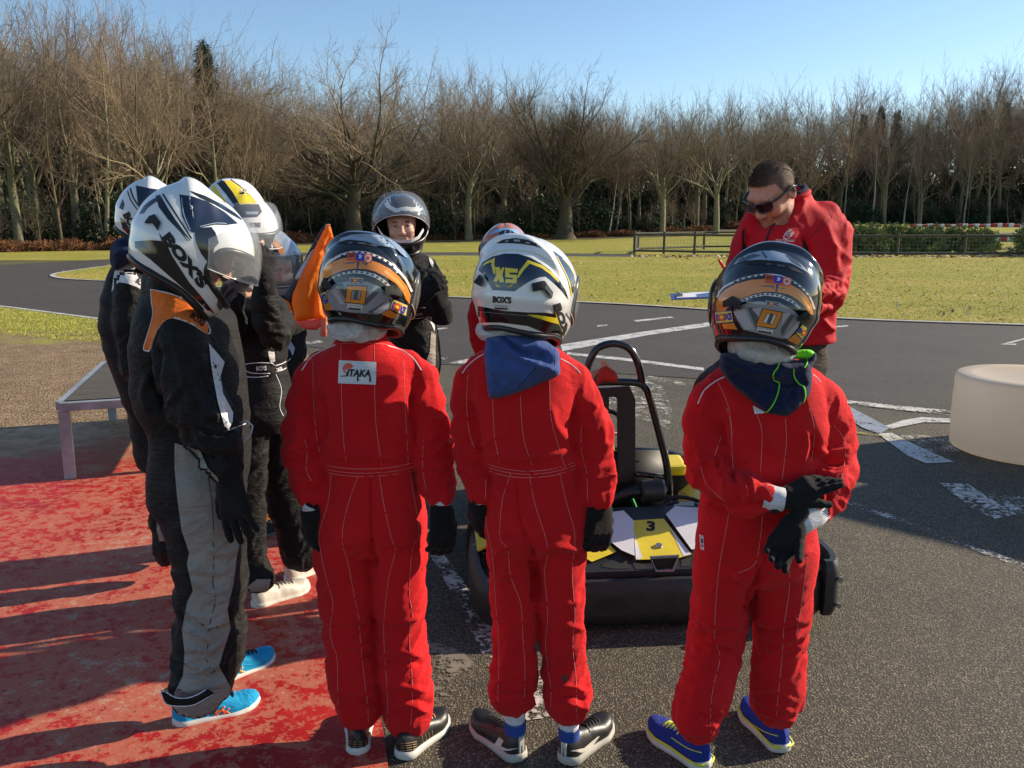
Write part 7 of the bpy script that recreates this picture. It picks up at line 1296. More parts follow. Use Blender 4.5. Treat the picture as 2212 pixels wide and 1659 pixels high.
B.fold = [(fd([(1180, 1000), (1250, 1020), (1320, 1000)]), 6, 14), (fd([(1180, 1050), (1240, 1075), (1290, 1060)]), 5, -12), (fd([(1150, 950), (1230, 960), (1330, 920)]), 6, 10), (fd([(1060, 620), (1090, 720), (1110, 850)]), 7, -16), (fd([(1200, 540), (1260, 700), (1280, 860)]), 9, 9), (fd([(1180, 1180), (1220, 1230), (1260, 1250)]), 6, 12), (fd([(900, 480), (860, 560), (820, 640)]), 9, 8), (fd([(1060, 380), (1040, 450), (960, 520)]), 8, 10), (fd([(690, 600), (680, 680), (670, 760)]), 7, -14), (fd([(940, 700), (1000, 780), (1060, 850)]), 9, 8)]
V, F = B.mesh(.007, seed=61, amp=1.35); M_JACKET = m_cloth('red_softshell', (.50, .010, .018), .75, 300, .15, .06, .1, .12); jk = mesh_obj('jacket', V, F, M_JACKET, pa); bv = bvh_of(V, F)
decal(jk, 'black_panel', bv, [fd([(1058, 640), (1085, 690), (1100, 740), (1112, 830), (1108, 900), (1078, 850), (1060, 760)]), fd([(655, 590), (672, 570), (668, 660), (684, 700), (678, 740), (655, 735)])], M_BLK_CLOTH, .002, 6)
seam(jk, 'zip', bv, [fd([(960, 425), (900, 510), (845, 575), (815, 650), (795, 720), (790, 790)])], .006, M_BLACKM); seam(jk, 'pocket_zip', bv, [fd([(952, 700), (960, 740), (966, 780)])], .006, M_BLACKM)
seam(jk, 'seam_line', bv, [fd([(1255, 505), (1180, 560), (1120, 620), (1080, 660)]), fd([(1060, 330), (1180, 400), (1250, 505)])], .0016, simple('dark_red_seam', (.16, .006, .008), .8))
def oval(cx, cy_, a, b, rot, w_): L = [(cx + a * math.cos(t) * math.cos(rot) - b * math.sin(t) * math.sin(rot), cy_ + a * math.cos(t) * math.sin(rot) + b * math.sin(t) * math.cos(rot)) for t in np.linspace(.4, 6.0, 20)]; return band([fD(*q) for q in L], w_)
decal(jk, 'emblem', bv, [oval(962, 615, 38, 20, -.75, 1.6), oval(955, 622, 36, 17, -.75, 1.0), band(fd([(942, 618), (960, 610), (985, 606)]), 1.6), band(fd([(945, 628), (965, 622), (982, 615)]), 1.6)], M_WHITE_CLOTH, .003, 3)
text_on(jk, 'lettering', bv, 'CIRCUIT AUTOMOBILE', fD(937, 657), 41, 5.2, 2, M_WHITE_CLOTH, off=.003, bold=.03, step=5); text_on(jk, 'lettering', bv, 'PEP LOISIR', fD(927, 671), 17, 3.6, 2, M_WHITE_CLOTH, off=.003, bold=.02, step=5)
B = Body(); B.torso([(705, 1690, 82, YA, .12), (740, 1690, 90, YA, .135), (790, 1690, 92, YA, .14), (830, 1690, 70, YA, .10)], amp=5, k=.05)
B.limb([(1735, 790, YA + .02, 50, 5), (1728, 900, YA + .04, 40, 9), (1722, 1020, YA + .05, 33, 11), (1718, 1180, YA + .06, 30, 6)]); B.limb([(1650, 780, YA - .06, 50, 4), (1590, 812, YA - .16, 44, 8), (1540, 842, YA - .30, 40, 9), (1535, 900, YA - .30, 36, 10), (1545, 1010, YA - .26, 30, 9), (1550, 1090, YA - .24, 28, 5)])
V, F = B.mesh(.009, seed=67, amp=1.4); mesh_obj('trousers', V, F, M_TROUSER, pa)
foot(pa, (1720, 1262), (1700, 1310), .29, M_SH_BK, M_RUB, W=.1); a = P(1556, 1085, YA - .22); shoe(pa, (a.x, a.y, 0), 250, .29, M_SH_BK, M_RUB, W=.1, z0=.10)
M_SKINA = simple('tanned_skin', (.50, .24, .155), .5, var=.14, nscale=35, bump=.25, bscale=260, bdist=.001, Subsurface_Weight=.1, Subsurface_Scale=.01)
hc = P(1668, 418, YA - .12); ho, T, MA, loc, FA, WA = head(pa, hc, -142, -39, -2, 1.12, skin=M_SKINA, necklen=.13)
x, y, z = loc.T; cen = np.array([0, -.012, .03]); nn = loc - cen; nn /= np.linalg.norm(nn, axis=1, keepdims=True); wob_ = (vnoise(loc * 60, 3) - .5) * .006
line = np.interp(y + wob_, [-.11, -.05, -.02, .0, .02, .035, .055, .075, .10], [-.055, -.045, -.010, .012, .020, .058, .074, .082, .088]) + .012 * np.clip((np.abs(x) - .03) / .03, 0, 1) * (y > .03); hm = (z + wob_ > line) & (np.abs(nn[:, 2]) > -2)
fk_ = (hm & (np.abs(x) < .040 + wob_ * 1.5 + .02 * sstep(-.03, .06, -y)))[FA].all(1); full_ = np.unique(FA[hm[FA].all(1)]); ids = np.unique(FA[fk_]); mp = -np.ones(len(loc), int); mp[ids] = np.arange(len(ids)); top_ = np.clip(1 - np.abs(x) / .040, 0, 1) * sstep(-.06, .02, y) * sstep(.06, .09, z)
hv = loc + nn * (.0022 + .010 * top_ ** .6 + .002 * vnoise(loc * 300, 8))[:, None]; hw = (hv * 1.12) @ np.array(MA).T + np.array(hc)
g_ = NG('cropped_hair'); g_.col(g_.ramp(g_.noise(160, 4, .8), [(.3, (.035, .020, .012)), (.6, (.11, .065, .040)), (.8, (.22, .135, .09))])); g_.set(Roughness=.85); g_.bump(g_.noise(500, 3), .8, .002); M_HAIR = g_.m
hs_ = hm[FA].all(1) & ~fk_; is_ = np.unique(FA[hs_]); ms_ = -np.ones(len(loc), int); ms_[is_] = np.arange(len(is_)); g_ = NG('shaved_hair'); g_.col(g_.ramp(g_.noise(220, 4, .85), [(.3, (.07, .042, .028)), (.55, (.17, .105, .070)), (.75, (.30, .19, .13))])); g_.set(Roughness=.8)
hr = mesh_obj('hair', hw[ids], mp[FA[fk_]], M_HAIR, pa); mesh_obj('shaved_sides', (((loc + nn * .0012) * 1.12) @ np.array(MA).T + np.array(hc))[is_], ms_[FA[hs_]], g_.m, hr)
rh = np.random.default_rng(4); tw = full_[rh.integers(0, len(full_), 26000)]; d_ = nn[tw] + rh.normal(0, .25, (26000, 3)) + np.array([0, .45, .1]) * top_[tw][:, None]; d_ /= np.linalg.norm(d_, axis=1, keepdims=True); L_ = (.003 + .013 * top_[tw]) * rh.uniform(.5, 1.2, 26000); b_ = (loc[tw] + (hv[tw] - loc[tw]) * (np.abs(x[tw]) < .05)[:, None]) + rh.normal(0, .002, (26000, 3)); sd = np.cross(d_, rh.normal(0, 1, (26000, 3))); sd /= np.linalg.norm(sd, axis=1, keepdims=True)
Vh = np.stack([b_ - sd * .0005, b_ + sd * .0005, b_ + d_ * L_[:, None]], 1).reshape(-1, 3); Vh = (Vh * 1.12) @ np.array(MA).T + np.array(hc); st_ = mesh_obj('hair_strands', Vh, np.arange(78000).reshape(-1, 3), M_HAIR, hr, smooth=False); st_['kind'] = 'stuff'
# stubble
m_ = (z < -.045) & (y > .0) & (z > -.115) & (np.abs(x) < .066); fm = m_[FA].all(1); idb = np.unique(FA[fm]); tb = idb[rh.integers(0, len(idb), 5000)]; Vb = loc[tb] + rh.normal(0, .0015, (5000, 3)); N_ = vnormals(loc, FA)[tb]; s2 = np.cross(N_, rh.normal(0, 1, (5000, 3))); s2 /= np.linalg.norm(s2, axis=1, keepdims=True)
Vb = np.stack([Vb - s2 * .0006, Vb + s2 * .0006, Vb + N_ * .003 + rh.normal(0, .0008, (5000, 3))], 1).reshape(-1, 3); Vb = (Vb * 1.12) @ np.array(MA).T + np.array(hc); sb_ = mesh_obj('stubble', Vb, np.arange(15000).reshape(-1, 3), M_HAIR, ho, smooth=False); sb_['kind'] = 'stuff'
gl = empty('sunglasses'); gl.parent = pa; M_LENS = simple('dark_lens', (.006, .007, .010), .25, var=.02); M_FR = simple('black_frame', (.008, .008, .009), .22, var=.05, Coat_Weight=.5)
for s_ in (-1, 1):
    o_ = [(.006, .024), (.030, .027), (.056, .026), (.060, .012), (.054, -.006), (.040, -.014), (.022, -.013), (.010, -.004)]; C3 = lambda a, b: T(s_ * a, .112 - a * a * 6.5, b + .008)
    mb = MB(); sp = spline([Vector((a, b, 0)) for a, b in o_], 3, closed=True); ctr = C3(.034, .008); ring = [C3(p.x, p.y) for p in sp]; mb.add([ctr] + ring, [(0, i + 1, (i + 1) % len(ring) + 1) for i in range(len(ring))]); mb.build('lens', M_LENS, gl)
    mb = MB(); mb.tube(ring, .0034, 8, closed=True); mb.build('frame', M_FR, gl, smooth=True); mb = MB(); mb.tube([T(s_ * .060, .090, .030), T(s_ * .074, .065, .029), T(s_ * .083, .02, .025), T(s_ * .085, -.018, .022), T(s_ * .082, -.040, .006)], [.006, .0055, .0045, .004, .003], 8); mb.build('temple_arm', M_FR, gl, smooth=True)
mb = MB(); mb.tube([T(-.008, .112, .026), T(0, .116, .028), T(.008, .112, .026)], .0036, 8); mb.build('bridge', M_FR, gl, smooth=True)
mb = MB(); cl = []; 
for t in np.linspace(0, 2 * math.pi, 40, endpoint=False):
    p = P(1706, 430, YA - .02); cl.append(Vector((p.x + .074 * math.cos(t), p.y + .072 * math.sin(t), p.z + .012 * math.sin(t) + .012 + .022 * math.cos(t))))
mb.tube(cl, .013, 10, closed=True); mb.build('collar', M_JACKET, pa, smooth=True); mb = MB(); mb.tube([c + (Vector((P(1706, 430, YA - .02).x, P(1706, 430, YA - .02).y, c.z)) - c) * .14 + Vector((0, 0, .014)) for c in cl], .010, 10, closed=True); mb.build('collar_lining', M_NAVY, pa, smooth=True)
hand(pa, 'hand', P(1665, 640, YA - .46), P(1610, 640, YA - .54) - P(1665, 640, YA - .46), (0, -.3, -.9), 1.1, curl=(.4, .5, .5, .5), side=1, mat=M_SKINA, h=.0035); hand(pa, 'hand', P(1588, 632, YA - .38), P(1566, 628, YA - .50) - P(1588, 632, YA - .38), (-.2, .2, .9), 1.05, curl=(.3, .6, .7, .8), side=-1, mat=M_SKINA, h=.0035)
tick('others')
# ================================================================ things
# clipboard held in front of the instructor
c0 = P(1450, 646, 3.34); c1 = P(1600, 640, 3.30); ex = (c1 - c0).normalized(); up = Vector((0, 0, 1)); ey = up.cross(ex).normalized(); ez = ex.cross(ey); MC = Matrix((ex, ey, ez)).transposed()
cb = empty('clipboard', c0); tag(cb, 'blue clipboard with papers held by the man in the red jacket', 'clipboard')
def kid(mb, name, mat, root, smooth=False, auto=None): o = mb.build(name, mat, root, smooth, auto); o.matrix_parent_inverse = Matrix.Translation(-root.location) @ Matrix.Identity(4); return o
ctr = c0 + ex * .16 + ey * .10
bpy.context.view_layer.update()
mb = MB(); mb.box(ctr, (.32, .24, .004), MC, .0015); kid(mb, 'board', simple('blue_board', (.03, .06, .35), .4), cb)
mb = MB(); mb.box(ctr + ez * .004 + ex * .01, (.30, .21, .003), MC); kid(mb, 'paper', simple('white_paper', (.75, .75, .78), .8), cb)
mb = MB(); V = []; 
for i in range(9):
    t = i / 8; a = ctr + ex * (.00 + .12 * t) + ez * (.006 + .075 * t ** 1.4)
    V += [a - ey * .10, a + ey * .10]
mb.add(V, [(2 * i, 2 * i + 2, 2 * i + 3, 2 * i + 1) for i in range(8)]); thin_shell(kid(mb, 'lifted_sheet', simple('lilac_paper', (.45, .45, .75), .7), cb, True), .001)
mb = MB(); mb.box(c0 + ex * .03 + ey * .06 + ez * .010, (.03, .06, .010), MC, .003); mb.cyl(c0 + ex * .03 + ey * .03 + ez * .016, c0 + ex * .03 + ey * .09 + ez * .016, .005, 12); kid(mb, 'clip', simple('steel_clip', (.25, .25, .27), .3, .9), cb)
pn = empty('pen', P(1562, 575, 3.3)); tag(pn, 'red pen in the hand of the man in the red jacket', 'pen'); mb = MB(); mb.tube([P(1552, 560, 3.28), P(1556, 566, 3.29), P(1576, 600, 3.33)], [.003, .006, .006], 10); kid(mb, 'barrel', simple('red_pen', (.7, .04, .02), .3), pn, True)
# flag: orange cloth, chequered cloth behind it, on a short pole
fgp = P(676, 640, 3.1); fg = empty('flag', fgp); tag(fg, 'orange flag wrapped with a chequered flag, held upright beside the black suits', 'flag')
YF = 3.0
def fcloth(name, poly, mat, yf, h_, folds, seed): o, b_ = relief(fg, name, poly, yf, mat, h_, 14, folds, f=fA, seed=seed, step=6, wob=.004, back=.0); o.matrix_parent_inverse = Matrix.Translation(-fgp); return o, b_
bpy.context.view_layer.update()
g_ = NG('orange_flag_cloth'); g_.col(g_.ramp(g_.noise(5, 4), [(.3, (.75, .20, .01)), (.7, (.95, .30, .01))])); g_.set(Roughness=.7, Transmission_Weight=.0); tr = g_.n('ShaderNodeBsdfTranslucent'); tr.inputs[0].default_value = (.95, .30, .01, 1); mx = g_.n('ShaderNodeMixShader'); mx.inputs[0].default_value = .45; g_.l(g_.b.outputs[0], mx.inputs[1]); g_.l(tr.outputs[0], mx.inputs[2]); g_.l(mx.outputs[0], g_.out.inputs[0]); M_FLAG = g_.m
o1, b1_ = fcloth('cloth', [(470, 36), (485, 60), (500, 120), (514, 170), (490, 210), (455, 260), (425, 330), (402, 400), (400, 500), (410, 600), (425, 700), (440, 745), (350, 750), (225, 768), (205, 700), (190, 640), (200, 560), (250, 440), (320, 300), (390, 160), (430, 80)], M_FLAG, lambda u, v: YF, .012, [([(470, 60), (400, 250), (330, 450), (260, 740)], 10, .012), ([(480, 100), (440, 300), (370, 500), (340, 740)], 9, -.012), ([(400, 260), (390, 500), (400, 740)], 8, .010)], 3)
o2, _ = fcloth('chequered_cloth', [(455, 40), (468, 50), (440, 100), (400, 170), (330, 310), (265, 460), (215, 580), (190, 640), (160, 615), (135, 595), (150, 550), (215, 440), (300, 270), (360, 160), (420, 60)], simple('black_flag_cloth', (.03, .022, .035), .8), lambda u, v: YF + .05, .02, [([(440, 60), (330, 260), (180, 600)], 5, .02)], 5)
o3, _ = fcloth('white_check', [(335, 240), (362, 225), (340, 290), (300, 370), (265, 455), (215, 445), (240, 390), (290, 310)], simple('white_flag_cloth', (.55, .50, .52), .8), lambda u, v: YF + .008, .012, [], 6)
o4, _ = fcloth('pink_cloth', [(225, 760), (350, 748), (440, 742), (436, 800), (400, 815), (380, 832), (300, 828), (240, 800)], simple('pink_flag_cloth', (.80, .16, .13), .8), lambda u, v: YF + .03, .02, [], 8)
mb = MB(); mb.tube([P(*fA(462, 34), YF + .02), P(*fA(440, 740), YF + .02), P(*fA(428, 880), YF + .02)], [.008, .011, .012], 10); kid(mb, 'pole', simple('salmon_pole', (.72, .25, .16), .6), fg, True)
# low white plastic drum at the right edge
dr = empty('plastic_drum', (3.63, 5.92, 0)); tag(dr, 'large cream plastic drum standing on the tarmac at the right edge', 'barrier'); g_ = NG('cream_polyethylene'); cc_ = g_.ramp(g_.noise(2, 3), [(.3, (.92, .79, .62)), (.7, (.96, .86, .72))]); g_.col(cc_); g_.set(Roughness=.45, Specular_IOR_Level=.3); g_.bump(g_.noise(60, 3), .08, .002); tr = g_.n('ShaderNodeBsdfTranslucent'); g_.l(cc_, tr.inputs[0]); mx = g_.n('ShaderNodeMixShader'); mx.inputs[0].default_value = .58; g_.l(g_.b.outputs[0], mx.inputs[1]); g_.l(tr.outputs[0], mx.inputs[2]); g_.l(mx.outputs[0], g_.out.inputs[0]); M_PE = g_.m
bpy.context.view_layer.update(); mb = MB(); mb.lathe([(0, .0), (.47, .0), (.492, .01), (.50, .03), (.505, .25), (.50, .50), (.492, .523), (.478, .530), (.40, .530), (.385, .528), (.375, .522), (0, .520)], (3.63, 5.92, .0), 96); kid(mb, 'body', M_PE, dr, True)
mb = MB(); mb.lathe([(.0, .518), (.08, .518), (.083, .528), (.078, .536), (0, .536)], (3.75, 5.85, 0), 32); kid(mb, 'cap', M_PE, dr, True)
# low podium table on the left
tb = empty('podium_table', (-2.75, 5.2, 0)); tag(tb, 'low galvanised steel table with a weathered plywood top, left behind the black suits', 'table'); bpy.context.view_layer.update()
g_ = NG('galvanised_steel'); n_ = g_.vor(18, out='Color'); g_.col(g_.ramp(g_.noise(9, 5), [(.3, (.22, .24, .25)), (.7, (.40, .42, .43))])); g_.set(Roughness=.6, Metallic=.25); M_GALV = g_.m
g_ = NG('weathered_plywood'); mp_ = g_.n('ShaderNodeMapping'); mp_.inputs['Scale'].default_value = (1, 9, 1); g_.l(g_.co.outputs['Object'], mp_.inputs[0]); wn = g_.noise(5, 6, .7, src=mp_.outputs[0]); g_.col(g_.ramp(wn, [(.3, (.045, .036, .026)), (.6, (.10, .082, .058)), (.8, (.17, .14, .10))])); g_.set(Roughness=.8); g_.bump(wn, .4, .003); M_PLY = g_.m
A = P(127, 870, 5.18); zt = A.z; dx = Vector((.90, .30, 0)).normalized(); dy = (G(229, 778, zt) - Vector((A.x, A.y, zt))).normalized(); dy.z = 0; A = Vector((A.x, A.y, 0)); Lx, Ly = 1.25, 1.66
def cor(a, b, z): q = A + dx * a + dy * b; return Vector((q.x, q.y, z))
def beam(mb, p, q, wd, ht): d = (q - p); M = d.to_track_quat('X', 'Z').to_matrix(); mb.box((p + q) / 2, (d.length, wd, ht), M, .003)
for a, b, c, d in ((0, 0, Lx, 0), (0, Ly, Lx, Ly), (0, .027, 0, Ly - .027), (Lx, .027, Lx, Ly - .027)): mb = MB(); beam(mb, cor(a, b, zt - .026), cor(c, d, zt - .026), .05, .052); kid(mb, 'rail', M_GALV, tb)
for a, b in ((0, 0), (Lx, 0), (0, Ly), (Lx, Ly)): mb = MB(); p = cor(a + (.02 if a == 0 else -.02), b + (.02 if b == 0 else -.02), 0); mb.box((p.x, p.y, (zt - .052) / 2), (.062, .062, zt - .054), Matrix.Rotation(math.atan2(dx.y, dx.x), 3, 'Z'), .004); kid(mb, 'leg', M_GALV, tb)
q = [cor(.03, .03, zt - .012), cor(Lx - .03, .03, zt - .012), cor(Lx - .03, Ly - .03, zt - .012), cor(.03, Ly - .03, zt - .012)]; mb = MB(); mb.add([v for v in q] + [v + Vector((0, 0, .018)) for v in q], [(3, 2, 1, 0), (4, 5, 6, 7), (0, 1, 5, 4), (1, 2, 6, 5), (2, 3, 7, 6), (3, 0, 4, 7)]); kid(mb, 'plywood_top', M_PLY, tb)
# post and rail fence
M_WOOD = simple('green_grey_timber', (.085, .078, .05), .9, var=.35, nscale=14, bump=.5, bscale=60, bdist=.01); g_ = NG('wire_mesh'); g_.col((.25, .25, .23)); g_.set(Metallic=.6, Roughness=.5); M_WIRE = g_.m
def fence(pts, label, h_=1.02, netting=True):
    p0 = Vector((*pts[0], 0)); e = empty('fence', p0); tag(e, label, 'fence'); bpy.context.view_layer.update()
    for x_, y_ in pts: mb = MB(); z_ = float(terr(x_, y_)); mb.tube([(x_, y_, z_ - .05), (x_ + .01, y_, z_ + h_)], .062, 10); kid(mb, 'post', M_WOOD, e, auto=40)
    for (xa, ya), (xb, yb) in zip(pts, pts[1:]):
        za, zb = float(terr(xa, ya)), float(terr(xb, yb)); 
        for k in (.86, .14): mb = MB(); mb.tube([(xa, ya - .07, za + h_ * k), (xb, yb - .07, zb + h_ * k)], .05, 8); kid(mb, 'rail', M_WOOD, e, auto=40)
        if netting:
            mb = MB(); n_ = max(2, int(math.hypot(xb - xa, yb - ya) / .16))
            for i in range(n_ + 1): t = i / n_; mb.tube([(xa + (xb - xa) * t, ya + (yb - ya) * t - .02, za + .16), (xa + (xb - xa) * t, ya + (yb - ya) * t - .02, za + h_ * .84)], .0032, 3, cap=False)
            for j in range(5): zz = .2 + .15 * j; mb.tube([(xa, ya - .02, za + zz), (xb, yb - .02, zb + zz)], .0032, 3, cap=False)
            o = kid(mb, 'wire_netting', M_WIRE, e)
    return e
def fx_(u, Y): d = ray(u, 540); return (d.x / d.y * Y, Y)
F0 = [fx_(1370, 40.5), fx_(1434, 40.2), fx_(1500, 39.4), fx_(1612, 38.6), fx_(1710, 38.2), fx_(1822, 37.8), fx_(1938, 37.5), fx_(2083, 37.5), fx_(2232, 37.6), fx_(2390, 37.7)]
fence(F0, 'long wooden post and rail fence with wire netting along the far edge of the infield')
fence([fx_(1371, 40.6), fx_(1378, 43.5), fx_(1520, 46.5), fx_(1720, 47.0)], 'shorter wooden fence running behind the left end of the long fence'); fence([fx_(2120, 41.5), fx_(2138, 42), fx_(2208, 45), fx_(2300, 46)], 'wooden fence section behind the pine bushes at the right', netting=False)
# kerb blocks of the far track
M_KR = simple('red_block', (.45, .03, .025), .6); M_KW = simple('white_block', (.72, .70, .66), .6); rk = random.Random(3)
def block_mesh(m): mb = MB(); mb.box((0, 0, .16), (.92, .42, .32), None, .05); o = mb.build('b', m, None, auto=40); me = o.data; bpy.data.objects.remove(o); return me
BM = [block_mesh(M_KR), block_mesh(M_KW)]
for i in range(27):
    x_ = 34.5 + i * .47; y_ = 76 - .04 * i; o = link(bpy.data.objects.new('kerb_block', BM[(i // 1) % 2])); o.location = (x_, y_, float(terr(x_, y_)) + .0); o.rotation_euler = (0, 0, rk.uniform(-.2, .2)); o.scale = (.46, 1, .7 + rk.uniform(-.12, .2) + .01 * i); tag(o, ['red block in the far barrier along the dark wood', 'white block in the far barrier along the dark wood'][i % 2], 'barrier', 'red and white barrier blocks of the far track')
for i in range(7):
    p = P(2136 + i * 15, 500, 55); o = link(bpy.data.objects.new('kerb_block', BM[i % 2 if i else 1])); o.location = (p.x, 55, float(terr(p.x, 55)) + .02); o.scale = (.48, 1, 1.2); tag(o, ['red block of the short barrier on the meadow at the right', 'white block of the short barrier on the meadow at the right'][0 if (i % 2 == 0 and i) else 1], 'barrier', 'short red and white barrier on the meadow')
# unseen, added hut right of the frame, shaped to shade the tarmac
hb_ = [Vector((5.93, 6.16, 0)), Vector((6.14, 6.34, 0)), Vector((7.6, 7.4, 0)), Vector((8.5, 6.1, 0)), Vector((6.85, 5.25, 0))]; ht = empty('shadow_blocker', hb_[0]); tag(ht, 'unseen timber hut beside the pit lane, just outside the right edge', 'blocker'); bpy.context.view_layer.update()
mb = MB(); mb.add([q.copy() for q in hb_] + [q + Vector((0, 0, 1.88)) for q in hb_], [(4, 3, 2, 1, 0), (0, 1, 6, 5), (1, 2, 7, 6), (2, 3, 8, 7), (3, 4, 9, 8), (4, 0, 5, 9), (5, 6, 7, 8, 9)]); kid(mb, 'wall', M_WOOD, ht)
ct_ = sum(hb_, Vector()) / 5; rf_ = [ct_ + (q - ct_) * 1.03 for q in hb_]; mb = MB(); mb.add([q + Vector((0, 0, 1.882)) for q in rf_] + [q + Vector((0, 0, 1.93)) for q in rf_], [(4, 3, 2, 1, 0), (0, 1, 6, 5), (1, 2, 7, 6), (2, 3, 8, 7), (3, 4, 9, 8), (4, 0, 5, 9), (5, 6, 7, 8, 9)]); kid(mb, 'blocker_top', simple('blocker_felt', (.04, .045, .04), .9), ht)
tick('props')
# ================================================================ the kart
KO = Vector((.585, 3.19, 0)); KM = Matrix.Rotation(R(5), 3, 'Z')
def K_(x, y, z): return KO + KM @ Vector((x, y, z))
ka = empty('go_kart', KO); tag(ka, 'black yellow and white rental kart with a roll hoop and number 3', 'kart'); bpy.context.view_layer.update()
def kp(mb, name, mat, **k): return kid(mb, name, mat, ka, **k)
g_ = NG('scuffed_bumper_plastic'); n1 = g_.noise(14, 6, .7); n2 = g_.noise(60, 4, .8); g_.col(g_.mix(g_.ramp(n2, [(.62, 0), (.75, .6)]), g_.ramp(n1, [(.3, (.012, .012, .012)), (.7, (.028, .027, .026))]), (.09, .085, .08))); g_.set(Roughness=.48, Specular_IOR_Level=.5); g_.bump(n2, .25, .002); M_BUMP = g_.m
M_TUBE = simple('black_powder_coat', (.010, .010, .011), .22, var=.1, Coat_Weight=.6); M_KY = simple('kart_yellow', (.80, .62, .03), .35, var=.08, Coat_Weight=.3); M_KW2 = simple('kart_white', (.74, .72, .72), .35, var=.04, Coat_Weight=.3); M_TYRE = simple('tyre_rubber', (.018, .017, .016), .75, var=.3, nscale=40); M_ALU = simple('dull_aluminium', (.30, .30, .29), .4, .8); M_KBODY = simple('kart_black_deck', (.022, .021, .021), .42, var=.2)
# bumper ring: a thick rounded wall following the plan outline
def wall(name, plan, z0, z1, t, mat, close=False, lean=0.0):
    pts = spline([Vector((a, b, 0)) for a, b in plan], 6); prof = [(0, z0 + .02), (t * .25, z0), (t * .75, z0), (t, z0 + .02), (t, (z0 + z1) / 2), (t, z1 - .02), (t * .75, z1), (t * .25, z1), (0, z1 - .02), (-.006, z1 - .05), (-.006, z0 + .05)]
    mb = MB(); n = len(prof); base = []
    for i, p in enumerate(pts):
        tg = (pts[min(i + 1, len(pts) - 1)] - pts[max(i - 1, 0)]).normalized(); nn_ = Vector((-tg.y, tg.x, 0))
        for a, z in prof: q = p + nn_ * a; mb.V.append(tuple(K_(q.x, q.y, z)))
    for i in range(len(pts) - 1):
        for k in range(n): mb.F.append((i * n + k, (i + 1) * n + k, (i + 1) * n + (k + 1) % n, i * n + (k + 1) % n))
    mb.F.append(tuple(range(n))); mb.F.append(tuple((len(pts) - 1) * n + k for k in reversed(range(n)))); return kp(mb, name, mat, auto=50)
rb = wall('rear_bumper', [(-.72, .62), (-.735, .40), (-.73, .16), (-.69, .03), (-.58, -.01), (-.3, -.015), (0, -.015), (.3, -.015), (.58, -.01), (.66, .02), (.70, .08)], .035, .215, .05, M_BUMP)
dg = bpy.context.evaluated_depsgraph_get(); rbv = BVHTree.FromObject(rb, dg); 
def wbvh(o): return BVHTree.FromPolygons([o.matrix_world @ v.co for v in o.data.vertices], [list(p.vertices) for p in o.data.polygons])
bpy.context.view_layer.update(); rbv = wbvh(rb); o = decal(None, 'handle_slot', rbv, [[(1290, 1303), (1300, 1296), (1340, 1294), (1354, 1300), (1354, 1314), (1342, 1323), (1302, 1326), (1290, 1318)]], M_BLACKM, .0015, 6)
def adopt(o):
    if o: o.parent = ka; o.matrix_parent_inverse = Matrix.Translation(-KO)
    return o
adopt(o); adopt(seam(None, 'bumper_lip', rbv, [[(1283, 1310), (1290, 1295), (1320, 1290), (1350, 1292), (1361, 1305), (1352, 1322), (1320, 1330), (1292, 1326), (1283, 1310)]], .003, M_BUMP))
sd_ = wall('side_bumper', [(.655, -.02), (.70, -.015), (.735, .05), (.75, .16), (.745, .40), (.72, .75), (.70, 1.12)], .04, .27, .045, M_BUMP)
for z in (.10, .22): mb = MB(); mb.cyl(K_(.742, .10, z), K_(.760, .10, z), .012, 12); kp(mb, 'bolt', M_ALU)
for s_ in (-1, 1): mb = MB(); mb.cyl(K_(.71, -.022, .09 if s_ < 0 else .20), K_(.71, -.034, .09 if s_ < 0 else .20), .011, 12); kp(mb, 'bolt', M_ALU)
wall('side_bumper', [(-.70, 1.12), (-.72, .75), (-.735, .62)], .04, .25, .045, M_BUMP)
fb = wall('front_bumper', [(.60, 1.35), (.62, 1.70), (.52, 1.90), (.30, 1.98), (0, 2.0), (-.30, 1.98), (-.52, 1.90), (-.62, 1.70), (-.60, 1.35)], .04, .22, .05, M_BUMP)
# rear deck with the number panel
mb = MB(); deck = [(-.56, .045, .235), (.50, .045, .235), (.56, .16, .26), (.56, .42, .345), (.20, .46, .355), (-.20, .46, .355), (-.56, .42, .345), (-.60, .16, .26)]
top = [K_(*p) for p in deck]; low = [K_(p[0], p[1], .10 if p[1] > .1 else .06) for p in deck]; mb.add(top + low, [tuple(range(8))] + [(i, i + 8, (i + 1) % 8 + 8, (i + 1) % 8) for i in range(8)]); dk = kp(mb, 'rear_deck', M_KBODY)
bpy.context.view_layer.update(); dv = wbvh(dk); kt = lambda L: [fKT(*q) for q in L]
def raised(name, L, h_, mat):
    V, F = lay(dv, [kt(L)], h_, 40.0, 1.0); V0, _ = lay(dv, [kt(L)], .0, 40.0, 1.0)
    if not F: return None
    ed = {(q[i], q[(i + 1) % len(q)]) for q in F for i in range(len(q))}; n = len(V); FF = list(F) + [(b, a, a + n, b + n) for a, b in ed if (b, a) not in ed]; return adopt(mesh_obj(name, list(V) + list(V0), FF, mat, None, smooth=False))
raised('number_panel', [(897, 962), (1052, 952), (1192, 1133), (1130, 1150), (980, 1158), (912, 1160)], .012, M_KY); raised('white_panel', [(760, 922), (850, 912), (900, 962), (906, 1140), (840, 1112), (760, 1050)], .022, M_KW2); raised('white_panel', [(1062, 930), (1108, 890), (1180, 895), (1300, 900), (1330, 1010), (1215, 1105), (1192, 1108)], .022, M_KW2)
raised('yellow_panel', [(640, 1080), (690, 1060), (765, 1068), (812, 1120), (740, 1150), (690, 1170), (655, 1150)], .012, M_KY)
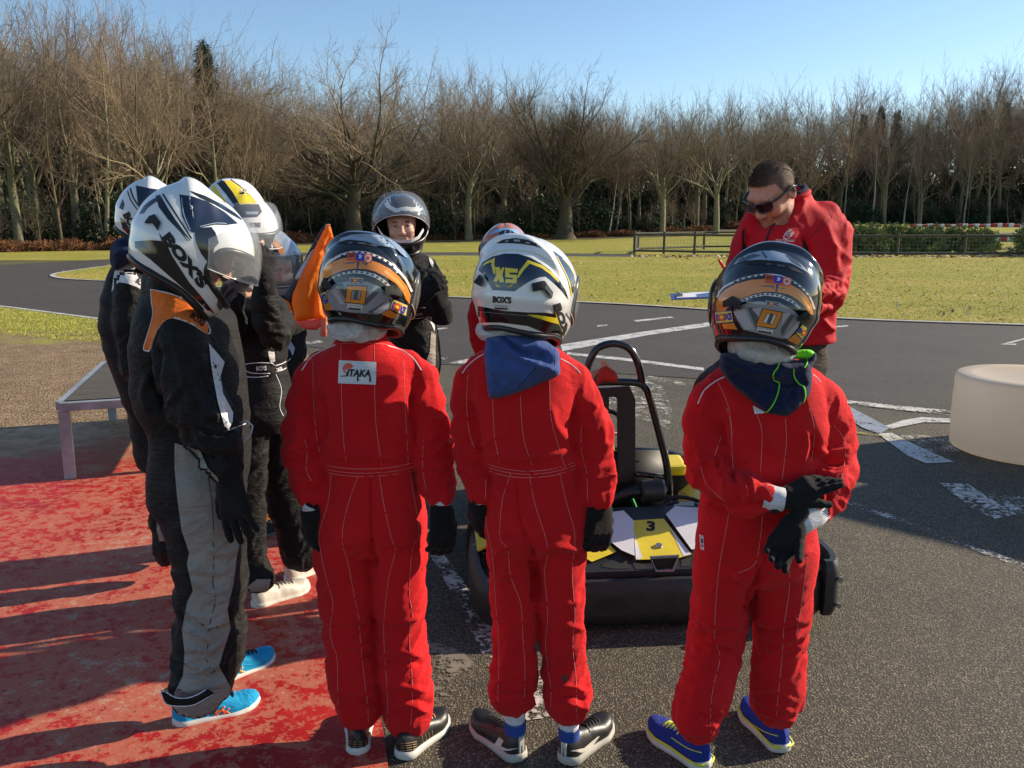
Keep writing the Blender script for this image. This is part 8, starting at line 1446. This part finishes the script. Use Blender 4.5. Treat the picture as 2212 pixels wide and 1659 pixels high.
for L in ([(745, 1180), (800, 1158), (860, 1165), (885, 1205), (800, 1205), (740, 1195)], [(890, 1172), (960, 1182), (975, 1205), (910, 1208)], [(1140, 1160), (1195, 1148), (1185, 1190), (1140, 1195)], [(700, 1290), (740, 1272), (830, 1272), (820, 1292), (740, 1300)]): adopt(decal(None, 'grille_opening', dv, [kt(L)], M_BLACKM, .002, 8))
sc_ = [P(*fKT(a, b), 3.235) for a, b in ((985, 1150), (1125, 1143), (1100, 1213), (1012, 1216))]; mb = MB(); mb.tube(sc_, .008, 8, closed=True); kp(mb, 'scoop_rim', M_ALU, auto=50); mb = MB(); mb.add([q + Vector((0, .012, 0)) for q in sc_], [(3, 2, 1, 0)]); kp(mb, 'scoop', M_BLACKM)
nv = [o for o in ka.children if o.name.startswith('number_panel')]
bpy.context.view_layer.update()
if nv:
    nb = wbvh(nv[0]); adopt(text_on(None, 'number', nb, '3', fKT(987, 990), 19, 22, 3, M_BLACKM, off=.001, bold=.05, step=20)); [adopt(decal(None, 'white_stripe', nb, [kt(q)], M_KW2, .001, 20)) for q in ([(905, 1020), (915, 1060), (945, 1150), (925, 1158), (912, 1158)], [(1085, 1000), (1190, 1132), (1150, 1142)])]; h_ = hit(nb, *fKT(1027, 1092))
    if h_: mb = MB(); mb.cyl(h_[0], h_[0] + h_[1] * .008, .016, 16, .013); kp(mb, 'bolt', M_ALU, auto=40)
# frame rails, axle, wheels
mb = MB()
for s_ in (-1, 1): mb.tube(spline([K_(s_ * .34, .02, .07), K_(s_ * .34, .9, .07), K_(s_ * .40, 1.3, .07), K_(s_ * .30, 1.85, .07)], 5), .016, 8)
for y in (.1, .75, 1.3, 1.85): mb.tube([K_(-.36, y, .07), K_(.36, y, .07)], .015, 8)
kp(mb, 'chassis', M_TUBE, smooth=True); mb = MB(); mb.add([K_(-.36, .8, .055), K_(.36, .8, .055), K_(.34, 1.85, .055), K_(-.34, 1.85, .055)], [(0, 1, 2, 3)]); kp(mb, 'floor_tray', M_ALU)
mb = MB(); mb.cyl(K_(-.55, .36, .14), K_(.55, .36, .14), .02, 12); kp(mb, 'axle', M_ALU, auto=40)
for x, y, r_, w_ in ((-.53, .36, .14, .20), (.53, .36, .14, .20), (-.50, 1.50, .13, .13), (.50, 1.50, .13, .13)):
    c = K_(x, y, r_ + .002); Mx = Matrix.Rotation(R(90), 3, 'Y'); Mx = KM @ Mx; mb = MB(); h2 = w_ / 2; mb.lathe([(.065, -h2 + .01), (.085, -h2), (r_ - .02, -h2), (r_ - .004, -h2 + .02), (r_, -h2 + .05), (r_, h2 - .05), (r_ - .004, h2 - .02), (r_ - .02, h2), (.085, h2), (.065, h2 - .01)], c, 40, Mx); t_ = kp(mb, 'wheel', M_TYRE, auto=50)
    mb = MB(); mb.lathe([(0, -h2 + .03), (.03, -h2 + .03), (.035, -h2 + .05), (.062, -h2 + .02), (.066, -h2 + .012), (.066, h2 - .012), (.062, h2 - .02), (.03, h2 - .04), (0, h2 - .04)], c, 24, Mx); kp(mb, 'rim', M_ALU, auto=50)
# side pods
for s_ in (-1, 1):
    mb = MB(); sec = [(.42, .10), (.42, .20), (.50, .27), (.62, .25), (.69, .20), (.69, .08)]; ys_ = [(.66, .85), (.76, 1.0), (1.0, 1.0), (1.18, .9), (1.26, .65)]; n = len(sec); V = []
    for y, k in ys_:
        for a, z in sec: V.append(K_(s_ * (.42 + (a - .42) * k), y, .06 + (z - .06) * k))
    F = [(i * n + j, i * n + j + 1, (i + 1) * n + j + 1, (i + 1) * n + j) for i in range(len(ys_) - 1) for j in range(n - 1)] + [tuple(range(n)), tuple((len(ys_) - 1) * n + j for j in range(n))]; mb.add(V, F); kp(mb, 'side_pod', M_KY if s_ > 0 else M_KBODY)
mb = MB(); mb.box(K_(.55, .62, .29), (.26, .34, .05), KM @ Matrix.Rotation(R(-12), 3, 'X') @ Matrix.Rotation(R(8), 3, 'Y'), .018); sp_ = kp(mb, 'pod_panel', M_KY); mb = MB(); mb.box(K_(.30, 1.38, .27), (.36, .16, .06), KM @ Matrix.Rotation(R(10), 3, 'X'), .02); fp_ = kp(mb, 'front_panel', M_KY); bpy.context.view_layer.update()
tv = wbvh(sp_); q_ = proj(K_(.42, .62, .315)); adopt(text_on(None, 'pod_lettering', tv, 'SMS', (q_[0] + 18, q_[1]), 34, 17, -8, M_STR, off=.002, bold=.06, step=20, skew=-.4)); tv = wbvh(fp_); q_ = proj(K_(.30, 1.36, .30)); adopt(text_on(None, 'front_lettering', tv, 'RE', (q_[0] - 6, q_[1]), 26, 10, -2, M_BLACKM, off=.002, bold=.05, step=20))
mb = MB(); mb.box(K_(-.66, .50, .25), (.10, .36, .012), KM @ Matrix.Rotation(R(-25), 3, 'Y'), .004); kp(mb, 'pod_sticker', M_KY)
# roll hoop and seat back frame
def KP(u, v, y): # point on the plane local y seen at display pixel
    d = ray(u, v); n_ = KM @ Vector((0, 1, 0)); t = ((K_(0, y, 0) - CAMP).dot(n_)) / d.dot(n_); return CAMP + d * t
yh = .62; f_ = lambda a, b, y=yh: KP(*fKT(a, b), y)
cx_ = 1325
def mir(u): return 2 * cx_ - u
mb = MB(); right = [(1386, 832), (1385, 815), (1376, 780), (1358, 752), (1326, 742)]; loop = right + [(mir(u), v) for u, v in right[:-1][::-1]]; mb.tube(spline([KP(u, v, yh) for u, v in loop], 5), .017, 12); kp(mb, 'roll_hoop', M_TUBE, smooth=True)
mb = MB(); r2 = [(1446, 1070), (1443, 1030), (1437, 990), (1418, 915), (1402, 856), (1392, 836), (1368, 826)]; lp = r2 + [(mir(u), v) for u, v in r2[::-1]]; mb.tube(spline([KP(u, v, yh) for u, v in lp], 5), .017, 12); kp(mb, 'seat_frame', M_TUBE, smooth=True)
mb = MB(); mb.tube([KP(1374, 1024, yh), KP(1442, 1031, yh)], .013, 10); mb.tube([KP(mir(1374), 1024, yh), KP(mir(1442), 1031, yh)], .013, 10); mb.tube([KP(1430, 1060, yh), K_(.33, .45, .08)], .014, 10); mb.tube([KP(mir(1430), 1060, yh), K_(-.33, .45, .08)], .014, 10); kp(mb, 'frame_brace', M_TUBE, smooth=True)
mb = MB()
for L in ([(1334, 1020), (1334, 862), (1329, 858), (1316, 858), (1306, 838), (1360, 834), (1373, 862), (1373, 1025), (1356, 1045), (1334, 1040)], [(1280, 862), (1290, 838), (1306, 838), (1316, 858), (1316, 1040), (1294, 1045), (1276, 1025)]):
    o_ = KP(*L[0], yh + .01); ax_ = KM @ Vector((1, 0, 0)); pl = [((KP(u, v, yh + .01) - o_).dot(ax_), (KP(u, v, yh + .01) - o_).z) for u, v in L]; Mp = Matrix.Translation(o_) @ Matrix((ax_, Vector((0, 0, 1)), ax_.cross(Vector((0, 0, 1))))).transposed().to_4x4(); mb.prism(pl, Mp, -.018, .003)
kp(mb, 'back_plate', M_KBODY)
mb = MB(); st_ = [(-.20, .66, .62), (.20, .66, .62), (.19, .70, .30), (-.19, .70, .30), (-.18, .80, .10), (.18, .80, .10), (-.17, 1.18, .10), (.17, 1.18, .10)]; mb.add([K_(*p) for p in [(-.19, .68, .55), (.19, .68, .55), (-.19, .72, .28), (.19, .72, .28), (-.18, .82, .10), (.18, .82, .10), (-.16, 1.16, .10), (.16, 1.16, .10), (-.22, .74, .46), (-.24, .82, .26), (-.22, .95, .20), (.22, .74, .46), (.24, .82, .26), (.22, .95, .20)]], [(0, 1, 3, 2), (2, 3, 5, 4), (4, 5, 7, 6), (0, 2, 9, 8), (2, 4, 10, 9), (1, 11, 12, 3), (3, 12, 13, 5), (4, 6, 10), (5, 13, 7)]); thin_shell(kp(mb, 'seat', M_KBODY, auto=60), .012)
# steering wheel and column
c = K_(.0, 1.20, .50); Mw = KM @ Matrix.Rotation(R(50), 3, 'X'); mb = MB(); mb.tube([c + Mw @ Vector((.14 * math.cos(t), .14 * math.sin(t), 0)) for t in np.linspace(0, 2 * math.pi, 32, endpoint=False)], .014, 10, closed=True); kp(mb, 'steering_wheel', M_BLACKM, smooth=True); mb = MB(); mb.tube([c, K_(0, 1.55, .12)], .012, 8); mb.tube([c + Mw @ Vector((-.13, 0, 0)), c + Mw @ Vector((.13, 0, 0))], .010, 8); mb.tube([c, c + Mw @ Vector((0, -.13, 0))], .010, 8); kp(mb, 'steering_column', M_ALU, smooth=True)
# front fairing
mb = MB(); mb.prism([(-.17, 0), (.17, 0), (.14, .26), (.06, .34), (-.06, .34), (-.14, .26)], Matrix.Translation(K_(0, 1.62, .16)) @ (KM @ Matrix.Rotation(R(65), 3, 'X')).to_4x4(), .02, .006); kp(mb, 'front_fairing', M_KY)
# engine, air box, hoses
mb = MB(); mb.box(K_(.30, .58, .20), (.26, .22, .20), KM, .02)
for k in range(7): mb.box(K_(.30, .50, .14 + .028 * k), (.22, .10, .010), KM)
kp(mb, 'engine', M_ALU if False else M_BLACKP); a, b = KP(1384, 1062, .55), KP(1432, 1058, .55); dn = (b - a).normalized(); mb = MB(); mb.tube([a, a + dn * .006, b - dn * .012, b], [.040, .050, .052, .046], 24); ab_ = kp(mb, 'air_box', simple('air_box_plastic', (.035, .035, .033), .45, var=.3, nscale=30), auto=40); mb = MB(); mb.tube([b - dn * .004, b + dn * .004], [.048, .046], 24); mb.tube([b + dn * .003, b + dn * .018], .012, 12); kp(mb, 'air_box_lid', M_ALU, auto=40)
mb = MB(); mb.tube(spline([KP(1384, 1062, .56), KP(1360, 1064, .56), KP(1330, 1078, .58), KP(1300, 1092, .6)], 5), .030, 14); kp(mb, 'intake_pipe', M_BLACKP, smooth=True); mb = MB()
for L in ([(.10, .5, .30), (.20, .56, .36), (.34, .52, .33), (.42, .46, .22)], [(.02, .48, .24), (.14, .46, .32), (.24, .50, .30)], [(.36, .6, .33), (.44, .55, .36), (.50, .5, .26)], [(.16, .44, .30), (.28, .42, .33), (.40, .44, .28)], [(-.2, .5, .3), (0, .46, .33), (.2, .5, .36)]): mb.tube(spline([K_(*p) for p in L], 5), .009, 8)
kp(mb, 'hose', M_RUB, smooth=True); mb = MB(); mb.tube(spline([K_(.02, .66, .34), K_(.05, .64, .26), K_(.06, .62, .16)], 4), .009, 8); kp(mb, 'fuel_hose', simple('green_hose', (.02, .42, .08), .4), smooth=True)
mb = MB(); mb.tube([K_(.31, .52, .31), K_(.31, .52, .345)], .030, 16); kp(mb, 'carburettor', M_ALU, auto=40); mb = MB(); mb.tube([K_(.42, .50, .30), K_(.42, .50, .35)], .02, 12); kp(mb, 'filler_cap', M_ALU, auto=40); mb = MB(); mb.tube(spline([K_(.18, .40, .13), K_(.30, .34, .15), K_(.46, .38, .14), K_(.50, .55, .13)], 5), .035, 12); kp(mb, 'exhaust', M_ALU, smooth=True)
# red neck brace hung over the frame
rc = empty('neck_brace', KP(1300, 812, yh)); tag(rc, 'red and beige padded strap draped over the roll hoop of the kart', 'strap'); bpy.context.view_layer.update()
M_STRAP = m_cloth('red_velvet_strap', (.62, .045, .03), .9, 400, .6); M_BEI = m_cloth('beige_lining', (.55, .32, .20), .85)
def strapp(name, L, Y, mat, hgt, seed): o, _ = relief(rc, name, L, lambda u, v: Y, mat, hgt, 7, f=fKT, seed=seed, step=4, wob=.004, back=.03); o.matrix_parent_inverse = Matrix.Translation(-rc.location); return o
strapp('band', [(730, 200), (760, 185), (800, 205), (820, 235), (818, 265), (790, 266), (750, 262), (728, 275), (705, 300), (690, 290), (715, 250)], 3.72, M_STRAP, .03, 2); strapp('lining', [(665, 225), (700, 205), (740, 195), (745, 215), (715, 245), (700, 275), (675, 270), (655, 250)], 3.74, M_BEI, .02, 4)
mb = MB(); mb.tube(spline([P(*fKT(a, b), 3.71) for a, b in ((745, 195), (742, 165), (752, 160), (765, 180), (782, 195), (790, 210))], 4), .005, 6); o = mb.build('cord', simple('orange_cord', (.8, .35, .12), .7), rc, smooth=True); o.matrix_parent_inverse = Matrix.Translation(-rc.location)
tick('kart')
